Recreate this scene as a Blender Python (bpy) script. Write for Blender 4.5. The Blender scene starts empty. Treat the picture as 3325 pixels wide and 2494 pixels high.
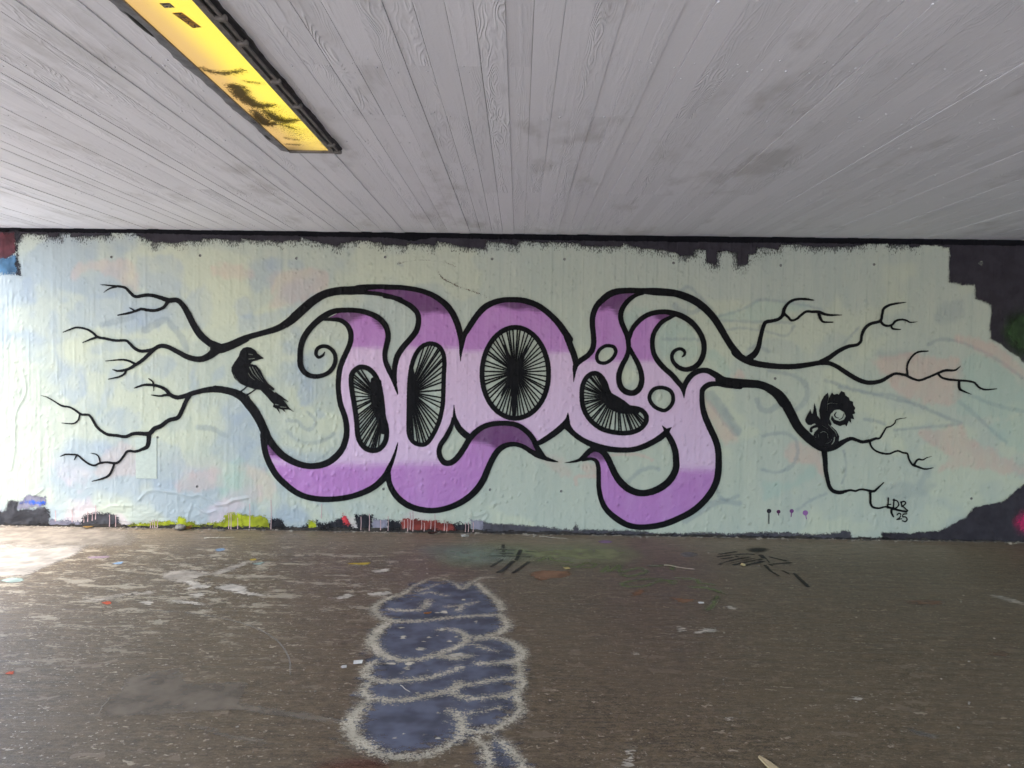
import bpy, bmesh, math, random
import numpy as np
from mathutils import Matrix, Vector

scene = bpy.context.scene
# ------------------------------------------------------------------ camera
H = 2.8                                     # ceiling height of the underpass, metres
cam_data = bpy.data.cameras.new('camera')
cam = bpy.data.objects.new('camera', cam_data)
scene.collection.objects.link(cam)
scene.camera = cam
cam_data.sensor_fit = 'HORIZONTAL'
cam_data.sensor_width = 36.0
cam_data.lens = 24.967
cam_data.clip_start = 0.05
cam_data.clip_end = 1000.0
CY, CP, CR = 0.009447, -0.033492, 0.013939   # yaw to the left, pitch, roll (radians)
_f = Vector((-math.sin(CY) * math.cos(CP), math.cos(CY) * math.cos(CP), math.sin(CP)))
_r = Vector((math.cos(CY), math.sin(CY), 0.0))
_u = _r.cross(_f)
_r2 = _r * math.cos(CR) + _u * math.sin(CR)
_u2 = _u * math.cos(CR) - _r * math.sin(CR)
cam.matrix_world = Matrix(((_r2.x, _u2.x, -_f.x, 0.0), (_r2.y, _u2.y, -_f.y, -6.6232),
                           (_r2.z, _u2.z, -_f.z, 1.6308), (0, 0, 0, 1)))
# ------------------------------------------------------------------ sky, sun, exposure
SUN_EL, SUN_AZ = 62.0, 251.0                 # azimuth clockwise from +Y (the wall side)
world = bpy.data.worlds.new('World')
scene.world = world
world.use_nodes = True
_wn = world.node_tree
_bg = _wn.nodes['Background']
_sky = _wn.nodes.new('ShaderNodeTexSky')
_sky.sky_type = 'NISHITA'
_sky.sun_disc = False
_sky.sun_elevation = math.radians(SUN_EL)
_sky.sun_rotation = math.radians(SUN_AZ)
_sky.dust_density = 3.0
_wn.links.new(_sky.outputs[0], _bg.inputs[0])
_bg.inputs[1].default_value = 0.12
sun_data = bpy.data.lights.new('sun', 'SUN')
sun_data.energy = 0.7
sun_data.angle = math.radians(28.0)
sun_data.color = (1.0, 0.98, 0.95)
sun = bpy.data.objects.new('sun', sun_data)
scene.collection.objects.link(sun)
_el, _az = math.radians(SUN_EL), math.radians(SUN_AZ)
sun.rotation_euler = Vector((-math.sin(_az) * math.cos(_el), -math.cos(_az) * math.cos(_el), -math.sin(_el))).to_track_quat('-Z', 'Y').to_euler()
sun.location = (-20, -10, 20)
scene.view_settings.view_transform = 'Standard'
scene.view_settings.look = 'None'
scene.view_settings.gamma = 1.0
scene.view_settings.use_curve_mapping = False
scene.view_settings.exposure = 2.86
scene.render.engine = 'CYCLES'
scene.cycles.max_bounces = 8
scene.cycles.diffuse_bounces = 5
scene.cycles.transparent_max_bounces = 32
scene.cycles.use_denoising = True
scene.cycles.use_adaptive_sampling = True
scene.cycles.adaptive_threshold = 0.02
# ------------------------------------------------------------------ traced outlines, in metres (wall: x, z, half width; floor and ceiling: x, y, half width)
D = {}
D['outline'] = [[[(-1.8135,1.6835,.0031),(-1.8329,1.652,.0096),(-1.8681,1.632,.0116),(-1.8956,1.659,.0146),(-1.888,1.7058,.0162),(-1.849,1.7337,.0162),(-1.7982,1.7344,.0162),(-1.7511,1.7077,.0173),(-1.7195,1.6614,.0173),(-1.7153,1.599,.0185),(-1.7384,1.5363,.0185),(-1.789,1.4848,.0185),(-1.8672,1.4563,.0193),(-1.9456,1.4591,.0212),(-2.0045,1.4935,.0231),(-2.04,1.5555,.0251),(-2.0442,1.6335,.0251),(-2.0406,1.7115,.0251),(-2.0175,1.7976,.0262),(-1.9709,1.8761,.0262),(-1.9087,1.947,.0262),(-1.8308,2.0102,.027),(-1.7452,2.058,.0239),(-1.6438,2.0748,.0212),(-1.5111,2.0727,.0212),(-1.4095,2.0508,.0231),(-1.3234,2.0131,.0251),(-1.2606,1.9557,.0251),(-1.2288,1.8861,.0231),(-1.2244,1.8162,.0231),(-1.2394,1.7459,.0231),(-1.2521,1.6757,.0212),(-1.2461,1.6056,.0212),(-1.2182,1.5358,.0231),(-1.1864,1.4738,.0231),(-1.1624,1.4117,.0173),(-1.1383,1.3338,.0096),(-1.1278,1.2949,.0019)],[(-1.8229,1.987,.0116),(-1.7448,1.9865,.0154),(-1.6745,1.9812,.0193),(-1.6118,1.9432,.0212),(-1.5762,1.8814,.0231),(-1.5703,1.8115,.0231),(-1.5871,1.7412,.0231),(-1.6179,1.6706,.0231),(-1.6488,1.6,.0239),(-1.6718,1.5294,.0231),(-1.6831,1.4511,.0231),(-1.6865,1.3573,.0224),(-1.6782,1.2752,.0231),(-1.662,1.1893,.0239),(-1.6301,1.1036,.0239),(-1.61,1.0254,.0251),(-1.6041,.947,.0251),(-1.613,.8683,.0262),(-1.6439,.7814,.027),(-1.6985,.7097,.0289),(-1.7689,.6535,.0289),(-1.8553,.6206,.0278),(-1.9575,.6112,.0262),(-2.0521,.6294,.0278),(-2.1467,.6713,.0301),(-2.2256,.7253,.0316),(-2.2966,.8029,.0308),(-2.3519,.8808,.0347),(-2.3836,.9511,.0366)],[(-2.3834,.8963,.0328),(-2.3753,.7705,.027),(-2.3514,.6842,.027),(-2.3118,.5981,.0278),(-2.2564,.5121,.0278),(-2.1853,.4422,.0278),(-2.0905,.3686,.0262),(-1.9878,.3228,.0251),(-1.8616,.3011,.0251),(-1.7198,.3033,.0239),(-1.5782,.3253,.0239),(-1.4525,.3668,.0251),(-1.3585,.4157,.0262),(-1.2881,.472,.0278),(-1.2336,.5359,.0289),(-1.2028,.6073,.0212),(-1.172,.6786,.0154),(-1.1452,.7577,.0096),(-1.1239,.8445,.0019)]],[[(-1.5591,2.2582,.0366),(-1.4655,2.2439,.0193),(-1.3173,2.2304,.0173),(-1.2002,2.2048,.0193),(-1.1128,2.1788,.0231)],[(-1.2566,2.2102,.0193),(-1.1786,2.1973,.0193),(-1.0848,2.1598,.0212),(-1.0065,2.1143,.0231),(-.9514,2.053,.0231),(-.9405,1.9755,.0231),(-.9615,1.8897,.0251),(-1.0193,1.8112,.0251),(-1.0811,1.7403,.0251),(-1.135,1.6539,.0251),(-1.1577,1.56,.0231),(-1.1607,1.4585,.0193),(-1.1524,1.404,.0154)],[(-1.5124,2.2743,.0308),(-1.4658,2.285,.027),(-1.3178,2.2962,.0212),(-1.1138,2.2927,.0212)],[(-1.2573,2.2931,.0212),(-1.1015,2.2913,.0212),(-.9457,2.2701,.0212),(-.8208,2.2291,.0231),(-.7268,2.1722,.0251),(-.6482,2.0958,.027),(-.5926,1.9957,.027),(-.5604,1.9029,.027),(-.5397,1.8022,.0231),(-.5439,1.6932,.0096),(-.5454,1.6154,.0019)],[(-1.212,.552,.0231),(-1.1994,.4576,.0239),(-1.1555,.3715,.0262),(-1.092,.3014,.027),(-1.005,.2475,.027),(-.9025,.2176,.0251),(-.7845,.21,.0239),(-.659,.2333,.0251),(-.5496,.2785,.027),(-.4561,.3392,.0278),(-.3786,.4153,.0289),(-.317,.5108,.0289),(-.2791,.6058,.027),(-.2372,.7008,.0262),(-.1874,.7801,.0262),(-.1255,.8282,.0231),(-.0475,.8466,.02),(.0387,.8307,.02),(.1175,.7848,.0212),(.1806,.7504,.0251),(.2435,.7239,.0193),(.3142,.7014,.0116),(.3848,.6852,.0015)],[(-.6096,1.0797,.0116),(-.6206,1.0168,.0173),(-.6435,.9616,.0212),(-.6819,.8904,.0212),(-.7204,.8349,.0212),(-.737,.7718,.0212),(-.723,.7091,.0231),(-.6873,.6664,.0251),(-.6402,.6593,.0251),(-.5934,.6836,.0251),(-.547,.7354,.0251),(-.5008,.8068,.0251),(-.4548,.886,.0251),(-.4008,.9495,.0251),(-.3233,1.0056,.0231),(-.2298,1.0344,.0224),(-.1127,1.0416,.0212),(-.011,1.0259,.0224),(.0757,.9723,.0231),(.1392,.9028,.0231),(.1715,.8327,.0231),(.2116,.7705,.0231),(.2514,.724,.0193),(.3143,.6975,.0096),(.3848,.6852,.0015)],[(-.6024,1.205,.0015),(-.5965,1.1033,.0135),(-.5819,1.0487,.0231),(-.5499,.9865,.027),(-.4945,.9325,.0289),(-.455,.9056,.0289)]],[[(-.5438,1.6855,.0077),(-.5317,1.779,.0193),(-.5131,1.857,.0212),(-.4673,1.9353,.0251),(-.4062,2.0292,.0251),(-.3295,2.1155,.027),(-.2446,2.1631,.0251),(-.1517,2.1875,.0231),(-.043,2.1928,.0231),(.0503,2.1824,.0251),(.1595,2.1452,.0251),(.2615,2.0768,.0251),(.3561,1.9851,.027),(.4196,1.9007,.0289),(.4689,1.8315,.0289)],[(.4419,1.8544,.027),(.4742,1.7772,.027),(.5107,1.6845,.027),(.5276,1.607,.0231),(.5174,1.5212,.0096),(.5111,1.4355,.0015)],[(.1554,.8638,.0116),(.2023,.8645,.0212),(.2797,.9127,.0251),(.3569,.9687,.027),(.4184,1.0244,.027),(.4565,1.0797,.0193),(.4632,1.1463,.0015)]],[[(.5143,1.4745,.0039),(.5241,1.5836,.0212),(.5699,1.6348,.0231),(.6313,1.6784,.0231),(.677,1.7334,.0239),(.6912,1.8035,.0231),(.6859,1.8888,.0224),(.6766,1.9739,.0231),(.6791,2.0514,.0239),(.7086,2.1369,.0251),(.7617,2.1995,.027),(.8304,2.2545,.0289),(.9073,2.2825,.027),(1.0155,2.2916,.0239),(1.1316,2.2893,.0251),(1.2477,2.2846,.0328),(1.3638,2.2784,.0328),(1.4412,2.2701,.0308),(1.5268,2.2442,.0328),(1.6205,2.203,.0328),(1.7069,2.1424,.0328),(1.778,2.0738,.0308),(1.8418,1.9896,.0308),(1.8981,1.8975,.0289),(1.9624,1.7977,.0289),(2.0437,1.698,.0301)],[(1.1397,2.2662,.0116),(1.0782,2.25,.0154),(1.017,2.2105,.02),(.964,2.148,.0212),(.9383,2.0781,.0224),(.9435,2.0085,.0224),(.9719,1.9391,.0224),(1.0002,1.8775,.0231),(1.0132,1.8079,.0212),(1.0146,1.7381,.0193),(.9965,1.6679,.0212),(.9591,1.5975,.0224),(.9334,1.5193,.0231),(.9348,1.4415,.0239),(.9632,1.3796,.0251),(1.0183,1.3453,.0251),(1.0805,1.3462,.0251),(1.1263,1.3897,.0251),(1.1443,1.4601,.0239),(1.135,1.5377,.0224),(1.1062,1.6151,.0212),(1.0661,1.6844,.0193),(1.0259,1.7538,.0193)],[(1.015,1.839,.0173),(1.0457,1.9324,.02),(1.0986,2.0028,.0212),(1.1672,2.0579,.0212),(1.2517,2.09,.0212),(1.3444,2.0989,.0212),(1.4297,2.0861,.0231),(1.5077,2.0586,.0251),(1.5782,2.017,.0251),(1.6415,1.9559,.0231),(1.6897,1.8792,.0231),(1.7148,1.7943,.0224),(1.709,1.7089,.0231),(1.6797,1.6386,.0231),(1.6266,1.5874,.0231),(1.5495,1.5669,.02),(1.487,1.5854,.0193),(1.4396,1.6275,.0162),(1.4191,1.6816,.0154),(1.4336,1.7283,.0154),(1.4756,1.7561,.0139),(1.5144,1.7527,.0139),(1.5382,1.7259,.0123),(1.5311,1.6987,.0096),(1.5121,1.6829,.0031)],[(1.438,2.0615,.0077),(1.3919,2.0454,.0154),(1.3231,2.0058,.0185),(1.2702,1.9432,.0193),(1.2406,1.873,.02),(1.2362,1.7877,.02),(1.2517,1.7103,.0212),(1.292,1.641,.0231),(1.3555,1.5719,.0231),(1.4187,1.5184,.0231),(1.4743,1.457,.0231),(1.5222,1.3954,.0193),(1.5413,1.3022,.0019)],[(1.541,1.3178,.0031),(1.5415,1.4035,.0193),(1.5672,1.4661,.0231),(1.6125,1.5211,.0239),(1.6815,1.5571,.0231),(1.7512,1.5581,.0239),(1.8218,1.5241,.027),(1.8926,1.4785,.0289),(1.9629,1.4561,.0308),(2.0501,1.4379,.0424)],[(.4616,1.1341,.0019),(.4626,1.0715,.0173),(.4554,1.0323,.0308),(.4953,.9781,.0239),(.5587,.9242,.0231),(.6375,.8784,.0239),(.7318,.8407,.027),(.8492,.815,.0251),(.9664,.8066,.0231),(1.0832,.8147,.0231),(1.1838,.8475,.0251),(1.2763,.8959,.0251),(1.3454,.9439,.027),(1.391,.9915,.0193),(1.4277,1.0249,.0023)],[(1.3418,1.0416,.0015),(1.3753,.9991,.0154),(1.3997,.9525,.0251),(1.4401,.8827,.0262),(1.469,.8049,.027),(1.4785,.7266,.0278),(1.4802,.6483,.0289),(1.4544,.5772,.0301),(1.4013,.5057,.0308),(1.3245,.4495,.0308),(1.2316,.4127,.0289),(1.138,.4072,.0289),(1.0515,.4373,.0301),(.9802,.4913,.0308),(.9242,.5611,.0289),(.8837,.6391,.0278),(.8512,.7092,.027),(.811,.7713,.027),(.7636,.8059,.0251),(.7088,.8129,.0251),(.6625,.7847,.0231),(.6242,.7449,.0212),(.5779,.7089,.0135),(.5158,.6899,.0077),(.4417,.6794,.0015)],[(.6092,.7094,.0135),(.6871,.7208,.0116),(.7343,.6995,.0162),(.7548,.6449,.0193),(.7602,.5586,.0193),(.7619,.4643,.02),(.7793,.3701,.0212),(.8121,.284,.0231),(.8682,.2139,.0251),(.9475,.1521,.0262),(1.0424,.1024,.0251),(1.1523,.0844,.0239),(1.2772,.0943,.0251),(1.4016,.124,.0262),(1.5255,.1772,.027),(1.6412,.2421,.0278),(1.733,.3223,.0278),(1.8087,.4178,.0289),(1.857,.5207,.0289),(1.874,.623,.0289),(1.8753,.7327,.0278),(1.8652,.8344,.0278),(1.8358,.9278,.0278),(1.7868,1.0286,.0278),(1.7377,1.1372,.0262),(1.712,1.2382,.0231),(1.7059,1.3394,.0212),(1.7089,1.3745,.0224),(1.7315,1.406,.0231),(1.7774,1.4323,.0231),(1.847,1.4395,.0212),(1.9247,1.4344,.0289),(2.0503,1.4315,.0386)],[(.8237,1.7782,.0146),(.8782,1.7673,.0146),(.8985,1.721,.0146),(.8723,1.6662,.0146),(.8265,1.6267,.0146),(.7801,1.6144,.0146),(.7331,1.6332,.0146),(.7228,1.6875,.0146),(.7506,1.7422,.0146),(.7927,1.7723,.0146),(.8237,1.7782,.0146)],[(1.3281,1.3963,.0162),(1.4023,1.374,.0162),(1.4369,1.32,.0162),(1.4322,1.2497,.0162),(1.3867,1.1945,.0162),(1.3403,1.1844,.0162),(1.2697,1.2162,.0162),(1.2258,1.2701,.0162),(1.2208,1.3246,.0162),(1.2585,1.3797,.0162),(1.3281,1.3963,.0162)]]]
D['fill'] = [(-1.7917,1.9952),(-1.6671,2.059),(-1.5111,2.0649),(-1.3547,2.0204),(-1.2525,1.9247),(-1.2267,1.8162),(-1.2467,1.6757),(-1.1943,1.4815),(-1.1342,1.3104),(-1.1567,1.443),(-1.1577,1.56),(-1.0965,1.7168),(-1.0193,1.8112),(-.9501,1.9132),(-.9407,1.991),(-.9751,2.0837),(-1.0848,2.1598),(-1.2566,2.2118),(-1.4812,2.2592),(-1.2573,2.2908),(-.9457,2.2701),(-.7268,2.1722),(-.5926,1.9957),(-.5435,1.7944),(-.5457,1.6465),(-.5279,1.7946),(-.4673,1.9353),(-.3295,2.1155),(-.1517,2.1875),(-.012,2.1932),(.1595,2.1452),(.3561,1.9851),(.4595,1.8391),(.4742,1.7772),(.5276,1.607),(.5143,1.4745),(.5316,1.5993),(.6313,1.6784),(.6889,1.8035),(.6766,1.9739),(.7086,2.1369),(.8304,2.2545),(1.0155,2.2916),(1.1395,2.2778),(1.017,2.2105),(.9418,2.0936),(.9435,2.0085),(1.0002,1.8775),(1.0131,1.8157),(1.0161,1.8622),(1.0986,2.0028),(1.2517,2.09),(1.461,2.0695),(1.3231,2.0058),(1.2406,1.873),(1.2388,1.7722),(1.292,1.641),(1.4187,1.5184),(1.5221,1.4032),(1.5408,1.3256),(1.5524,1.4347),(1.6125,1.5211),(1.6815,1.5571),(1.7668,1.5544),(1.9322,1.444),(1.7774,1.4341),(1.7165,1.3826),(1.7068,1.2968),(1.7059,1.3394),(1.7377,1.1372),(1.8358,.9278),(1.8715,.7327),(1.874,.623),(1.8087,.4178),(1.6412,.2421),(1.4016,.124),(1.1523,.0844),(.9475,.1521),(.8121,.284),(.7619,.4643),(.7548,.6449),(.7185,.7072),(.6247,.7175),(.6703,.7849),(.7323,.8093),(.811,.7713),(.8837,.6391),(.9802,.4913),(1.138,.4072),(1.3245,.4495),(1.4544,.5772),(1.4785,.7266),(1.4401,.8827),(1.3833,.9914),(1.2763,.8959),(1.0832,.8147),(.8492,.815),(.6375,.8784),(.4953,.9781),(.4608,1.0871),(.4587,1.0876),(.3569,.9687),(.1868,.8564),(.2275,.7472),(.2907,.7089),(.1807,.7465),(.0387,.8307),(-.0475,.8466),(-.1874,.7801),(-.2791,.6058),(-.3786,.4153),(-.5496,.2785),(-.7845,.21),(-1.005,.2475),(-1.1555,.3715),(-1.2079,.5363),(-1.2179,.5362),(-1.2881,.472),(-1.4525,.3668),(-1.7198,.3033),(-1.9878,.3228),(-2.1853,.4422),(-2.3118,.5981),(-2.3753,.7705),(-2.3755,.865),(-2.2966,.8032),(-2.1467,.6716),(-1.9575,.6114),(-1.7689,.6537),(-1.6439,.7816),(-1.6041,.9473),(-1.6301,1.1038),(-1.6782,1.2755),(-1.6865,1.3614),(-1.6831,1.4511),(-1.6488,1.6),(-1.5871,1.7412),(-1.5703,1.8115),(-1.6118,1.9432),(-1.6745,1.9812)]
D['holes'] = [[(-1.4919,1.5439),(-1.4137,1.5372),(-1.3507,1.4834),(-1.311,1.4059),(-1.2867,1.3046),(-1.2702,1.1874),(-1.2615,1.0857),(-1.2374,1.0077),(-1.2289,.9293),(-1.244,.8505),(-1.2906,.787),(-1.3532,.7664),(-1.424,.7849),(-1.4794,.847),(-1.5035,.9331),(-1.5121,1.0428),(-1.5285,1.1602),(-1.553,1.3008),(-1.5654,1.4101),(-1.5542,1.4884)],[(-.8318,1.7751),(-.7535,1.7529),(-.71,1.6912),(-.6958,1.6057),(-.7,1.4887),(-.7022,1.3325),(-.7086,1.1956),(-.7384,1.0542),(-.7842,.9438),(-.8459,.8487),(-.9084,.8281),(-.9792,.8545),(-1.019,.9246),(-1.024,1.0343),(-1.0238,1.191),(-1.0227,1.324),(-1.0196,1.4178),(-1.0014,1.5625),(-.9634,1.6721),(-.9094,1.7429)],[(.2764,1.5178),(.273,1.4353),(.2576,1.3556),(.2307,1.2819),(.1934,1.2171),(.1469,1.1637),(.0931,1.1237),(.0342,1.0986),(-.0275,1.0895),(-.0894,1.0968),(-.149,1.1201),(-.204,1.1586),(-.252,1.2107),(-.2912,1.2744),(-.3202,1.3473),(-.3378,1.4266),(-.3436,1.5091),(-.3375,1.5917),(-.3199,1.6713),(-.2915,1.7447),(-.2535,1.8092),(-.2075,1.8623),(-.1552,1.9019),(-.0985,1.9267),(-.0394,1.9356),(.0199,1.9283),(.0773,1.9051),(.1306,1.8669),(.1781,1.8151),(.2178,1.7517),(.2482,1.6792),(.268,1.6002)],[(.6963,1.5197),(.7589,1.4972),(.8068,1.4278),(.8314,1.358),(.8715,1.2962),(.9347,1.2425),(1.0132,1.2085),(1.099,1.1981),(1.1617,1.1717),(1.1938,1.1214),(1.1872,1.0666),(1.1416,1.0112),(1.0644,.9749),(.9633,.9655),(.854,.9796),(.7598,1.0134),(.6808,1.0748),(.6249,1.1521),(.5962,1.2376),(.5892,1.3233),(.5971,1.4092),(.6347,1.4838)],[(-.605,1.017),(-.494,.8932),(-.4625,.878),(-.5392,.7434),(-.6323,.6594),(-.711,.6857),(-.7393,.7639),(-.7204,.8349),(-.6512,.9536)],[(1.0262,1.7382),(1.1388,1.5378),(1.1444,1.4523),(1.111,1.3739),(1.0495,1.3419),(.9791,1.3642),(.9307,1.457),(.9441,1.5662)],[(.8237,1.7782),(.8985,1.721),(.8265,1.6267),(.7331,1.6332),(.7316,1.7186)],[(1.3281,1.3963),(1.4369,1.32),(1.3867,1.1945),(1.2697,1.2162),(1.2208,1.3246)]]
D['cut'] = [-1.113,-.534,.513]
D['bands'] = [(1.7277,.6197),(1.7355,.6339),(1.7113,.6339),(1.6407,.6198)]
D['midp'] = [[(-.5372,.5625),(-.5852,.6483),(-.5391,.7277),(-.4547,.8781),(-.3233,1.0056),(-.1128,1.0478),(.0835,.9724),(.2435,.7239),(.165,.7463),(.0387,.8307),(-.0475,.8466),(-.1874,.7801),(-.2791,.6058)],[(.5773,.7442),(.6542,.816),(.779,.8179),(.9071,.6394),(1.0038,.4838),(.7868,.386),(.7435,.6212),(.7109,.6992)]]
D['dark'] = [[(-1.8229,1.987),(-1.6672,2.0823),(-1.5112,2.0843),(-1.433,2.0543),(-1.4951,2.0069),(-1.5496,1.9906),(-1.5884,1.959),(-1.6823,1.9889)],[(-1.4518,2.2596),(-1.2574,2.3047),(-.9458,2.2817),(-.7895,2.2179),(-.6482,2.0958),(-.6789,2.0643),(-.788,2.0745),(-.9203,2.0611),(-.9987,2.1144),(-1.1004,2.1673),(-1.2566,2.204)],[(-.221,2.1401),(-.1283,2.1801),(-.0119,2.1855),(.105,2.1599),(.1836,2.0913),(.0668,2.1168),(-.0107,2.1003),(-.0884,2.107),(-.1665,2.1331)],[(-.3841,.8674),(-.4627,.8937),(-.3234,1.0134),(-.1129,1.0557),(.0598,.9956),(.179,.8563),(.2199,.7392),(.0386,.8385),(-.0712,.8604),(-.172,.7961),(-.2507,.8341)],[(.7477,2.1142),(.7845,2.223),(.9382,2.2867),(1.124,2.2814),(.9788,2.1869),(.9335,2.1244),(.9193,2.0546),(.8797,2.1005),(.8172,2.1306)],[(1.2444,2.0667),(1.3289,2.0987),(1.4686,2.0774),(1.3537,2.0217),(1.3233,1.9981),(1.2837,2.0362)],[(.6169,.7134),(.678,.7928),(.7481,.8017),(.819,.7636),(.8237,.7166),(.7654,.7079),(.718,.7385)],[(-2.3676,.8572),(-2.3045,.8031),(-2.2176,.6941),(-2.2885,.7009),(-2.3358,.7081)],[(-1.3547,2.0243),(-1.2683,1.94),(-1.2758,1.9088),(-1.3544,1.9855)]]
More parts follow.
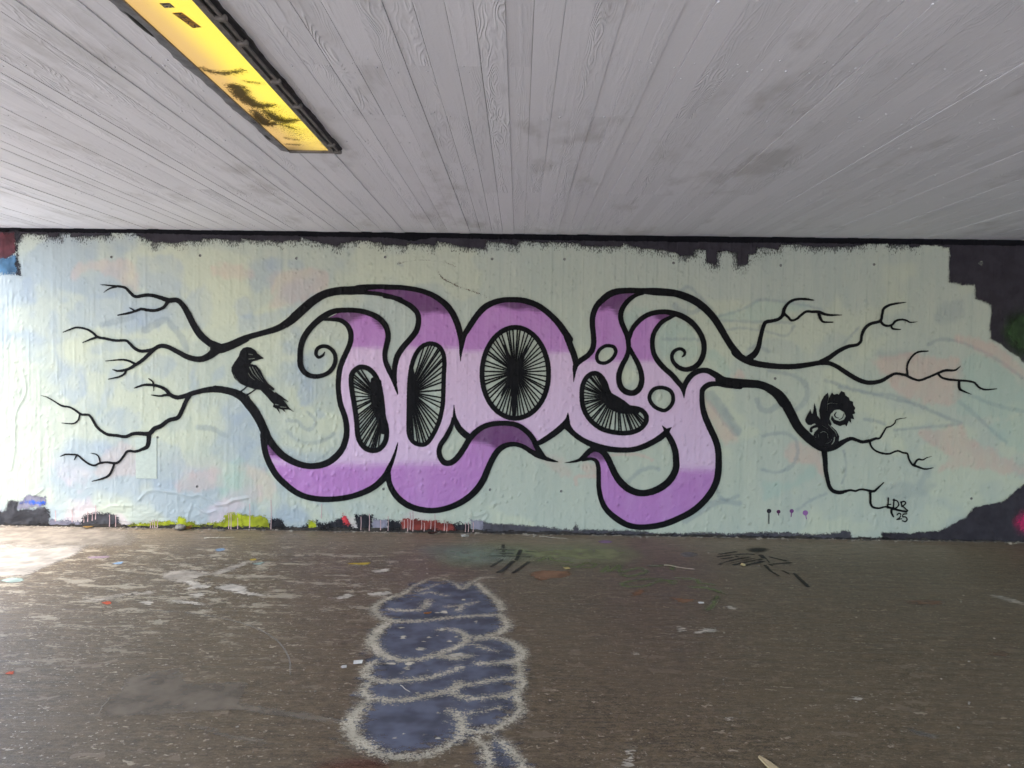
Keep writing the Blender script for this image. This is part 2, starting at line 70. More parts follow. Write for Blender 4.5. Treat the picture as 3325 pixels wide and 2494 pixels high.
D['eyes'] = [[[(-1.4919,1.5439,.0231),(-1.4137,1.5372,.0231),(-1.3507,1.4834,.0231),(-1.311,1.4059,.0231),(-1.2867,1.3046,.0231),(-1.2702,1.1874,.0231),(-1.2615,1.0857,.0231),(-1.2374,1.0077,.0231),(-1.2289,.9293,.0231),(-1.244,.8505,.0231),(-1.2906,.787,.0231),(-1.3532,.7664,.0231),(-1.424,.7849,.0231),(-1.4794,.847,.0231),(-1.5035,.9331,.0231),(-1.5121,1.0428,.0231),(-1.5285,1.1602,.0231),(-1.553,1.3008,.0231),(-1.5654,1.4101,.0231),(-1.5542,1.4884,.0231),(-1.4919,1.5439,.0231)],[(-1.4845,1.5433,.0062),(-1.3567,1.3442,.0072)],[(-1.5125,1.5256,.0062),(-1.3549,1.331,.0075)],[(-1.5235,1.5158,.0055),(-1.3542,1.3255,.0076)],[(-1.5537,1.4888,.0067),(-1.3522,1.3105,.0053)],[(-1.5578,1.4636,.0049),(-1.3509,1.3005,.0065)],[(-1.562,1.4337,.0043),(-1.3493,1.2887,.0056)],[(-1.5654,1.4101,.0067),(-1.3492,1.2848,.0071)],[(-1.5612,1.3733,.0064),(-1.3492,1.2809,.0054)],[(-1.5556,1.3238,.0046),(-1.3491,1.2756,.005)],[(-1.5481,1.2724,.0048),(-1.3491,1.2708,.0056)],[(-1.5387,1.2186,.0066),(-1.3491,1.2664,.0058)],[(-1.5299,1.1684,.0057),(-1.3467,1.256,.0068)],[(-1.5261,1.1427,.0068),(-1.3442,1.2472,.0069)],[(-1.5176,1.0823,.0067),(-1.338,1.2254,.0058)],[(-1.5137,1.0543,.0047),(-1.3352,1.2152,.0054)],[(-1.5104,1.0205,.0051),(-1.3316,1.2024,.0066)],[(-1.5074,.9823,.0061),(-1.3274,1.1877,.0059)],[(-1.5037,.9359,.0064),(-1.3215,1.1672,.0063)],[(-1.4954,.9042,.0055),(-1.3157,1.1477,.0069)],[(-1.488,.8776,.0069),(-1.3108,1.131,.0051)],[(-1.4714,.838,.0065),(-1.3028,1.1039,.0051)],[(-1.451,.8151,.0052),(-1.2969,1.084,.0066)],[(-1.4397,.8025,.0044),(-1.2937,1.073,.0055)],[(-1.405,.7799,.0048),(-1.2888,1.0545,.0071)],[(-1.3798,.7734,.0068),(-1.286,1.0435,.0059)],[(-1.3625,.7688,.0057),(-1.284,1.0359,.0071)],[(-1.3419,.7701,.0063),(-1.2815,1.0263,.0072)],[(-1.3099,.7807,.0043),(-1.2775,1.0104,.0076)],[(-1.3581,1.4286,.0231),(-1.3418,1.3351,.0424),(-1.3254,1.2414,.054),(-1.3051,1.1478,.054),(-1.277,1.0541,.0424),(-1.2604,.9445,.0231)],[(-1.3032,1.4138,.0193),(-1.2822,1.2264,.0231),(-1.2572,1.0309,.0231)]],[[(-.8318,1.7751,.02),(-.7535,1.7529,.02),(-.71,1.6912,.02),(-.6958,1.6057,.02),(-.7,1.4887,.02),(-.7022,1.3325,.02),(-.7086,1.1956,.02),(-.7384,1.0542,.02),(-.7842,.9438,.02),(-.8459,.8487,.02),(-.9084,.8281,.02),(-.9792,.8545,.02),(-1.019,.9246,.02),(-1.024,1.0343,.02),(-1.0238,1.191,.02),(-1.0227,1.324,.02),(-1.0196,1.4178,.02),(-1.0014,1.5625,.02),(-.9634,1.6721,.02),(-.9094,1.7429,.02),(-.8318,1.7751,.02)],[(-.885,1.753,.0052),(-.9915,1.4004,.0067)],[(-.8368,1.773,.0052),(-.9885,1.3886,.0075)],[(-.8106,1.7691,.0051),(-.9868,1.3823,.0059)],[(-.7842,1.7616,.0045),(-.9852,1.3759,.0054)],[(-.7468,1.7434,.0069),(-.9825,1.3655,.0054)],[(-.735,1.7266,.0069),(-.9812,1.3604,.0065)],[(-.7128,1.6952,.0049),(-.9786,1.3524,.0066)],[(-.7035,1.652,.0055),(-.9761,1.3458,.0062)],[(-.7001,1.6314,.0067),(-.9749,1.3428,.0051)],[(-.6968,1.579,.0065),(-.9723,1.3361,.0054)],[(-.6988,1.5228,.0068),(-.9699,1.33,.0067)],[(-.7003,1.4659,.0045),(-.968,1.3246,.0062)],[(-.7009,1.4233,.0065),(-.9688,1.3219,.0058)],[(-.702,1.3458,.0069),(-.9704,1.3172,.0073)],[(-.7052,1.2691,.0055),(-.972,1.312,.0063)],[(-.7075,1.2191,.0055),(-.9732,1.3085,.0058)],[(-.7138,1.1708,.0046),(-.9743,1.3052,.006)],[(-.7306,1.0912,.0068),(-.9765,1.2978,.0067)],[(-.7405,1.0491,.0052),(-.9784,1.2909,.0053)],[(-.7575,1.0082,.0064),(-.9807,1.2826,.0074)],[(-.7779,.959,.0064),(-.9834,1.2726,.0071)],[(-.8067,.9091,.006),(-.9865,1.2614,.0071)],[(-.828,.8762,.0061),(-.9887,1.2537,.0058)],[(-.8561,.8453,.0063),(-.9915,1.2431,.0069)],[(-.8798,.8375,.0068),(-.9938,1.2335,.0068)],[(-.9109,.829,.0043),(-.9968,1.2209,.0065)],[(-.9353,.8381,.0061),(-.9989,1.2121,.0063)],[(-.9749,.8529,.006),(-1.0023,1.1978,.0072)],[(-.9892,.8722,.006),(-1.0042,1.1898,.007)],[(-.9972,1.5274,.0154),(-.9884,1.4183,.0347),(-.9797,1.3246,.054),(-.9866,1.2307,.0386),(-.999,1.1288,.0193),(-1.0081,1.0111,.0096)],[(-1.0159,1.4335,.0154),(-1.0147,1.3085,.0231),(-1.0141,1.0737,.0154)]],[[(.2764,1.5178,.0224),(.273,1.4353,.0224),(.2576,1.3556,.0224),(.2307,1.2819,.0224),(.1934,1.2171,.0224),(.1469,1.1637,.0224),(.0931,1.1237,.0224),(.0342,1.0986,.0224),(-.0275,1.0895,.0224),(-.0894,1.0968,.0224),(-.149,1.1201,.0224),(-.204,1.1586,.0224),(-.252,1.2107,.0224),(-.2912,1.2744,.0224),(-.3202,1.3473,.0224),(-.3378,1.4266,.0224),(-.3436,1.5091,.0224),(-.3375,1.5917,.0224),(-.3199,1.6713,.0224),(-.2915,1.7447,.0224),(-.2535,1.8092,.0224),(-.2075,1.8623,.0224),(-.1552,1.9019,.0224),(-.0985,1.9267,.0224),(-.0394,1.9356,.0224),(.0199,1.9283,.0224),(.0773,1.9051,.0224),(.1306,1.8669,.0224),(.1781,1.8151,.0224),(.2178,1.7517,.0224),(.2482,1.6792,.0224),(.268,1.6002,.0224),(.2764,1.5178,.0224)],[(.275,1.4831,.0052),(-.0336,1.5212,.0073)],[(.2722,1.4313,.0061),(-.0337,1.5212,.0076)],[(.2623,1.3798,.0056),(-.0338,1.5211,.0064)],[(.2566,1.3527,.0065),(-.0338,1.521,.0075)],[(.2371,1.2995,.0061),(-.0339,1.521,.007)],[(.2134,1.2518,.0047),(-.034,1.5209,.0071)],[(.1921,1.2156,.006),(-.0341,1.5208,.0061)],[(.1628,1.182,.0063),(-.0342,1.5207,.0067)],[(.1304,1.1514,.0043),(-.0342,1.5206,.0054)],[(.1025,1.1307,.006),(-.0343,1.5206,.0056)],[(.0621,1.1105,.0059),(-.0344,1.5205,.0051)],[(.0301,1.098,.0049),(-.0344,1.5204,.0052)],[(-.0007,1.0934,.0051),(-.0345,1.5204,.0055)],[(-.04,1.091,.0043),(-.0346,1.5203,.0063)],[(-.0821,1.0959,.0059),(-.0347,1.5202,.0066)],[(-.1161,1.1072,.0067),(-.0347,1.5201,.005)],[(-.1557,1.1248,.005),(-.0348,1.52,.0061)],[(-.184,1.1446,.0065),(-.0349,1.52,.006)],[(-.2148,1.1703,.0059),(-.0349,1.5199,.0053)],[(-.2526,1.2117,.0052),(-.035,1.5198,.0066)],[(-.2823,1.26,.0064),(-.0351,1.5197,.0061)],[(-.301,1.2991,.006),(-.0352,1.5196,.006)],[(-.3122,1.3271,.0058),(-.0352,1.5196,.0065)],[(-.3311,1.3964,.0069),(-.0353,1.5195,.0067)],[(-.3379,1.4287,.0067),(-.0354,1.5194,.005)],[(-.341,1.4726,.0058),(-.0354,1.5194,.0067)],[(-.3425,1.5243,.0059),(-.0355,1.5193,.0074)],[(-.3382,1.5818,.0054),(-.0356,1.5192,.0056)],[(-.3293,1.6288,.0069),(-.0357,1.5191,.006)],[(-.311,1.6943,.0067),(-.0358,1.519,.0066)],[(-.3004,1.7217,.0069),(-.0358,1.519,.0064)],[(-.278,1.7676,.0051),(-.0359,1.5189,.0077)],[(-.2536,1.809,.005),(-.036,1.5188,.0063)],[(-.2312,1.835,.0059),(-.036,1.5187,.0062)],[(-.1992,1.8686,.0064),(-.0361,1.5187,.0072)],[(-.172,1.8892,.0057),(-.0362,1.5186,.0058)],[(-.1205,1.9171,.0064),(-.0363,1.5185,.0057)],[(-.0987,1.9266,.0047),(-.0363,1.5184,.0077)],[(-.0618,1.9322,.0059),(-.0364,1.5183,.0063)],[(-.0182,1.933,.0059),(-.0365,1.5183,.007)],[(.0075,1.9298,.0063),(-.0365,1.5182,.0058)],[(.0515,1.9155,.0051),(-.0366,1.5181,.0058)],[(.086,1.8988,.0055),(-.0367,1.518,.006)],[(.1228,1.8725,.0058),(-.0368,1.5179,.0051)],[(.1448,1.8514,.0055),(-.0368,1.5179,.0075)],[(.1834,1.8066,.0057),(-.0369,1.5178,.0051)],[(.2063,1.77,.0054),(-.037,1.5177,.0066)],[(.227,1.7298,.0059),(-.0371,1.5176,.0063)],[(.2478,1.6801,.0053),(-.0372,1.5176,.0061)],[(.2597,1.6332,.0048),(-.0372,1.5175,.0058)],[(.2696,1.5845,.0044),(-.0373,1.5174,.0073)],[(.2744,1.5376,.0054),(-.0374,1.5173,.0058)],[(-.0378,1.5446,.0732),(-.037,1.49,.0732)],[(-.0411,1.5056,.0424),(-.0393,1.0995,.0154)],[(-.0257,1.5136,.0347),(-.146,1.7687,.0077)],[(-.0257,1.5136,.0347),(.0719,1.7639,.0077)],[(-.049,1.5133,.0347),(-.1553,1.3011,.0077)]],[[(.6963,1.5197,.0216),(.7589,1.4972,.0216),(.8068,1.4278,.0216),(.8314,1.358,.0216),(.8715,1.2962,.0216),(.9347,1.2425,.0216),(1.0132,1.2085,.0216),(1.099,1.1981,.0216),(1.1617,1.1717,.0216),(1.1938,1.1214,.0216),(1.1872,1.0666,.0216),(1.1416,1.0112,.0216),(1.0644,.9749,.0216),(.9633,.9655,.0216),(.854,.9796,.0216),(.7598,1.0134,.0216),(.6808,1.0748,.0216),(.6249,1.1521,.0216),(.5962,1.2376,.0216),(.5892,1.3233,.0216),(.5971,1.4092,.0216),(.6347,1.4838,.0216),(.6963,1.5197,.0216)],[(.756,1.4982,.0067),(.83,1.3316,.0054)],[(.7365,1.5053,.0057),(.8275,1.3278,.0064)],[(.715,1.513,.0047),(.8248,1.3236,.0066)],[(.6853,1.5133,.0044),(.821,1.3177,.0056)],[(.6621,1.4998,.0064),(.8181,1.3131,.0068)],[(.6493,1.4923,.0062),(.8166,1.3109,.0077)],[(.6218,1.4583,.0061),(.8143,1.3085,.0051)],[(.609,1.4327,.0048),(.8129,1.3071,.0068)],[(.5964,1.4021,.0062),(.8114,1.3055,.0054)],[(.5946,1.3818,.0067),(.8104,1.3045,.0054)],[(.5911,1.3439,.0054),(.8095,1.3023,.0054)],[(.5902,1.3115,.0044),(.8111,1.2992,.0053)],[(.5924,1.2837,.0044),(.8125,1.2966,.0052)],[(.5953,1.248,.0062),(.8142,1.2933,.0074)],[(.6008,1.2239,.0054),(.8154,1.291,.0059)],[(.6144,1.1834,.0056),(.818,1.287,.0075)],[(.6238,1.1554,.0044),(.8233,1.2831,.0069)],[(.6411,1.1297,.0059),(.8287,1.2792,.0064)],[(.6709,1.0884,.0057),(.8374,1.2729,.0067)],[(.6858,1.0709,.0057),(.8413,1.2701,.0057)],[(.7235,1.0416,.0056),(.8495,1.2643,.0054)],[(.7445,1.0253,.0052),(.8582,1.2601,.007)],[(.7758,1.0076,.0062),(.8701,1.2544,.0068)],[(.8093,.9956,.006),(.8816,1.2488,.0053)],[(.8454,.9827,.0058),(.8941,1.2428,.0057)],[(.9023,.9734,.0055),(.9115,1.2344,.0059)],[(.9414,.9683,.0043),(.9275,1.2274,.007)],[(.9652,.9657,.0046),(.9373,1.2231,.0076)],[(1.0164,.9704,.0048),(.9599,1.2132,.0053)],[(1.0605,.9745,.006),(.9795,1.2046,.0072)],[(1.0769,.9808,.0059),(.9884,1.2007,.006)],[(1.1074,.9951,.0051),(1.0061,1.1945,.0067)],[(1.1382,1.0096,.0053),(1.0239,1.1899,.0054)],[(1.1613,1.0351,.006),(1.0452,1.1844,.0072)],[(1.1746,1.0513,.0065),(1.0582,1.181,.0064)],[(1.1881,1.0738,.0058),(1.0764,1.1763,.007)],[(.7918,1.3964,.0154),(.8126,1.3265,.0386),(.8643,1.2649,.0655),(.9429,1.2192,.0655),(1.0213,1.1891,.0424),(1.1073,1.1709,.0231)],[(.8088,1.3187,.0308),(.7703,1.2947,.0154)]]]
D['branches'] = [[[(-2.8401,1.6966,.0366),(-2.7224,1.7334,.0251),(-2.5657,1.8018,.0231),(-2.4012,1.8508,.0231),(-2.2604,1.8955,.027),(-2.1511,1.9593,.0347),(-2.0887,2.0145,.0386),(-2.0109,2.0855,.0386),(-1.9175,2.1644,.0366),(-1.8085,2.224,.0347),(-1.6838,2.2527,.0347),(-1.5591,2.2582,.0366),(-1.4656,2.2672,.0366)],[(-2.551,1.7978,.0283),(-2.668,1.739,.0308),(-2.783,1.701,.0386),(-2.8458,1.7002,.0411)],[(-2.8144,1.7162,.036),(-2.8981,1.7567,.0308),(-2.9818,1.8284,.0308),(-3.0444,1.9211,.0283),(-3.0966,2.0242,.0267),(-3.1487,2.1065,.0231),(-3.2009,2.1473,.0216),(-3.274,2.1443,.0206),(-3.3472,2.1661,.018),(-3.4203,2.1859,.0154),(-3.4935,2.1901,.0144),(-3.5876,2.1754,.0134),(-3.6398,2.2142,.0123),(-3.6814,2.2551,.0103),(-3.7337,2.2668,.0093),(-3.8173,2.274,.0062),(-3.9167,2.2831,.0021)],[(-3.7651,2.2644,.0072),(-3.8279,2.248,.0051),(-3.8857,2.211,.0021)],[(-3.2845,2.1307,.0154),(-3.3265,2.0782,.0129),(-3.3998,2.0492,.0129),(-3.473,2.0504,.0123),(-3.5357,2.0599,.0113),(-3.5986,2.0362,.0093),(-3.672,2.0166,.0082),(-3.7537,1.9999,.0041)],[(-3.5986,2.0466,.0062),(-3.6456,2.0709,.0031)],[(-2.8249,1.6953,.0411),(-2.8981,1.6318,.0308),(-2.9819,1.5994,.0257),(-3.0866,1.6135,.0231),(-3.1913,1.6642,.0206),(-3.2855,1.7098,.0195),(-3.3588,1.7171,.018),(-3.4323,1.6817,.0154),(-3.5371,1.6677,.0129),(-3.5999,1.695,.0129),(-3.6469,1.7412,.0113),(-3.6835,1.7647,.0103),(-3.7779,1.7634,.0103),(-3.8722,1.7798,.0103),(-3.9456,1.7945,.0103),(-3.9873,1.8303,.0093),(-4.0501,1.8659,.0082),(-4.1339,1.8804,.0072),(-4.197,1.8639,.0062),(-4.2706,1.8338,.0021)],[(-3.9456,1.7924,.0093),(-4.0087,1.7728,.0072),(-4.0876,1.7383,.0026)],[(-3.4008,1.6978,.0154),(-3.4638,1.6396,.0154),(-3.527,1.5813,.0144),(-3.5901,1.5387,.0134),(-3.6637,1.4959,.0113),(-3.7478,1.4791,.0093),(-3.8055,1.4908,.0031)],[(-3.5953,1.5491,.0093),(-3.6634,1.5773,.0082),(-3.7368,1.5836,.0062),(-3.8733,1.5702,.0021)],[(-3.6826,1.4904,.0082),(-3.6901,1.459,.0082),(-3.7375,1.427,.0072),(-3.848,1.3993,.0026)]],[[(-2.3519,.8811,.0347),(-2.3836,.9514,.0366),(-2.4191,1.0294,.0386),(-2.4704,1.115,.0405),(-2.5255,1.1848,.0405),(-2.5806,1.2468,.0386),(-2.6671,1.2926,.0328),(-2.7615,1.3147,.0289),(-2.8401,1.3253,.027)],[(-2.7934,1.3197,.0288),(-2.8773,1.3185,.0257),(-2.9612,1.3048,.0216),(-3.0451,1.2827,.0206),(-3.1291,1.2522,.0195),(-3.2026,1.2386,.018),(-3.2655,1.2638,.0164),(-3.3074,1.3103,.0144),(-3.3598,1.3357,.0123),(-3.4228,1.3505,.0113),(-3.5068,1.3513,.0093),(-3.5593,1.336,.0072),(-3.6035,1.3186,.0031)],[(-3.4207,1.3505,.0072),(-3.4279,1.3817,.0062),(-3.4646,1.4105,.0041)],[(-3.4196,1.3453,.0041),(-3.4198,1.2982,.001)],[(-3.2655,1.2586,.0103),(-3.318,1.2578,.0093),(-3.3601,1.2489,.0072),(-3.444,1.2581,.0031)],[(-3.0766,1.2665,.018),(-3.1187,1.1979,.018),(-3.1503,1.1242,.018),(-3.1924,1.0502,.018),(-3.2766,1.0228,.0175),(-3.3503,.9692,.018),(-3.4135,.942,.0195),(-3.4662,.894,.0185),(-3.5715,.8956,.0154),(-3.6241,.8885,.0144),(-3.6874,.8623,.0134),(-3.7716,.8716,.0123),(-3.8559,.8808,.0123),(-3.9084,.9084,.0113),(-3.9608,.9549,.0113),(-3.9973,1.0174,.0103),(-4.0339,1.0609,.0093),(-4.1024,1.0662,.0093),(-4.1601,1.1042,.0082),(-4.2125,1.1317,.0072),(-4.2862,1.1443,.0072),(-4.3491,1.1801,.0051),(-4.4226,1.2209,.0036),(-4.4835,1.2389,.0015)],[(-4.1203,1.0575,.0062),(-4.1343,1.0101,.0062),(-4.182,.9779,.0051),(-4.2895,.9815,.0021)],[(-3.4663,.8783,.0206),(-3.4685,.8257,.0195),(-3.4824,.7729,.0185),(-3.5299,.7459,.0134),(-3.5932,.7239,.0103),(-3.6669,.7259,.0093),(-3.704,.6801,.0093),(-3.7411,.6321,.0093),(-3.7834,.6104,.0103),(-3.8678,.6176,.0082),(-3.9311,.6081,.0082),(-3.984,.5862,.0077),(-4.0367,.6013,.0072),(-4.0893,.6373,.0072),(-4.1418,.6808,.0072),(-4.2051,.6861,.0062),(-4.2579,.6853,.0062),(-4.3055,.6656,.0026)],[(-4.1524,.6733,.0062),(-4.1738,.6339,.0026)],[(-3.9259,.6082,.0062),(-3.9414,.6659,.0051),(-3.9676,.6919,.0041),(-4.015,.7017,.0021)],[(-3.794,.605,.0093),(-3.8154,.5467,.0093),(-3.8473,.4934,.0093),(-3.9108,.4608,.0072),(-4.006,.4361,.0026)]],[[(2.0014,1.7341,.0306),(2.0291,1.7074,.0297),(2.1024,1.6631,.0292),(2.1934,1.6327,.027),(2.3022,1.6161,.0247),(2.4378,1.6063,.0225),(2.573,1.6109,.0225),(2.6987,1.6307,.0202),(2.7884,1.6456,.0189),(2.8786,1.6423,.0171),(2.9515,1.6117,.018),(3.0433,1.5542,.0189),(3.135,1.5011,.0189),(3.226,1.4708,.018),(3.298,1.4718,.0171),(3.3695,1.4909,.0153),(3.4313,1.528,.0126),(3.4934,1.556,.0099),(3.6018,1.5412,.0099)],[(3.5813,1.5455,.0103),(3.6544,1.5104,.0093),(3.7165,1.4978,.0093),(3.7977,1.5279,.0093),(3.8786,1.5652,.0093),(3.9496,1.592,.0103),(4.0367,1.5953,.0072),(4.0867,1.6352,.0021)],[(3.6018,1.5458,.0082),(3.5943,1.618,.0082),(3.6129,1.6802,.0077),(3.6572,1.7376,.0072),(3.7078,1.762,.0067),(3.7845,1.7682,.0041)],[(3.8839,1.5601,.0082),(3.9211,1.5245,.0082),(3.9935,1.5079,.0082),(4.0862,1.501,.0082),(4.1582,1.4968,.0077),(4.2203,1.4822,.0077),(4.2628,1.4415,.0072),(4.3252,1.4196,.0067),(4.4275,1.4283,.0021)],[(4.0783,1.4926,.0103),(4.0836,1.4286,.0113),(4.1204,1.4033,.0072),(4.1933,1.3743,.0021)],[(2.1202,1.6724,.0247),(2.1823,1.7185,.027),(2.2167,1.7823,.0216),(2.2327,1.8638,.0189),(2.2529,1.9544,.0171),(2.2784,2.0133,.0157),(2.3366,2.0276,.0144),(2.3991,2.0465,.0135),(2.4341,2.083,.0144),(2.4462,2.1372,.0144),(2.4764,2.1871,.0117),(2.5205,2.2192,.0108),(2.583,2.2335,.0099),(2.655,2.2317,.009),(2.7226,2.2236,.0022)],[(2.4473,2.0967,.0112),(2.4887,2.0612,.0099),(2.5164,2.0345,.009),(2.5611,2.0469,.009),(2.605,2.0853,.0099),(2.6491,2.1174,.0099),(2.7031,2.1181,.0108),(2.7661,2.1162,.0126),(2.8205,2.0971,.0108),(2.8747,2.0889,.009),(2.978,2.092,.0022)],[(2.7666,2.0964,.0117),(2.7859,2.0517,.0117),(2.8136,2.025,.0081),(2.8991,2.0235,.0036)],[(2.7971,1.6547,.0202),(2.8681,1.6919,.0202),(2.9563,1.7563,.018),(3.045,1.8009,.0153),(3.1255,1.8174,.0126),(3.1605,1.8494,.0117),(3.1678,1.9036,.0117),(3.1929,1.967,.0135),(3.2454,2.0128,.0126),(3.3343,2.0428,.0117),(3.3503,2.1042,.0108),(3.3622,2.1538,.0108),(3.4106,2.1859,.0099),(3.4728,2.2029,.0081),(3.5665,2.2167,.0022)],[(3.3343,2.041,.0108),(3.3622,2.0099,.0099),(3.3986,1.9968,.009),(3.4431,2.0064,.009),(3.4779,2.0429,.009),(3.5313,2.0571,.0072),(3.5764,2.0487,.0063),(3.6129,2.0312,.0045),(3.6754,2.0384,.0013)],[(3.4343,2.0018,.0081),(3.4533,1.9706,.0072),(3.5235,1.9652,.0036)]],[[(1.8539,1.4784,.027),(2.0173,1.449,.0382),(2.1259,1.4442,.036),(2.2346,1.4367,.0337),(2.3258,1.4035,.0351),(2.3994,1.3501,.0382),(2.4648,1.2694,.0405)],[(2.3368,1.397,.0378),(2.4156,1.3452,.0405),(2.4796,1.2683,.0424),(2.5365,1.1679,.0424),(2.6016,1.0519,.0405),(2.6815,.9673,.0405),(2.7687,.8983,.0405),(2.8474,.8565,.0347),(2.9249,.8577,.027),(2.986,.8899,.0251),(3.0469,.9259,.0185),(3.1005,.9463,.0154),(3.1552,.9315,.0135),(3.2021,.9166,.0135),(3.2714,.9293,.0131),(3.3249,.9496,.01),(3.3635,.9541,.0069),(3.393,1.0013,.0062),(3.4223,1.0524,.0054),(3.4606,1.0647,.0046),(3.4982,1.0964,.0046),(3.5127,1.1293,.0039),(3.6048,1.1478,.0012)],[(3.2716,.9215,.0069),(3.2885,.8749,.0069),(3.3284,.8365,.0069),(3.3911,.814,.0077),(3.4532,.8087,.0069),(3.4991,.8274,.0069),(3.5374,.8381,.0069),(3.5844,.8209,.0069),(3.6233,.8137,.0069),(3.6404,.7632,.0069),(3.673,.7129,.0085),(3.7201,.694,.0085),(3.7749,.6753,.0069),(3.8214,.6737,.0046),(3.8674,.6869,.0012)],[(3.6886,.7092,.0096),(3.7106,.7486,.0085),(3.7333,.763,.0077),(3.7683,.7573,.0054),(3.8025,.7774,.0031),(3.8484,.7913,.0012)],[(2.8473,.8605,.0308),(2.8568,.7981,.0231),(2.8668,.72,.02),(2.8729,.6418,.0185),(2.8907,.5638,.0173),(2.9121,.4936,.0162),(2.9522,.4511,.0162),(3.0146,.4403,.0162),(3.0609,.4528,.0116),(3.1071,.4637,.0085),(3.1539,.4566,.0077),(3.2,.473,.0069),(3.2545,.4676,.0085),(3.3014,.4566,.0108),(3.3323,.461,.0096),(3.37,.4968,.0069),(3.4136,.5406,.0023)],[(3.2899,.4525,.0108),(3.2957,.3898,.0085),(3.2971,.3428,.0093),(3.3215,.3078,.0085),(3.3761,.2985,.0069),(3.4378,.3136,.0062),(3.4847,.3026,.0093),(3.5551,.2841,.0085),(3.6332,.2696,.0077)],[(3.4964,.2988,.0093),(3.4938,.2595,.0085),(3.5145,.2206,.0054)]]]
D['sig'] = [[[(3.46,.3963,.0058),(3.4598,.3532,.0058),(3.4575,.3021,.005)],[(3.4512,.3311,.0046),(3.4836,.3379,.0046)]],[[(3.5131,.3854,.0062),(3.5096,.299,.0058)],[(3.5055,.379,.0054),(3.5407,.3702,.0054),(3.5588,.3391,.0054),(3.5404,.3074,.0054),(3.5081,.299,.0054)]],[[(3.5805,.363,.0058),(3.589,.316,.0054)],[(3.5762,.3535,.0054),(3.6052,.3673,.0054),(3.6229,.3495,.0054),(3.6018,.328,.0054),(3.5865,.3223,.0054)],[(3.5942,.3239,.0058),(3.6422,.28,.0054)]],[[(3.5448,.238,.0046),(3.565,.2551,.0046),(3.582,.2407,.0046),(3.5685,.2112,.0046),(3.5462,.1962,.0051),(3.5894,.2031,.0046)]],[[(3.6355,.251,.0046),(3.6026,.2453,.0046),(3.5992,.2222,.0046),(3.6261,.2205,.0051),(3.6413,.1987,.0051),(3.6255,.1765,.0051),(3.5983,.1844,.0041)]]]
D['bird'] = {'poly':[[(-2.5459,1.7189),(-2.5028,1.7132),(-2.4636,1.6904),(-2.4439,1.6594),(-2.385,1.6173),(-2.4477,1.5969),(-2.4948,1.5845),(-2.5104,1.5609),(-2.4555,1.5499),(-2.4122,1.4997),(-2.3846,1.4375),(-2.3453,1.3833),(-2.2902,1.3371),(-2.2863,1.3215),(-2.3373,1.3365),(-2.2744,1.2904),(-2.2115,1.2521),(-2.158,1.2121),(-2.2036,1.2326),(-2.172,1.1939),(-2.1405,1.1512),(-2.1027,1.1188),(-2.1404,1.1395),(-2.1954,1.1426),(-2.1757,1.1115),(-2.2111,1.1384),(-2.2465,1.1497),(-2.2291,1.0989),(-2.2622,1.1455),(-2.2976,1.1631),(-2.2898,1.1883),(-2.3213,1.2192),(-2.3686,1.2734),(-2.4158,1.3197),(-2.4708,1.3267),(-2.5415,1.3492),(-2.6122,1.3795),(-2.6594,1.4258),(-2.6869,1.488),(-2.6869,1.5271),(-2.6595,1.5744),(-2.6203,1.6296),(-2.6047,1.6767),(-2.5812,1.7082)]],'legs':[[(-2.5376,1.3532,.0054),(-2.5964,1.3053,.0054),(-2.6357,1.2891,.0069)],[(-2.4645,1.3229,.0054),(-2.5296,1.2789,.0054),(-2.5767,1.2688,.0069)],[(-2.5414,1.2787,.0046),(-2.5217,1.2398,.0062)],[(-2.353,1.3284,.0039),(-2.2902,1.3215,.0031)],[(-2.2744,1.2982,.0039),(-2.1564,1.2137,.0031)]],'gaps':[[(-2.5166,1.5311,.0054),(-2.4828,1.4674,.0046),(-2.4238,1.4096,.0023)],[(-2.4908,1.5338,.0046),(-2.4475,1.4601,.0046),(-2.3885,1.3905,.0019)],[(-2.5291,1.4746,.0039),(-2.5024,1.4359,.0039),(-2.4631,1.409,.0015)],[(-2.4649,1.5302,.0023),(-2.4239,1.4683,.0027),(-2.3925,1.4218,.0012)],[(-2.5247,1.6544,.0039),(-2.487,1.6471,.0023)],[(-2.5238,1.6075,.0039),(-2.4713,1.6137,.0031)],[(-2.2741,1.1869,.0046),(-2.2427,1.1811,.0031)],[(-2.2269,1.1641,.0039),(-2.1719,1.1602,.0031)],[(-2.6633,1.4571,.0019),(-2.6358,1.4105,.0019),(-2.6044,1.3796,.0015)]]}
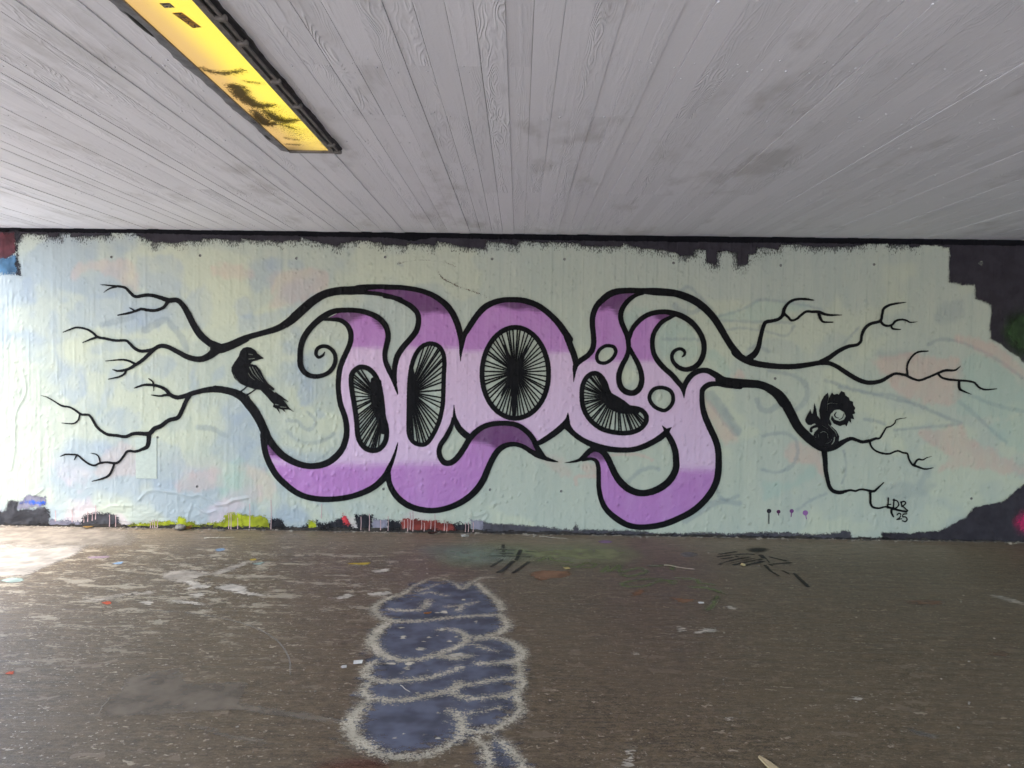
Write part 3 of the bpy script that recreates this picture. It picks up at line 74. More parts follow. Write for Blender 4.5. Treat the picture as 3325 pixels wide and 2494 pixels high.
D['squirrel'] = {'poly':[[(2.6681,1.1153),(2.684,1.1545),(2.7062,1.1938),(2.7118,1.2133),(2.7261,1.1746),(2.7363,1.1709),(2.7429,1.2099),(2.7481,1.2738),(2.7675,1.218),(2.7785,1.1559),(2.809,1.1174),(2.8725,1.0638),(2.8424,1.0321),(2.7796,1.0624),(2.7557,1.0854),(2.7252,1.0678),(2.6942,1.0689),(2.6742,1.092)],[(2.7794,1.0702),(2.8411,1.0789),(2.9035,1.0642),(2.959,1.0183),(2.9877,.9641),(2.9815,.9093),(2.9556,.8699),(2.894,.8533),(2.8161,.8678),(2.7687,.8983),(2.7439,.9526),(2.7581,.9997),(2.7882,1.0313)],[(2.809,1.1174),(2.795,1.2029),(2.8119,1.2887),(2.8338,1.3357),(2.8714,1.3712),(2.8806,1.3208),(2.9101,1.3718),(2.9261,1.3526),(2.9568,1.3608),(2.9725,1.3533),(2.9946,1.3885),(3.026,1.3735),(3.0345,1.3464),(3.066,1.3274),(3.0745,1.3003),(3.1058,1.2891),(3.1066,1.2619),(3.1292,1.2311),(3.1159,1.2076),(3.1306,1.1844),(3.1054,1.1724),(3.1223,1.1259),(3.0911,1.1332),(3.0947,1.0889),(3.0723,1.1135),(3.0522,1.0602),(3.0386,1.0779),(2.9887,1.0616),(2.9339,1.0842),(2.9055,1.1266),(2.9147,1.1579),(2.9406,1.1193),(2.9874,1.106),(3.0257,1.1206),(3.0441,1.152),(3.0275,1.1907),(2.9842,1.215),(2.9379,1.2112),(2.9019,1.1733),(2.8924,1.1264),(2.9147,1.0761),(2.8883,1.0523),(2.8409,1.0867)]],'strokes':[[(2.7912,1.061,.0139),(2.7489,1.0502,.0116),(2.7246,1.0319,.0116),(2.7268,1.0086,.0108)],[(2.954,1.1896,.0031),(2.9392,1.166,.0054),(2.9515,1.1429,.0039),(2.9788,1.1355,.0023)],[(2.9153,1.1891,.0039),(2.9299,1.2204,.0039),(2.9606,1.2286,.0031)],[(3.0241,1.1751,.0023),(3.0098,1.1359,.0031),(2.9793,1.1199,.0023)]],'gaps':[[(2.8845,1.0756,.0031),(2.9197,1.0372,.0039),(2.9557,.9987,.0042),(2.966,.9638,.0023)],[(2.8124,.9966,.0023),(2.8431,1.0087,.0027),(2.8746,.9897,.0023),(2.8851,.9469,.0031)],[(2.9453,.9556,.0054),(2.9387,.9165,.0054),(2.9201,.8889,.0039)],[(2.8618,.8958,.0019),(2.9002,.9081,.0027),(2.9225,.9397,.0019)],[(2.7672,.953,.0046),(2.7739,.9335,.0039)],[(2.8238,.8679,.0019),(2.8858,.8704,.0027)],[(2.7934,.9846,.0012),(2.7984,.9456,.0019)],[(2.8744,1.2663,.0031),(2.9051,1.2745,.0023),(2.9595,1.2675,.0015)],[(2.8803,1.3325,.0023),(2.8738,1.2896,.0019),(2.8685,1.2039,.0015)],[(2.8259,1.067,.0015),(2.8811,1.0327,.0027)]]}
D['dots'] = [[(2.3548,.2557,.0203),(2.3564,.1947,.0048),(2.3579,.138,.0043)],[(2.4434,.2506,.0171),(2.4464,.2179,.0043)],[(2.5661,.2591,.0182),(2.5632,.2067,.0043)],[(2.6937,.2437,.0235),(2.7061,.1872,.0043)]]
D['topdark'] = [(-4.8607,2.6983),(-4.687,2.6975),(-4.6432,2.7438),(-4.4119,2.7409),(-4.4034,2.7181),(-4.3109,2.7193),(-4.3048,2.7564),(-4.195,2.7578),(-4.1895,2.7265),(-3.8198,2.7367),(-3.8139,2.7738),(-3.612,2.7706),(-3.5458,2.7343),(-3.4162,2.6846),(-3.1568,2.6821),(-3.128,2.6995),(-2.9696,2.6986),(-2.9609,2.7272),(-2.7537,2.7184),(-2.7489,2.7144),(-2.6059,2.7032),(-2.5994,2.7226),(-2.3979,2.7058),(-2.3849,2.7227),(-2.216,2.6952),(-2.1901,2.7174),(-2.0472,2.7101),(-2.0409,2.7449),(-1.8524,2.6932),(-1.6966,2.663),(-1.6708,2.689),(-1.5672,2.716),(-1.4247,2.7177),(-1.295,2.7001),(-1.2819,2.6848),(-1.0617,2.6798),(-1.0489,2.7005),(-.7964,2.6869),(-.7774,2.7257),(-.5312,2.6774),(-.3371,2.6605),(-.3122,2.7314),(-.0406,2.6963),(-.0153,2.7351),(.0259,2.7394),(.2533,2.7191),(.2673,2.7306),(.5368,2.7254),(.5585,2.6947),(.9339,2.6993),(.9476,2.7206),(1.1324,2.6806),(1.3307,2.669),(1.4658,2.6354),(1.4732,2.6214),(1.6005,2.6202),(1.6064,2.6724),(1.7123,2.6737),(1.722,2.5611),(1.8074,2.534),(1.8186,2.661),(1.9102,2.6691),(2.0026,2.6421),(2.0123,2.5366),(2.1039,2.5448),(2.1087,2.6364),(2.1649,2.6441),(2.1776,2.7006),(2.3754,2.689),(2.4165,2.7317),(2.5009,2.7398),(2.7129,2.7143),(2.8959,2.7165),(3.0786,2.7258),(3.2457,2.7585),(3.3883,2.7756),(3.3943,2.745),(3.5733,2.7421),(3.5942,2.7271),(3.6761,2.723),(3.6905,2.7487),(3.7877,2.7448),(3.8852,2.7307),(3.9517,2.7264),(3.9576,2.4044),(4.0653,2.3956),(4.076,2.3803),(4.1933,2.387),(4.2032,2.2539),(4.2754,2.2344),(4.3501,2.2046),(4.3514,1.8862),(4.4426,1.8565),(4.5063,1.7957),(4.6109,1.7353),(4.6735,1.6795),(4.8215,1.5837),(4.9405,1.7283),(4.8939,2.9162),(-5.032,2.9103)]
D['topblack'] = [(-5.0332,2.8018),(-5.0337,2.7619),(-3.7043,2.7637),(-2.5524,2.7578),(-1.2265,2.7513),(-1.0029,2.7228),(-.8315,2.7561),(.0258,2.7468),(2.018,2.7457),(2.9248,2.7512),(3.7164,2.7497),(4.9005,2.7474),(4.8939,2.9162),(-5.032,2.9103)]
D['lowdark'] = [(4.8084,.5882),(4.7162,.5502),(4.5378,.3857),(4.4049,.3523),(4.2513,.3184),(4.2027,.234),(4.0506,.1478),(3.9491,.0916),(3.7426,.0777),(3.6812,.0558),(3.6393,.0677),(3.4113,.0723),(3.4234,.0169),(3.2788,-.0012),(3.2666,-.1098),(5.0125,-.1098),(4.9786,.756)]
D['strip'] = [(-.3938,.1065),(-.0456,.0902),(.2588,.0733),(.5199,.0447),(.5513,.1109),(.5849,.0523),(1.2354,.0498),(1.2467,.0281),(1.5173,.0326),(1.7551,.0474),(1.9933,.0316),(2.2952,.0584),(2.5544,.0539),(2.7704,.0443),(2.9857,.0566),(3.0495,.086),(3.1252,.0763),(3.1376,.022),(3.4178,.0157),(3.4099,-.1074),(-.3964,-.1122)]
D['crust'] = [(-5.0643,.0193),(-3.7164,.0324),(-2.5485,.0338),(-1.0941,.0341),(.0652,.0296),(1.2207,.0252),(1.7972,.0201),(2.3724,.0266),(3.0188,.0198),(3.8069,.024),(5.0075,.0177),(5.0125,-.1098),(-5.0663,-.16)]
D['old'] = [('red',[(-4.9229,2.7516),(-4.7136,2.7542),(-4.7048,2.5734),(-4.7998,2.4998),(-4.9258,2.4775)]),('blue',[(-4.9256,2.4982),(-4.7996,2.5205),(-4.7049,2.5631),(-4.6752,2.3771),(-4.927,2.3687)]),('black',[(-4.7134,2.7696),(-4.6717,2.7598),(-4.6941,2.6046),(-4.69,2.4805),(-4.6649,2.3565),(-4.7067,2.3767),(-4.7101,2.5733)]),('magenta',[(4.7891,.2853),(4.7179,.258),(4.6671,.1839),(4.713,.1167),(4.7967,.0866)]),('green',[(4.4805,1.9393),(4.5361,2.0942),(4.7177,2.1582),(4.7337,1.737),(4.6094,1.7765)]),('crust',[(-4.9507,.1293),(-4.8232,.1526),(-4.8011,.243),(-4.7111,.2338),(-4.7225,.1542),(-4.5687,.1673),(-4.452,.185),(-4.4155,.1167),(-4.4111,.0002),(-4.9522,-.0086)]),('lilac',[(-4.7006,.2234),(-4.6311,.2933),(-4.5358,.2948),(-4.4492,.2698),(-4.4498,.1956),(-4.7172,.1543)]),('cobalt',[(-4.6369,.2456),(-4.4517,.2263),(-4.4519,.203),(-4.6953,.2235)]),('lilac',[(-4.4212,.0689),(-4.1142,.0474),(-4.1145,-.0003),(-4.4217,-0)]),('crust',[(-4.1142,.0474),(-4.098,.1007),(-3.9866,.1342),(-3.8809,.1359),(-3.7752,.1165),(-3.7491,.0533),(-3.7387,.0005),(-4.1145,-.0003)]),('lime',[(-3.7017,.0117),(-3.617,.0343),(-3.4584,.0453),(-3.3738,.0679),(-3.2048,.06),(-3.1836,.1101),(-3.1255,.0973),(-3.1098,.0584),(-3.0464,.0774),(-3.0201,.0387),(-2.7616,.0693),(-2.751,.1277),(-2.6878,.1498),(-2.5487,.1362),(-2.456,.1271),(-2.4557,-.0209),(-3.7017,-.0042)]),('lime',[(-2.5842,.1348),(-2.4302,.1314),(-2.3377,.115),(-2.3232,.0023),(-2.5841,.004)]),('black',[(-2.3235,.1093),(-2.2287,.1049),(-2.193,.0579),(-2.1574,.0288),(-1.8852,.0629),(-1.8731,.0037),(-2.3232,.0023)]),('lime',[(-1.9563,.0915),(-1.8912,.089),(-1.8826,.0154),(-1.9501,.0202)]),('black',[(-1.8853,.0926),(-1.8378,.0637),(-1.7787,.0765),(-1.6961,.1076),(-1.6135,.1327),(-1.5301,.033),(-1.6009,.0081),(-1.8731,.0096)]),('scarlet',[(-1.6349,.162),(-1.6017,.1388),(-1.5717,.074),(-1.6071,.0532),(-1.6394,.1085)]),('black',[(-1.5167,.158),(-1.3596,.1546),(-1.3502,.0122),(-1.4968,.0039)]),('lilac',[(-1.351,.1215),(-1.2116,.1154),(-1.2108,.0085),(-1.3526,.0098)]),('black',[(-1.2116,.1154),(-1.1289,.1049),(-1.0756,.0879),(-1.0749,.0048),(-1.2108,.0085)]),('brick',[(-1.0819,.1294),(-.8929,.117),(-.6096,.0955),(-.5144,.014),(-1.0808,.0047)]),('black',[(-.6096,.0955),(-.4327,.0865),(-.4258,.0035),(-.5497,.011)]),('lilac',[(-.4332,.128),(-.3152,.1181),(-.3082,.0292),(-.4202,.0274)])]
D['drips'] = [[(-4.357,.1495,.0036),(-4.3552,.1018,.0031),(-4.3577,.0541,.0046)],[(-4.0501,.1438,.0036),(-4.0482,.0988,.0031),(-4.0506,.0537,.0046)],[(-4.0077,.1445,.0036),(-4.0059,.1048,.0031),(-4.0082,.065,.0046)],[(-3.9756,.2085,.0036),(-3.9739,.1424,.0031),(-3.9764,.0761,.0046)],[(-3.8439,.1206,.0036),(-3.8421,.0651,.0031),(-3.8445,.0094,.0046)],[(-3.7858,.1163,.0036),(-3.7839,.0634,.0031),(-3.7863,.0103,.0046)],[(-3.4562,.0634,.0036),(-3.4542,.0316,.0031),(-3.4564,-.0002,.0046)],[(-3.435,.0743,.0036),(-3.433,.0346,.0031),(-3.4353,-.0052,.0046)],[(-3.416,.0799,.0036),(-3.414,.0376,.0031),(-3.4162,-.0048,.0046)],[(-3.3896,.075,.0036),(-3.3876,.038,.0031),(-3.3898,.0009,.0046)],[(-2.7141,.1547,.0036),(-2.712,.0807,.0031),(-2.7141,.0066,.0046)],[(-2.6931,.155,.0036),(-2.6909,.08,.0031),(-2.693,.0048,.0046)],[(-2.6298,.1085,.0036),(-2.6276,.0583,.0031),(-2.6297,.008,.0046)],[(-4.1981,.1626,.0036),(-4.1964,.1044,.0031),(-4.1989,.046,.0046)],[(-4.0875,.0796,.0036),(-4.0855,.0638,.0031),(-4.0877,.0478,.0046)],[(-2.5157,.2429,.0035),(-2.5131,.133,.0029),(-2.5165,.0229,.0046)],[(-2.3144,.2817,.0035),(-2.3117,.1452,.0029),(-2.3149,.0083,.0046)],[(-1.8388,.2537,.0035),(-1.8361,.1885,.0029),(-1.8393,.1231,.0046)],[(-1.4658,.141,.0035),(-1.463,.0787,.0029),(-1.4661,.0162,.0046)],[(-1.3868,.166,.0035),(-1.3839,.0889,.0029),(-1.3869,.0116,.0046)],[(-1.2801,.1084,.0035),(-1.2774,.0639,.0029),(-1.2806,.0193,.0046)],[(-1.2095,.1451,.0035),(-1.2066,.0799,.0029),(-1.2096,.0145,.0046)],[(-1.0581,.112,.0035),(-1.0554,.0734,.0029),(-1.0586,.0348,.0046)],[(-1.0252,.1244,.0035),(-1.0223,.068,.0029),(-1.0253,.0116,.0046)],[(-1.0021,.1841,.0035),(-.999,.107,.0029),(-1.0019,.0298,.0046)],[(-.9763,.1963,.0035),(-.973,.1044,.0029),(-.9757,.0124,.0046)],[(-.8952,.1146,.0035),(-.8925,.0731,.0029),(-.8956,.0315,.0046)],[(-.8691,.0913,.0035),(-.8663,.0527,.0029),(-.8695,.0141,.0046)],[(-.8081,.1279,.0035),(-.8053,.0834,.0029),(-.8084,.0388,.0046)],[(-.7697,.1759,.0035),(-.7664,.093,.0029),(-.7691,.0098,.0046)],[(-.6806,.1181,.0035),(-.6777,.0707,.0029),(-.6808,.0231,.0046)],[(-.6568,.0947,.0035),(-.654,.0562,.0029),(-.6571,.0176,.0046)],[(-.4823,.0976,.0035),(-.4795,.0561,.0029),(-.4825,.0145,.0046)],[(-.4541,.1039,.0035),(-.4512,.0595,.0029),(-.4542,.0149,.0046)],[(-.4093,.1047,.0035),(-.4064,.0602,.0029),(-.4094,.0157,.0046)]]
D['holepos'] = [(-3.815,2.5398),(-2.9841,2.5644),(-2.0833,2.55),(-1.2566,2.5717),(-.2631,2.5671),(.4081,2.5727),(1.4172,2.5513),(2.4063,2.5411),(3.2645,2.5604),(4.2444,2.584),(-1.2567,.4046),(-.2553,.4145),(.4118,.4105),(4.2341,.4015),(2.3827,1.4953),(-3.3867,.8602),(-3.0149,.4002)]
D['plate'] = [(-3.5927,.8553),(-3.3927,.8583),(-3.3938,.4689),(-3.5942,.4657)]
D['cracks'] = [[(-3.5632,.268,.0015),(-3.4891,.3431,.0015),(-3.4046,.3603,.0015),(-3.2992,.3461,.0015),(-3.1937,.3319,.0015),(-3.0883,.3072,.0015),(-2.9829,.3194,.0021),(-2.9091,.2784,.0026),(-2.8248,.2322,.0021),(-2.7405,.2388,.0015),(-2.6668,.2769,.0015),(-2.5489,.2999,.0015)],[(-3.0673,.223,.0021),(-3.0991,.1379,.0021),(-3.1098,.0637,.0021)],[(-3.0252,.2131,.0015),(-2.9303,.1512,.0015),(-2.8459,.1737,.001)],[(-2.8401,.2261,.0015),(-2.7453,.2356,.0015),(-2.6821,.2682,.0015),(-2.5242,.3024,.0008)],[(-2.5084,.2948,.0012),(-2.5003,.184,.0012),(-2.516,.1045,.0012)],[(-4.6626,1.4793,.0015),(-4.6329,1.2703,.0015),(-4.7297,1.0591,.0015),(-4.7433,.7433,.0015),(-4.7771,.5318,.0015)],[(-.4384,.1697,.0012),(-.3755,.1628,.0015),(-.2974,.1957,.0012),(-.2737,.1842,.0008)],[(-.2431,.2479,.0012),(-.2122,.2839,.0012),(-.1652,.2886,.0008)],[(-.2735,.1723,.0012),(-.312,.1085,.0012)],[(-4.5677,.2838,.001),(-4.4824,.3486,.001)],[(-3.8276,.2056,.001),(-3.6374,.2086,.001)]]
D['ghosts'] = [('g','s',[(1.8222,2.0568,.0045),(2.0191,2.1135,.0054),(2.1349,2.1691,.0063),(2.2236,2.2198,.0063),(2.3767,2.2128,.0054),(2.6475,2.1758,.0054),(2.7923,2.1418,.0045)]),('g','s',[(1.8228,2.0298,.0063),(2.1116,2.0201,.0063),(2.5261,2.0121,.0063)]),('g','s',[(1.8883,1.9314,.0054),(2.0681,1.9564,.0054),(2.2941,1.9278,.0054),(2.4752,1.8942,.0054),(2.5448,1.9854,.0054)]),('g','s',[(2.3215,1.5666,.0081),(2.53,1.5333,.009),(2.6492,1.4625,.0126),(2.6878,1.3724,.0144),(2.6545,1.2721,.0144),(2.5752,1.1983,.0081)]),('g','s',[(2.8471,1.4835,.0072),(3.1198,1.4058,.0072),(3.4376,1.3288,.0063),(3.6644,1.2777,.0063)]),('g','s',[(2.2201,1.2931,.0135),(2.2584,1.2118,.0153),(2.3312,1.1947,.0153),(2.4201,1.2505,.0135)]),('g','s',[(1.7851,1.3231,.036),(1.9066,1.1612,.036),(2.0374,.9992,.0315)]),('g','s',[(2.136,1.7631,.0063),(2.2075,1.7912,.009),(2.3168,1.7475,.0081)]),('g','s',[(2.9994,1.8201,.0045),(3.1039,1.9388,.0054),(3.1387,1.9753,.0045)]),('g','s',[(3.7877,1.827,.0072),(3.8887,1.8747,.0082),(4.0427,1.8665,.0082),(4.2503,1.7921,.0082),(4.4593,1.6817,.0082),(4.6593,1.5401,.0082)]),('g','p',[(3.8782,2.183),(4.0759,2.2369),(4.0869,2.0677),(3.9447,2.0349),(3.8215,2.0436)]),('g','p',[(3.3278,1.7588),(3.4098,1.7651),(3.5948,1.7625),(3.5862,1.7108),(3.4538,1.6728),(3.34,1.697)]),('g','s',[(2.9778,1.423,.0082),(3.2368,1.3749,.0082),(3.495,1.3475,.0082),(3.7556,1.2477,.0093),(4.0166,1.1375,.0093),(4.1104,1.1026,.0093),(3.9158,1.0737,.0072),(3.5051,1.0313,.0062)]),('g','s',[(4.093,1.3044,.0103),(4.22,1.2027,.0103),(4.358,1.0803,.0093),(4.5384,.9273,.0082)]),('g','s',[(4.1936,1.368,.0093),(4.4228,1.2781,.0093),(4.6908,1.2199,.0113)]),('t','p',[(4.3683,1.0805),(4.7349,1.1688),(4.7459,.8785),(4.5182,.9166)]),('g','p',[(3.3478,.4504),(3.4388,.5146),(3.6241,.5384),(3.7281,.5191),(3.7852,.6661),(3.8869,.7093),(3.8089,.5726),(3.8936,.5113),(3.7522,.415),(3.5465,.3804)]),('p','p',[(3.7322,1.0191),(3.9169,1.0426),(4.1113,1.0766),(4.177,.9634),(4.4383,.8531),(4.7744,.671),(4.7764,.6189),(4.4455,.6554),(4.238,.6939),(3.9296,.6683),(4.0284,.7948),(3.8387,.9168)]),('p','p',[(3.3095,1.6863),(3.5852,1.7417),(3.8944,1.7048),(4.09,1.6868),(4.0828,1.3044),(3.8053,1.3004),(3.5564,1.3589),(3.44,1.4608),(3.4171,1.5328),(3.3121,1.6037)]),('t','p',[(4.0903,1.6765),(4.3561,1.7009),(4.6616,1.4782),(4.7475,1.3761),(4.7538,1.2117),(4.0966,1.2021)]),('p','p',[(4.0923,1.9135),(4.3505,1.8553),(4.5074,1.7648),(4.7396,1.5825),(4.7436,1.4794),(4.4597,1.6714),(4.2503,1.7921),(4.0425,1.8717)]),('p','p',[(2.4686,.8078),(2.6057,.9037),(2.7388,.8588),(2.8181,.7975),(2.8553,.5789),(2.7906,.6719),(2.6962,.7174),(2.5487,.7151)]),('p','p',[(1.7413,1.3166),(2.0055,.9772),(2.0383,.9074),(1.8907,.9051),(1.8012,1.0757),(1.7279,1.2229)]),('g','p',[(1.7718,1.3404),(1.8261,1.3411),(2.0347,1.0557),(2.0211,.9774)]),('t','p',[(1.7507,2.0288),(2.0189,2.1225),(2.2239,2.2063),(2.6293,2.1846),(2.6485,2.1399),(2.4517,2.1012),(2.3816,2.0282),(1.8409,2.03)]),('t','p',[(1.7574,1.7398),(1.8941,1.6874),(1.9694,1.5617),(1.8982,1.5153),(1.7874,1.6135)]),('p','p',[(1.9888,1.5075),(2.0595,1.572),(2.0974,1.5)]),('t','p',[(.9654,2.0784),(1.0803,2.1418),(1.1741,2.0967),(1.0592,2.0332),(1.0231,1.9011),(.9669,2.001)]),('t','p',[(1.3153,2.0057),(1.4853,2.0235),(1.6425,1.9095),(1.6621,1.7315),(1.6025,1.622),(1.4554,1.6122),(1.2979,1.7265),(1.2718,1.8657)]),('g','s',[(1.3342,1.8433,.0069),(1.489,1.8493,.0069),(1.6594,1.8478,.0069)]),('g','s',[(1.4795,2.2861,.0077),(1.5557,2.3333,.0085),(1.6343,2.2726,.0069),(1.7766,2.1356,.0069)]),('g','s',[(1.4358,2.162,.0154),(1.4989,2.1087,.0154),(1.592,2.0945,.0139),(1.6686,2.1264,.0116)]),('g','s',[(2.286,.9614,.0077),(2.4638,.9875,.0093),(2.5816,.9346,.0093),(2.6087,.7943,.0085),(2.5498,.676,.0085),(2.4192,.6191,.0077),(2.2787,.6405,.0077)]),('t','p',[(2.313,.5156),(2.5536,.535),(2.7283,.6788),(2.7751,.6716),(2.7471,.5615),(2.5172,.4403),(2.3171,.3586)]),('g','s',[(2.623,.2691,.0062),(2.7526,.3655,.0069),(2.8906,.4305,.0062)]),('g','s',[(3.0342,.832,.0054),(3.0607,.723,.0062),(3.0564,.6055,.0054),(3.0276,.5267,.0046)]),('g','s',[(3.2188,1.1312,.0085),(3.312,1.117,.0077),(3.4058,1.0873,.0062)]),('g','s',[(1.573,.1465,.0154),(1.6805,.227,.0231),(1.8345,.316,.0193),(1.9509,.3375,.0154),(2.0776,.3199,.0135)]),('g','s',[(1.0345,.5078,.0116),(1.1265,.5957,.0116),(1.2425,.6446,.0116),(1.3208,.6301,.0096)]),('p','s',[(.8425,.7561,.0054),(1.0451,.7671,.0062),(1.1857,.7535,.0062),(1.2566,.7154,.0054)]),('g','s',[(1.8624,.458,.0093),(1.8954,.3799,.0093),(1.9739,.3536,.0093),(2.0665,.3905,.0093)]),('p','s',[(.5506,.4767,.0093),(.5651,.5477,.0093),(.7369,.5543,.0093)]),('p','p',[(.6099,.6662),(.7191,.6758),(.7365,.5739),(.6739,.5808),(.6185,.6192)]),('p','p',[(.1866,.754),(.3584,.7566),(.4851,.6565),(.4943,.5702),(.4086,.5531),(.2979,.63)]),('b','p',[(-3.5654,2.5153),(-3.1897,2.5406),(-3.2008,2.2095),(-3.556,2.2567)]),('b','p',[(-4.2167,2.0405),(-3.9224,2.2001),(-3.5039,2.2056),(-3.1904,2.1474),(-2.9292,2.2958),(-2.9294,1.9018),(-3.5049,1.8941),(-4.1339,1.8856)]),('p','p',[(-4.1833,2.3212),(-4.13,2.4771),(-3.8161,2.5121),(-3.6073,2.5044),(-3.5665,2.2255),(-3.7127,2.2858),(-3.9735,2.4067)]),('y','p',[(-2.9292,2.3165),(-2.5518,2.3731),(-2.5513,2.0107),(-2.9294,1.9018)]),('b','p',[(-4.045,2.6849),(-3.9197,2.6864),(-3.9204,2.5522),(-4.067,2.509)]),('b','p',[(-4.655,2.2944),(-4.5708,2.3369),(-4.5097,2.1302),(-4.6147,2.1184)]),('b','p',[(-4.4164,1.9859),(-4.3218,2.0079),(-4.241,1.5714),(-4.0737,1.4379),(-4.0963,1.1979),(-4.2437,1.1958),(-4.3466,1.5177)]),('y','p',[(-4.3243,1.6746),(-4.2188,1.7491),(-3.9669,1.7317),(-3.8628,1.5767),(-3.9265,1.4504),(-4.1578,1.4472)]),('b','p',[(-3.9669,1.7317),(-3.5262,1.7898),(-3.5265,1.7064),(-3.9675,1.6378)]),('g','s',[(-3.903,1.9095,.0154),(-3.7351,1.9534,.0175),(-3.6093,1.9862,.0103)]),('g','s',[(-3.505,1.8629,.0206),(-3.3792,1.9374,.0206),(-3.2954,1.9696,.0154)]),('g','s',[(-3.2745,1.9388,.0154),(-3.1701,1.8154,.0206),(-3.1075,1.6914,.0154)]),('b','p',[(-3.5062,1.5295),(-3.38,1.6355),(-3.2333,1.6063),(-3.2336,1.4811),(-3.3596,1.4271),(-3.5064,1.4564)]),('b','p',[(-2.8773,1.4653),(-2.7621,1.5295),(-2.7725,1.425),(-2.8773,1.3817)]),('b','p',[(-3.7167,1.3907),(-3.6113,1.4758),(-3.5066,1.3937),(-3.5594,1.3093),(-3.696,1.3073)]),('p','p',[(-2.3243,2.384),(-1.9812,2.458),(-1.7861,2.4141),(-1.8243,2.2664),(-2.058,2.147),(-2.3313,2.0813),(-2.2926,2.206)]),('b','p',[(-2.5276,2.5131),(-2.2154,2.517),(-2.3319,2.2831),(-2.4881,2.2423)]),('b','p',[(-2.6051,1.9843),(-2.4485,2.0175),(-2.1359,2.0839),(-2.2918,1.9185),(-2.6049,1.8364)]),('b','p',[(-2.2129,1.7092),(-2.1661,1.7722),(-2.0956,1.7498),(-2.1109,1.6482),(-2.197,1.6314)]),('b','p',[(-2.6365,2.1394),(-2.527,2.1564),(-2.5112,2.0167),(-2.6286,2.0151)]),('b','p',[(-2.153,2.5178),(-2.0283,2.5193),(-2.028,2.4497),(-2.1528,2.4559)]),('p','p',[(-2.84,2.4782),(-2.5275,2.4666),(-2.5117,2.3583),(-2.84,2.3697)]),('b','p',[(-2.056,1.6255),(-1.9619,1.6034),(-1.9132,1.2295),(-2.0466,1.2276)]),('b','p',[(-2.6986,1.3626),(-2.5494,1.3648),(-2.5411,1.0512),(-2.6826,1.0098)]),('b','p',[(-2.8401,.8501),(-2.4463,.856),(-2.3987,.6598),(-2.3353,.5425),(-2.4852,.5796),(-2.8401,.6925)]),('p','p',[(-2.6035,.6173),(-2.4063,.573),(-2.3037,.5035),(-2.2717,.346),(-2.4846,.2635),(-2.6033,.4198)]),('t','p',[(-2.7927,.4959),(-2.5245,.5159),(-2.4609,.2638),(-2.7611,.2987)]),('b','p',[(-2.3503,.2023),(-2.0111,.2314),(-1.9553,.0977),(-2.35,.0755)]),('y','p',[(-2.0191,.2709),(-1.814,.2425),(-1.7503,.1169),(-1.908,.0985)]),('b','p',[(-2.055,1.3718),(-1.9138,1.3738),(-1.9366,1.2012),(-2.0465,1.2153)]),('g','s',[(-2.1633,.9311,.01),(-2.0687,.8538,.01),(-1.9349,.8244,.01),(-1.8172,.8576,.0093),(-1.7232,.9219,.0085)]),('g','s',[(-2.1636,1.0332,.0085),(-2.0693,1.0267,.0093),(-1.9905,.9572,.01),(-1.912,.9819,.0093),(-1.9124,1.0604,.0077),(-1.9754,1.1144,.0069)]),('b','p',[(-1.897,1.1234),(-1.8421,1.1321),(-1.8262,1.0853),(-1.881,1.0688)]),('y','p',[(-2.1789,.8994),(-2.0529,.8384),(-1.7778,.8425),(-1.6762,.9383),(-1.6599,.8286),(-1.7772,.7324),(-2.0131,.7288),(-2.1471,.8055)]),('g','s',[(-1.9733,.627,.0062),(-1.8556,.6839,.0054),(-1.7382,.7802,.0054)]),('b','p',[(-3.5928,.8238),(-3.1929,.7668),(-3.1725,.4196),(-3.4045,.3948)]),('p','p',[(-3.8249,.7572),(-3.614,.7814),(-3.4779,.5519),(-3.6151,.4971),(-3.9846,.4913)]),('p','p',[(-3.1935,.4509),(-2.8248,.5831),(-2.7722,.4048),(-3.141,.3462)]),('b','p',[(-3.9499,1.0181),(-3.7178,1.1264),(-3.508,.9931),(-3.7188,.906),(-3.9292,.9659)]),('b','p',[(-3.9931,.8388),(-3.8246,.8203),(-3.8462,.7148),(-3.9832,.7337)]),('b','p',[(-4.1365,1.4867),(-4.0734,1.4876),(-4.096,1.2466),(-4.1485,1.2563)]),('g','s',[(-3.0034,.9586,.0154),(-2.8774,.95,.0154),(-2.7408,.8786,.0123)]),('b','p',[(-3.8212,1.4911),(-3.7162,1.4926),(-3.9286,1.0708),(-3.9708,1.0492)]),('t','p',[(-2.8248,.5093),(-2.6146,.6705),(-2.5493,.5663),(-2.6143,.3756),(-2.8143,.3514)]),('b','p',[(-3.0658,1.5017),(-3.0239,1.5023),(-3.0242,1.2516),(-3.0661,1.2405)]),('g','s',[(-1.1346,2.5151,.0062),(-1.0955,2.4924,.0054)])]
D['smear'] = [[(-.7607,2.4349,.0062),(-.7134,2.3775,.01),(-.6353,2.336,.01),(-.5728,2.3097,.0069),(-.5338,2.2947,.0031),(-.4948,2.2836,.0069),(-.4011,2.2524,.0077),(-.3074,2.2126,.0031)],[(-1.1315,2.5156,.0129),(-1.0474,2.5359,.0032),(-.8921,2.5482,.0026),(-.6977,2.5275,.0032),(-.6002,2.4927,.0051)]]
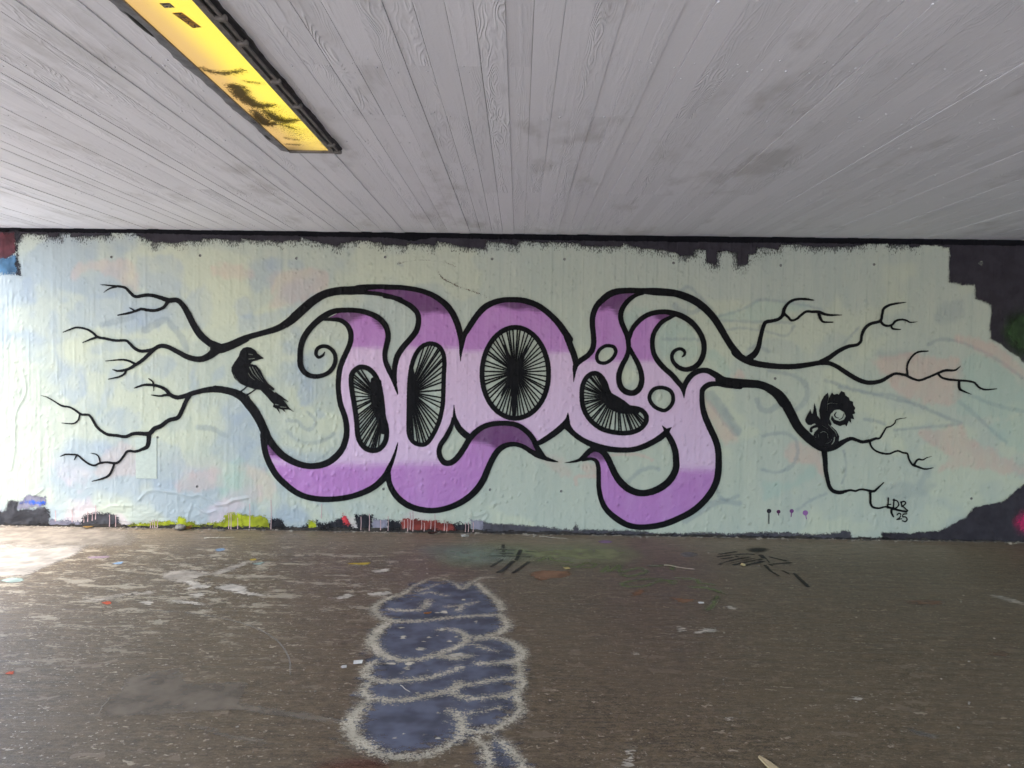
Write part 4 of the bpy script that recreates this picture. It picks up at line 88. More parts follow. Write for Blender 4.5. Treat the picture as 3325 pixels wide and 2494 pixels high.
D['fcream'] = [[(-.7659,-1.7346,.0227),(-.8535,-1.8463,.0278),(-.9153,-1.9771,.0313),(-.9121,-2.098,.0323),(-.8526,-2.2101,.0316),(-.7523,-2.2716,.0284),(-.6164,-2.2695,.0256),(-.4617,-2.2182,.0258),(-.303,-2.1724,.0232),(-.1405,-2.1418,.0233)],[(-.2751,-1.5234,.0327),(-.2014,-1.7052,.0317),(-.1244,-1.8613,.0308),(-.0854,-2.0336,.0327)],[(-.7659,-1.7346,.0189),(-.719,-1.5619,.0169),(-.5999,-1.3887,.0134),(-.4656,-1.4888,.0132),(-.3789,-1.6305,.0257),(-.3486,-1.5421,.0228),(-.2639,-1.3859,.0201),(-.1691,-1.3493,.0108)],[(-.0997,-2.1284,.0292),(-.0474,-2.303,.0339),(-.0916,-2.4291,.033),(-.2027,-2.513,.027),(-.2795,-2.497,.0271)],[(-.7841,-2.3163,.0338),(-.826,-2.4627,.0382),(-.8173,-2.6162,.0396),(-.7455,-2.7562,.0359),(-.639,-2.8361,.0302),(-.5209,-2.8311,.0252),(-.4313,-2.7598,.0256),(-.3399,-2.6681,.0261),(-.2851,-2.5738,.0293),(-.3052,-2.4588,.0246),(-.3796,-2.4018,.0221),(-.4568,-2.4054,.0188)],[(-.2305,-2.5525,.0214),(-.1272,-2.5096,.0243),(-.0206,-2.5808,.0319),(.0384,-2.7048,.0363),(.01,-2.8251,.0328),(-.1145,-2.863,.025),(-.1974,-2.8665,.0225)],[(-.2418,-2.6092,.0127),(-.1574,-2.678,.0125),(-.0984,-2.7108,.0083)],[(-.4152,-2.7762,.0306),(-.3274,-2.8062,.0304),(-.2527,-2.7692,.0256)],[(-.757,-2.8739,.0275),(-.7745,-2.9697,.0293),(-.7454,-3.0589,.0287),(-.6717,-3.0995,.0261),(-.5629,-3.088,.0238),(-.4376,-3.0464,.0216),(-.345,-2.9827,.0195),(-.2831,-2.9181,.0198)],[(.017,-2.8412,.0302),(.0307,-2.9364,.0295),(.0107,-3.0282,.0265),(-.1073,-3.0623,.0239),(-.2027,-3.1093,.0236),(-.2662,-3.126,.0283)],[(-.7367,-3.1306,.0282),(-.7378,-3.2135,.0277),(-.6805,-3.2774,.0273),(-.5776,-3.2992,.0249),(-.4713,-3.2693,.0228),(-.3662,-3.2124,.0254),(-.306,-3.1829,.0279),(-.2738,-3.1121,.0378)],[(.0239,-3.0277,.0265),(.0368,-3.1139,.0283),(-.0076,-3.2117,.0277),(-.1132,-3.2423,.0229),(-.2242,-3.2597,.0228),(-.3034,-3.2099,.0277)],[(-.6935,-3.3036,.0271),(-.7199,-3.4039,.0352),(-.7277,-3.509,.0386),(-.6963,-3.6063,.0376),(-.6285,-3.6864,.0348),(-.5431,-3.7616,.0301),(-.4503,-3.7774,.028),(-.3583,-3.7552,.0261),(-.2751,-3.6839,.0246),(-.2284,-3.5895,.0294),(-.2374,-3.4796,.0302),(-.2726,-3.411,.022),(-.2992,-3.382,.0177)],[(.0114,-3.2375,.0252),(.0359,-3.351,.0268),(.0003,-3.4362,.0284),(-.09,-3.5413,.0255),(-.1682,-3.5659,.0254),(-.2237,-3.5786,.0253)],[(-.2549,-3.4103,.0132),(-.1668,-3.3951,.0115),(-.0609,-3.3423,.0098)],[(-.1643,-3.6291,.0249),(-.1172,-3.6884,.0266),(-.1022,-3.7842,.0259),(-.094,-3.8566,.0254)],[(-.0703,-3.6258,.0208),(-.014,-3.7046,.0265),(.0185,-3.78,.026),(.0442,-3.852,.0255)],[(-.8131,-2.0694,.0189),(-.726,-2.0888,.0206),(-.6132,-2.0596,.0237),(-.5925,-1.9609,.0302),(-.5937,-1.8851,.0245)],[(-.4595,-2.0037,.0132),(-.36,-1.9742,.0169),(-.2616,-1.9066,.0134)],[(-.3689,-2.0714,.0236),(-.3515,-1.9737,.0181)],[(-.6895,-1.703,.0139),(-.6193,-1.6146,.0142),(-.5636,-1.5388,.0091)],[(-.6551,-1.7561,.0113),(-.5873,-1.7253,.0126),(-.473,-1.7871,.0137)]]
D['fblue'] = [[(-.722,-1.7865),(-.7233,-1.5326),(-.4937,-1.4904),(-.2743,-1.5381),(-.1701,-1.8114),(-.0939,-2.034),(-.1155,-2.152),(-.0549,-2.3245),(-.1121,-2.5089),(.0092,-2.5981),(.0239,-2.7744),(.0106,-3.0133),(.0176,-3.1973),(.0118,-3.3519),(-.0455,-3.4952),(-.1725,-3.5874),(-.3033,-3.6749),(-.4798,-3.7594),(-.6015,-3.6854),(-.7088,-3.5528),(-.6995,-3.4151),(-.7287,-3.2266),(-.7578,-2.969),(-.8062,-2.6342),(-.8148,-2.4422),(-.7602,-2.272),(-.8961,-2.0735),(-.8488,-1.8722)],[(-.1127,-3.6682),(-.07,-3.6361),(.0341,-3.8344),(-.0888,-3.8564)]]
D['fmarks'] = [[(-.1662,-.5617,.004),(.0065,-.594,.005),(.163,-.6321,.0039)],[(-.2152,-.7733,.0039),(-.0346,-.7726,.0048),(.1178,-.7885,.0038)],[(-.1192,-.415,.0061),(-.1079,-.7263,.0058)],[(.0352,-.5869,.0089),(-.006,-.9418,.0056)],[(-.1153,-.8859,.0057),(-.1963,-1.0779,.0046)],[(-.0263,-.9287,.0085),(-.0959,-1.1526,.0081),(-.1454,-1.2335,.0054)],[(.102,-.9354,.0075),(-.0199,-1.235,.0054)],[(-.1341,-.6867,.0039),(.0349,-.6971,.0039)],[(1.7297,-.605,.0059),(1.8973,-.5209,.006)],[(1.692,-.6894,.0059),(1.9323,-.5927,.0069),(2.0703,-.6052,.0069)],[(1.7172,-.7481,.0058),(1.9412,-.6542,.0059)],[(1.6421,-.9167,.0056),(1.824,-.7616,.0068),(1.9599,-.6836,.0059)],[(1.697,-.9135,.0056),(2.0017,-.7263,.0087)],[(1.7627,-.9191,.0085),(2.0357,-.7491,.0077)],[(1.8193,-.953,.0065),(2.0293,-.8083,.0086)],[(1.8552,-.6593,.0069),(1.9603,-.8508,.0067)],[(2.0794,-.6202,.0109),(2.0598,-.9159,.0085)],[(2.1333,-.6682,.0049),(2.255,-.8096,.0086)],[(2.0167,-.9044,.0057),(2.2456,-.8342,.0067)],[(2.0117,-.9187,.0056),(2.0025,-1.0781,.0046),(2.021,-1.2064,.0027)],[(2.0993,-1.0638,.0037),(2.1385,-1.1999,.0045)],[(2.1637,-1.1345,.0054),(2.1398,-1.4492,.0077)]]
D['fgreen'] = [[(.184,-.8972,.0085),(.2711,-.7643,.0087),(.2943,-.8617,.0085),(.3742,-.8956,.0085),(.4795,-.9371,.0075)],[(.3671,-1.0135,.0074),(.4836,-1.0525,.0083),(.6031,-1.0457,.0083),(.6397,-.9513,.0084),(.5608,-.9324,.0084),(.4988,-1.0289,.0083)],[(.6673,-1.175,.009),(.7257,-1.0159,.0093),(.722,-1.1502,.0091),(.8227,-.9873,.0093),(.8104,-1.167,.009),(.9727,-1.0472,.0092),(1.0061,-1.156,.009),(.859,-1.2706,.0089),(.814,-1.231,.008)],[(1.1907,-1.3749,.0087),(1.0392,-1.3226,.0088),(.8399,-1.3939,.0087),(.7757,-1.495,.0085),(.9195,-1.5065,.0085),(1.0944,-1.3601,.0087),(1.1651,-1.4355,.0078)],[(1.2088,-1.2928,.0088),(1.3519,-1.3258,.0105),(1.3567,-1.4056,.0104),(1.4461,-1.4399,.0086)],[(1.2706,-1.5068,.0102),(1.376,-1.5202,.0119),(1.4476,-1.609,.0117),(1.4591,-1.7326,.0098),(1.3605,-1.7549,.0098)],[(1.4103,-1.7002,.0074),(1.3282,-1.8738,.0064),(1.2683,-1.9729,.0047)],[(1.0746,-.9958,.0084),(1.2412,-.9631,.0084),(1.23,-1.0774,.0073)]]
D['fpatch'] = [('haze_green',[(-.5466,-.6491),(-.258,-.4407),(.2252,-.4663),(.5526,-.3897),(.9166,-.4231),(1.0385,-.6571),(.7782,-.9197),(.3197,-.8988),(-.0337,-.8714),(-.3006,-.9825),(-.514,-.995)]),('haze_blue',[(-.7575,-.555),(-.3877,-.4768),(.0066,-.6153),(-.0873,-.9227),(-.354,-.9856),(-.582,-.855)]),('rust',[(.1104,-1.249),(.2027,-1.1576),(.4089,-1.1765),(.3738,-1.3181),(.2718,-1.3442),(.1821,-1.4097),(.1342,-1.3313)]),('rust',[(.8021,-1.714),(.8822,-1.5836),(.9239,-1.6181),(.849,-1.7115)]),('rust',[(1.0768,-1.7348),(1.1624,-1.765),(1.2297,-1.7718),(1.1442,-1.8435),(1.0966,-1.8023)]),('lilac',[(.7397,-.2329),(.782,-.1944),(.8426,-.1965),(.8708,-.2482),(.8155,-.2927),(.7564,-.2848)]),('grey',[(1.4019,-.6092),(1.4735,-.5468),(1.5384,-.5747),(1.5258,-.6535),(1.422,-.7056)]),('soot',[(2.0323,-.4369),(2.1219,-.3648),(2.2135,-.3981),(2.1362,-.4956),(2.0441,-.512)]),('warm',[(-1.9497,-3.0966),(-1.7466,-2.9798),(-1.6423,-3.1615),(-1.3345,-3.1365),(-1.281,-3.3612),(-1.0943,-3.3983),(-.8642,-3.4539),(-.7424,-3.5213),(-1.0173,-3.47),(-1.3062,-3.4063),(-1.6012,-3.4603),(-1.8422,-3.5007),(-1.9466,-3.3416),(-1.8992,-3.2698)]),('warm',[(-1.4544,-3.5474),(-1.3648,-3.5639),(-1.213,-3.6355),(-1.0424,-3.6666),(-1.0586,-3.7035),(-1.2622,-3.6373)]),('warm',[(-.7958,-3.63),(-.6742,-3.681),(-.5914,-3.7488),(-.6948,-3.7175)]),('cream',[(-4.5555,-.6159),(-4.2003,-.6088),(-3.6634,-.6361),(-3.5927,-.9077),(-3.5996,-1.1855),(-3.6011,-1.4943),(-3.8561,-1.5418)]),('cream_sunlit2',[(-4.9823,-.0508),(-3.7542,-.0587),(-3.3585,-.5396),(-3.6412,-.6725),(-4.5278,-.6526)]),('mint',[(-3.6959,-1.5985),(-3.6614,-1.5531),(-3.5689,-1.5644),(-3.5376,-1.6327),(-3.619,-1.6582)]),('flake',[(-2.1074,-1.6963),(-2.0504,-1.6158),(-1.9168,-1.6606),(-1.867,-1.7687),(-1.7105,-1.8238),(-1.8144,-1.8435),(-1.9932,-1.7556)]),('flake',[(-2.4735,-1.5318),(-2.4329,-1.4745),(-2.2729,-1.6014),(-2.1582,-1.6735),(-2.3066,-1.7421),(-2.2981,-1.6551)]),('flake',[(-2.2381,-1.8367),(-2.1413,-1.822),(-2.1346,-1.9072)]),('flake',[(-2.2991,-1.9708),(-2.1453,-1.9857),(-2.0223,-2.0375),(-2.176,-2.0187)]),('flake',[(-2.4836,-2.0163),(-2.4527,-1.9877),(-2.394,-2.0117),(-2.4012,-2.0565)]),('flake2',[(-2.613,-1.4565),(-2.5809,-1.3103),(-2.3149,-1.3541),(-2.3328,-1.469),(-2.4154,-1.5826)]),('flake2',[(-2.2808,-1.3522),(-2.123,-.9826),(-2.1215,-1.1312),(-2.2006,-1.3767)]),('flake',[(-1.2216,-1.8699),(-1.1645,-1.7811),(-1.116,-1.8171),(-1.1727,-1.8767)]),('flake',[(-1.024,-1.7641),(-.888,-1.7176),(-.8632,-1.7655),(-.9666,-1.8094)]),('flake',[(-1.1143,-1.2573),(-.9883,-1.1717),(-1.0058,-1.269)]),('flake2',[(-2.7172,-1.8758),(-2.5077,-1.7924),(-2.4937,-1.8499)]),('flake2',[(-2.8637,-2.022),(-2.6787,-1.8881),(-2.6955,-1.9681)]),('red',[(-2.7169,-2.0369),(-2.705,-2.005),(-2.6551,-2.0249),(-2.6598,-2.0694)]),('sky',[(-2.5369,-.715),(-2.4977,-.6683),(-2.4567,-.71),(-2.4843,-.7697)]),('yellow',[(-2.1413,-.9837),(-2.1053,-.9549),(-2.0853,-.9936),(-2.1175,-1.0218)]),('sky',[(-3.1532,-1.1596),(-3.1017,-1.1056),(-3.0779,-1.1803)]),('pink',[(-3.4448,-.9944),(-3.2971,-.9585),(-3.285,-1.0116),(-3.3853,-1.0309)]),('yellow',[(-1.3408,-1.0542),(-1.1645,-1.0181),(-1.2054,-1.0845)]),('mint',[(-2.0798,-1.0971),(-2.0038,-1.0542),(-2.0124,-1.1312)]),('red',[(-2.6025,-3.0755),(-2.5675,-3.0579),(-2.5492,-3.1)]),('flake',[(1.4069,-1.9112),(1.4501,-1.8957),(1.466,-1.9349),(1.4249,-1.9545)]),('flake',[(.9944,-2.3077),(1.0346,-2.287),(1.0303,-2.336),(.9968,-2.3597)]),('flake',[(1.0834,-2.3776),(1.188,-2.2987),(1.2349,-2.334),(1.1417,-2.3677)]),('flake2',[(3.3762,-1.5958),(3.4508,-1.5821),(3.518,-1.7235),(3.4712,-1.7631)]),('flake',[(1.6509,-3.1886),(1.6922,-3.1726),(1.6978,-3.1962),(1.6647,-3.2069)]),('flake',[(.9662,-3.411),(.9955,-3.4015),(.992,-3.431)]),('rust2',[(2.6756,-1.7425),(2.8038,-1.7123),(2.9629,-1.7138),(2.8793,-1.8019),(2.7283,-1.791)]),('rust2',[(2.6654,-2.6136),(2.791,-2.5825),(2.7779,-2.6404)]),('flake',[(.658,-2.6846),(.6901,-2.6864),(.6729,-2.7121)]),('flake2',[(.4518,-3.8055),(.4824,-3.7289),(.5077,-3.679),(.494,-3.7285),(.4672,-3.7968)]),('grey2',[(1.7785,-3.4694),(1.8595,-3.5255),(1.8378,-3.5455),(1.7773,-3.509)]),('rustred',[(-.7584,-3.8384),(-.5825,-3.7911),(-.5228,-3.7974),(-.5307,-3.8629),(-.7314,-3.8697)]),('chip',[(-.6367,-2.5287),(-.6371,-2.5428),(-.6464,-2.5535),(-.6619,-2.5522),(-.6702,-2.5302),(-.665,-2.5142),(-.6534,-2.5103),(-.6447,-2.5047)]),('chip',[(-.4983,-2.6929),(-.5055,-2.7018),(-.5235,-2.7107),(-.5422,-2.7084),(-.554,-2.6953),(-.5445,-2.6827),(-.5274,-2.6822),(-.5113,-2.6857)]),('chip',[(-.6719,-2.3845),(-.6795,-2.3958),(-.6901,-2.4041),(-.7052,-2.4018),(-.7096,-2.3863),(-.7076,-2.3741),(-.6958,-2.3701),(-.6805,-2.3763)]),('chip',[(-.4318,-2.4083),(-.4312,-2.4247),(-.4388,-2.4288),(-.4523,-2.4219),(-.4535,-2.4093),(-.4528,-2.3957),(-.4439,-2.382),(-.4345,-2.3916)]),('chip',[(-.5315,-2.8887),(-.55,-2.9008),(-.5609,-2.9113),(-.5769,-2.9029),(-.5839,-2.8909),(-.579,-2.8745),(-.5683,-2.8637),(-.546,-2.8705)]),('chip',[(-.5519,-2.9449),(-.5447,-2.9544),(-.5634,-2.9606),(-.5802,-2.9561),(-.5837,-2.9463),(-.581,-2.94),(-.5682,-2.9302),(-.5536,-2.9396)]),('chip',[(-.5649,-2.9993),(-.5608,-3.0063),(-.576,-3.0078),(-.5932,-3.008),(-.5917,-3.0004),(-.5871,-2.9941),(-.5787,-2.9913),(-.5699,-2.9916)]),('chip',[(-.4474,-2.9685),(-.4492,-2.9741),(-.4533,-2.9759),(-.4614,-2.9744),(-.461,-2.9691),(-.4588,-2.9639),(-.4555,-2.9591),(-.4476,-2.9631)]),('chip',[(-.2386,-2.269),(-.2387,-2.2796),(-.2425,-2.2928),(-.2476,-2.2786),(-.2542,-2.2698),(-.2522,-2.2572),(-.2452,-2.2484),(-.2381,-2.2534)]),('chip',[(-.4364,-2.1099),(-.4431,-2.1308),(-.4536,-2.1406),(-.4676,-2.1295),(-.4815,-2.1121),(-.4762,-2.0951),(-.4595,-2.0848),(-.4468,-2.0891)]),('chip',[(-.4901,-2.1242),(-.4932,-2.135),(-.504,-2.1327),(-.5144,-2.1313),(-.5198,-2.1256),(-.5111,-2.1189),(-.5063,-2.1129),(-.4968,-2.1139)]),('chip',[(-.4599,-3.2227),(-.4579,-3.228),(-.4674,-3.2315),(-.4765,-3.2332),(-.4823,-3.2236),(-.4792,-3.217),(-.47,-3.2129),(-.4602,-3.2129)]),('chip',[(-.1149,-3.5146),(-.1201,-3.5194),(-.1249,-3.5245),(-.1345,-3.5226),(-.1333,-3.5153),(-.1347,-3.5084),(-.1259,-3.503),(-.1163,-3.5098)]),('chip',[(-.2964,-3.4954),(-.2985,-3.5007),(-.3103,-3.5042),(-.3241,-3.5007),(-.3216,-3.4964),(-.3246,-3.4905),(-.3123,-3.4855),(-.2995,-3.4914)]),('chip',[(-.4708,-3.6035),(-.474,-3.6093),(-.4774,-3.6116),(-.4811,-3.6097),(-.4835,-3.6039),(-.4837,-3.5998),(-.48,-3.5954),(-.4741,-3.6005)]),('chip',[(-.3195,-3.6295),(-.32,-3.6342),(-.3243,-3.6337),(-.3278,-3.6349),(-.3303,-3.6299),(-.3312,-3.6254),(-.3255,-3.6235),(-.3216,-3.6243)]),('chip',[(-.3811,-3.6034),(-.3824,-3.6087),(-.3856,-3.6099),(-.3898,-3.6068),(-.393,-3.6038),(-.3912,-3.6007),(-.387,-3.5992),(-.3821,-3.6002)]),('chip',[(-.5051,-3.6361),(-.5075,-3.6394),(-.5114,-3.64),(-.5148,-3.6412),(-.5163,-3.6365),(-.516,-3.6333),(-.5127,-3.6329),(-.5078,-3.6317)]),('chip',[(-.3395,-1.867),(-.3416,-1.8757),(-.35,-1.8835),(-.3573,-1.8827),(-.3627,-1.8682),(-.3573,-1.8554),(-.3527,-1.8489),(-.3449,-1.8533)]),('chip',[(-.19,-2.493),(-.1924,-2.5095),(-.2024,-2.5183),(-.2128,-2.5065),(-.2178,-2.4942),(-.2201,-2.4746),(-.2049,-2.4733),(-.1906,-2.4799)]),('chip',[(-.0605,-3.8196),(-.064,-3.827),(-.0692,-3.8308),(-.0754,-3.8295),(-.08,-3.8202),(-.0746,-3.8105),(-.07,-3.8067),(-.0624,-3.8134)]),('chip',[(-.4976,-2.5263),(-.4975,-2.5372),(-.5018,-2.5407),(-.5072,-2.5336),(-.5108,-2.5269),(-.5094,-2.5166),(-.5052,-2.5142),(-.4966,-2.5192)]),('chip',[(-.4541,-2.5049),(-.4569,-2.5097),(-.46,-2.5123),(-.4629,-2.5145),(-.4664,-2.5055),(-.467,-2.4976),(-.4623,-2.4926),(-.4558,-2.4971)]),('chip',[(-.3692,-2.5776),(-.3701,-2.5879),(-.3768,-2.5885),(-.3842,-2.588),(-.3836,-2.5782),(-.3861,-2.5701),(-.3794,-2.5622),(-.3714,-2.569)]),('chip',[(-.3398,-2.5095),(-.3424,-2.5182),(-.3456,-2.5224),(-.3502,-2.5151),(-.356,-2.5102),(-.3516,-2.503),(-.3477,-2.4987),(-.3433,-2.5013)]),('chip',[(-.5173,-2.5842),(-.519,-2.5929),(-.5244,-2.5961),(-.5306,-2.5918),(-.5306,-2.5848),(-.5326,-2.5792),(-.5276,-2.5727),(-.5217,-2.58)]),('chip',[(-.3355,-3.4134),(-.3367,-3.4169),(-.3429,-3.4193),(-.3489,-3.4166),(-.3526,-3.414),(-.3506,-3.41),(-.3441,-3.4086),(-.3383,-3.4103)]),('chip',[(-.2775,-2.7703),(-.3087,-2.7955),(-.3277,-2.8027),(-.3585,-2.791),(-.3616,-2.7739),(-.3665,-2.7471),(-.3324,-2.7509),(-.2953,-2.7452)]),('chip',[(-.6335,-2.8929),(-.6355,-2.9037),(-.6617,-2.9033),(-.6865,-2.9018),(-.6926,-2.8954),(-.6846,-2.8825),(-.6664,-2.8772),(-.647,-2.8844)])]
D['farc'] = [[(-2.3528,-2.1488,.0031),(-1.9957,-2.2144,.0041),(-1.6621,-2.3561,.004),(-1.4065,-2.5616,.0043),(-1.2369,-2.8127,.0041),(-1.1517,-3.0375,.0026)]]
D['litter'] = {'leaf1':(-.5595,-2.1506),'paper1':(-.8386,-2.8871),'paper2':(-.8991,-2.9437),'splinter':(1.0341,-3.7776),'stone':(-3.151,-.0022),'leaf2':(-4.0199,.0187),'leaf3':(-.7786,-.0573),'twig':(-2.6541,-.3744),'twig2':(-.539,-3.1824),'chip1':(1.2555,-1.851),'butt':(1.8264,-.9433),'leaf4':(-3.1184,-.0088),'twig3':(-1.8993,-3.4069),'chip2':(.6715,-2.7974),'chip3':(.3983,-1.1024),'twig4':(1.2934,-1.0289),'twig5':(.3351,-.1506),'lump':(-.4733,-.1501)}
D['lampglass'] = [(-1.3027,-4.2538),(-1.074,-4.2579),(-1.0784,-2.6268),(-1.3058,-2.6183)]
D['lampout'] = [(-1.3326,-4.2532),(-1.0388,-4.2585),(-1.0612,-2.5853),(-1.3613,-2.574),(-1.0077,-2.598)]
D['soot'] = [([(-1.2927,-3.7423),(-1.2775,-3.7156),(-1.2411,-3.6944),(-1.1844,-3.6991),(-1.1335,-3.7245)],.017),([(-1.2501,-3.5604),(-1.231,-3.5364),(-1.2469,-3.4469),(-1.2352,-3.3598),(-1.2121,-3.3255),(-1.1525,-3.3343)],.04),([(-1.2602,-3.2519),(-1.273,-3.1449),(-1.2716,-3.0727),(-1.224,-3.0824)],.04),([(-1.207,-3.2535),(-1.1962,-3.1629),(-1.1685,-3.1164),(-1.1027,-3.1344)],.038),([(-1.196,-3.0669),(-1.1589,-3.0096)],.02),([(-1.2462,-2.8468),(-1.2015,-2.8204)],.018),([(-1.275,-2.7409),(-1.2168,-2.7331)],.018),([(-1.1592,-3.6106),(-1.1136,-3.5941)],.014)]
D['sticker'] = [(-1.1895,-4.194),(-1.1535,-4.1996),(-1.1349,-4.093),(-1.1688,-4.0851)]
D['sticker2'] = [(-1.1993,-4.2584),(-1.1645,-4.2617),(-1.1612,-4.2322),(-1.1967,-4.2277)]
D['sooty'] = [(-1.3486,-4.139),(-1.3449,-4.0652),(-1.3446,-2.9252),(-1.3444,-2.8527)]
# ------------------------------------------------------------------ helpers
col = scene.collection
RND = random.Random(11)

def tag(o, label=None, cat=None, group=None, kind=None):
    for k, v in (('label', label), ('category', cat), ('group', group), ('kind', kind)):
        if v:
            o[k] = v
    return o

def link(name, me, mat=None, parent=None):
    o = bpy.data.objects.new(name, me)
    col.objects.link(o)
    if mat is not None and me is not None:
        me.materials.append(mat)
    if parent is not None:
        o.parent = parent
    return o

def box_bm(bm, x0, x1, y0, y1, z0, z1):
    v = [bm.verts.new(p) for p in ((x0, y0, z0), (x1, y0, z0), (x1, y1, z0), (x0, y1, z0), (x0, y0, z1), (x1, y0, z1), (x1, y1, z1), (x0, y1, z1))]
    for f in ((0, 3, 2, 1), (4, 5, 6, 7), (0, 1, 5, 4), (1, 2, 6, 5), (2, 3, 7, 6), (3, 0, 4, 7)):
        bm.faces.new([v[i] for i in f])
    return v

def done(bm, name, mat, parent=None, smooth=False, bevel=0.0):
    if bevel:
        bmesh.ops.bevel(bm, geom=list(bm.edges), offset=bevel, segments=2, affect='EDGES', profile=0.6)
    bmesh.ops.recalc_face_normals(bm, faces=bm.faces)
    me = bpy.data.meshes.new(name)
    bm.to_mesh(me)
    bm.free()
    if smooth:
        for p in me.polygons:
            p.use_smooth = True
    return link(name, me, mat, parent)

def box(name, x0, x1, y0, y1, z0, z1, mat, parent=None, bevel=0.0):
    bm = bmesh.new()
    box_bm(bm, x0, x1, y0, y1, z0, z1)
    return done(bm, name, mat, parent, bevel=bevel)

# ------------------------------------------------------------------ node helpers
class NT:
    def __init__(s, tree):
        s.t = tree
    def n(s, typ, _out=0, _set=None, **ins):
        nd = s.t.nodes.new(typ)
        for k, v in (_set or {}).items():
            setattr(nd, k, v)
        for k, v in ins.items():
            key = int(k[1:]) if k[0] == 'i' and k[1:].isdigit() else k.replace('_', ' ')
            sock = nd.inputs[key]
            if isinstance(v, bpy.types.NodeSocket):
                s.t.links.new(v, sock)
            else:
                sock.default_value = v
        s.last = nd
        return nd.outputs[_out]
    def m(s, op, a, b=0.0, c=None, clamp=False):
        kw = dict(i0=a, i1=b)
        if c is not None:
            kw['i2'] = c
        return s.n('ShaderNodeMath', _set=dict(operation=op, use_clamp=clamp), **kw)
    def vm(s, op, a, b):
        return s.n('ShaderNodeVectorMath', _set=dict(operation=op), i0=a, i1=b)
    def noise(s, vec, scale, detail=3.0, rough=0.5, out=0, dist=0.0):
        return s.n('ShaderNodeTexNoise', _out=out, Vector=vec, Scale=scale, Detail=detail, Roughness=rough, Distortion=dist)
    def rng(s, v, a, b, c=0.0, d=1.0, smooth=True):
        return s.n('ShaderNodeMapRange', _set=dict(interpolation_type='SMOOTHSTEP' if smooth else 'LINEAR'), Value=v, From_Min=a, From_Max=b, To_Min=c, To_Max=d)
    def mix(s, f, a, b, blend='MIX'):
        nd = s.t.nodes.new('ShaderNodeMix')
        nd.data_type = 'RGBA'
        nd.blend_type = blend
        for i, v in ((0, f), (6, a), (7, b)):
            if isinstance(v, bpy.types.NodeSocket):
                s.t.links.new(v, nd.inputs[i])
            elif i == 0:
                nd.inputs[i].default_value = v
            else:
                nd.inputs[i].default_value = (*v, 1.0) if len(v) == 3 else v
        return nd.outputs[2]
    def pos(s):
        return s.n('ShaderNodeNewGeometry')
    def attr(s, name, out=2):
        return s.n('ShaderNodeAttribute', _out=out, _set=dict(attribute_name=name))
    def scale(s, v, x, y, z):
        return s.vm('MULTIPLY', v, (x, y, z))

def new_mat(name):
    m = bpy.data.materials.new(name)
    m.use_nodes = True
    t = NT(m.node_tree)
    b = m.node_tree.nodes['Principled BSDF']
    return m, t, b

def put(t, b, **kw):
    for k, v in kw.items():
        sock = b.inputs[k.replace('_', ' ')]
        if isinstance(v, bpy.types.NodeSocket):
            t.t.links.new(v, sock)
        else:
            sock.default_value = (*v, 1.0) if isinstance(v, tuple) and len(v) == 3 and sock.type == 'RGBA' else v

def plain(name, c, rough=0.7, metal=0.0, var=0.25, sc=30.0, bump=0.0):
    m, t, b = new_mat(name)
    p = t.pos()
    f = t.noise(p, sc, 4.0, 0.6)
    put(t, b, Base_Color=t.mix(t.rng(f, 0.3, 0.7), tuple(x * (1 - var) for x in c), tuple(min(1, x * (1 + var)) for x in c)), Roughness=rough, Metallic=metal)
    if bump:
        put(t, b, Normal=t.n('ShaderNodeBump', Height=f, Distance=bump, Strength=1.0))
    return m

# relief of the painted concrete wall: every coat of paint on it carries these normals
def lattice(nx, ny, seed):
    return np.random.RandomState(seed).rand(ny + 3, nx + 3)

def vnoise(X, Y, fx, fy, seed, octaves=1, gain=0.5):
    """Value noise on the plane, frequencies per metre."""
    out = np.zeros(np.broadcast(X, Y).shape)
    amp, tot = 1.0, 0.0
    for o in range(octaves):
        u = (X + 20.0) * fx * 2 ** o
        v = (Y + 20.0) * fy * 2 ** o
        iu = np.floor(u).astype(int); iv = np.floor(v).astype(int)
        a = u - iu; b = v - iv
        a = a * a * (3 - 2 * a); b = b * b * (3 - 2 * b)
        T = np.random.RandomState(seed + o).rand(256, 256)
        g = lambda i, j: T[j & 255, i & 255]
        out = out + amp * ((g(iu, iv) * (1 - a) + g(iu + 1, iv) * a) * (1 - b) + (g(iu, iv + 1) * (1 - a) + g(iu + 1, iv + 1) * a) * b)
        tot += amp
        amp *= gain
    return out / tot

RELIEF = {}
def sample_normal(x, z):
    c, x0, z0, gx, gz = RELIEF['n']
    u = np.clip((x - x0) / c, 0, gx.shape[1] - 1.001); v = np.clip((z - z0) / c, 0, gx.shape[0] - 1.001)
    i = u.astype(int); j = v.astype(int); a = u - i; b = v - j
    bl = lambda A: (A[j, i] * (1 - a) + A[j, i + 1] * a) * (1 - b) + (A[j + 1, i] * (1 - a) + A[j + 1, i + 1] * a) * b
    n = np.stack([-bl(gx), -np.ones(len(x)), -bl(gz)], 1)
    return n / np.linalg.norm(n, axis=1)[:, None]

def relief(t):
    return t.n('ShaderNodeAttribute', _out=1, _set=dict(attribute_name='wn'))

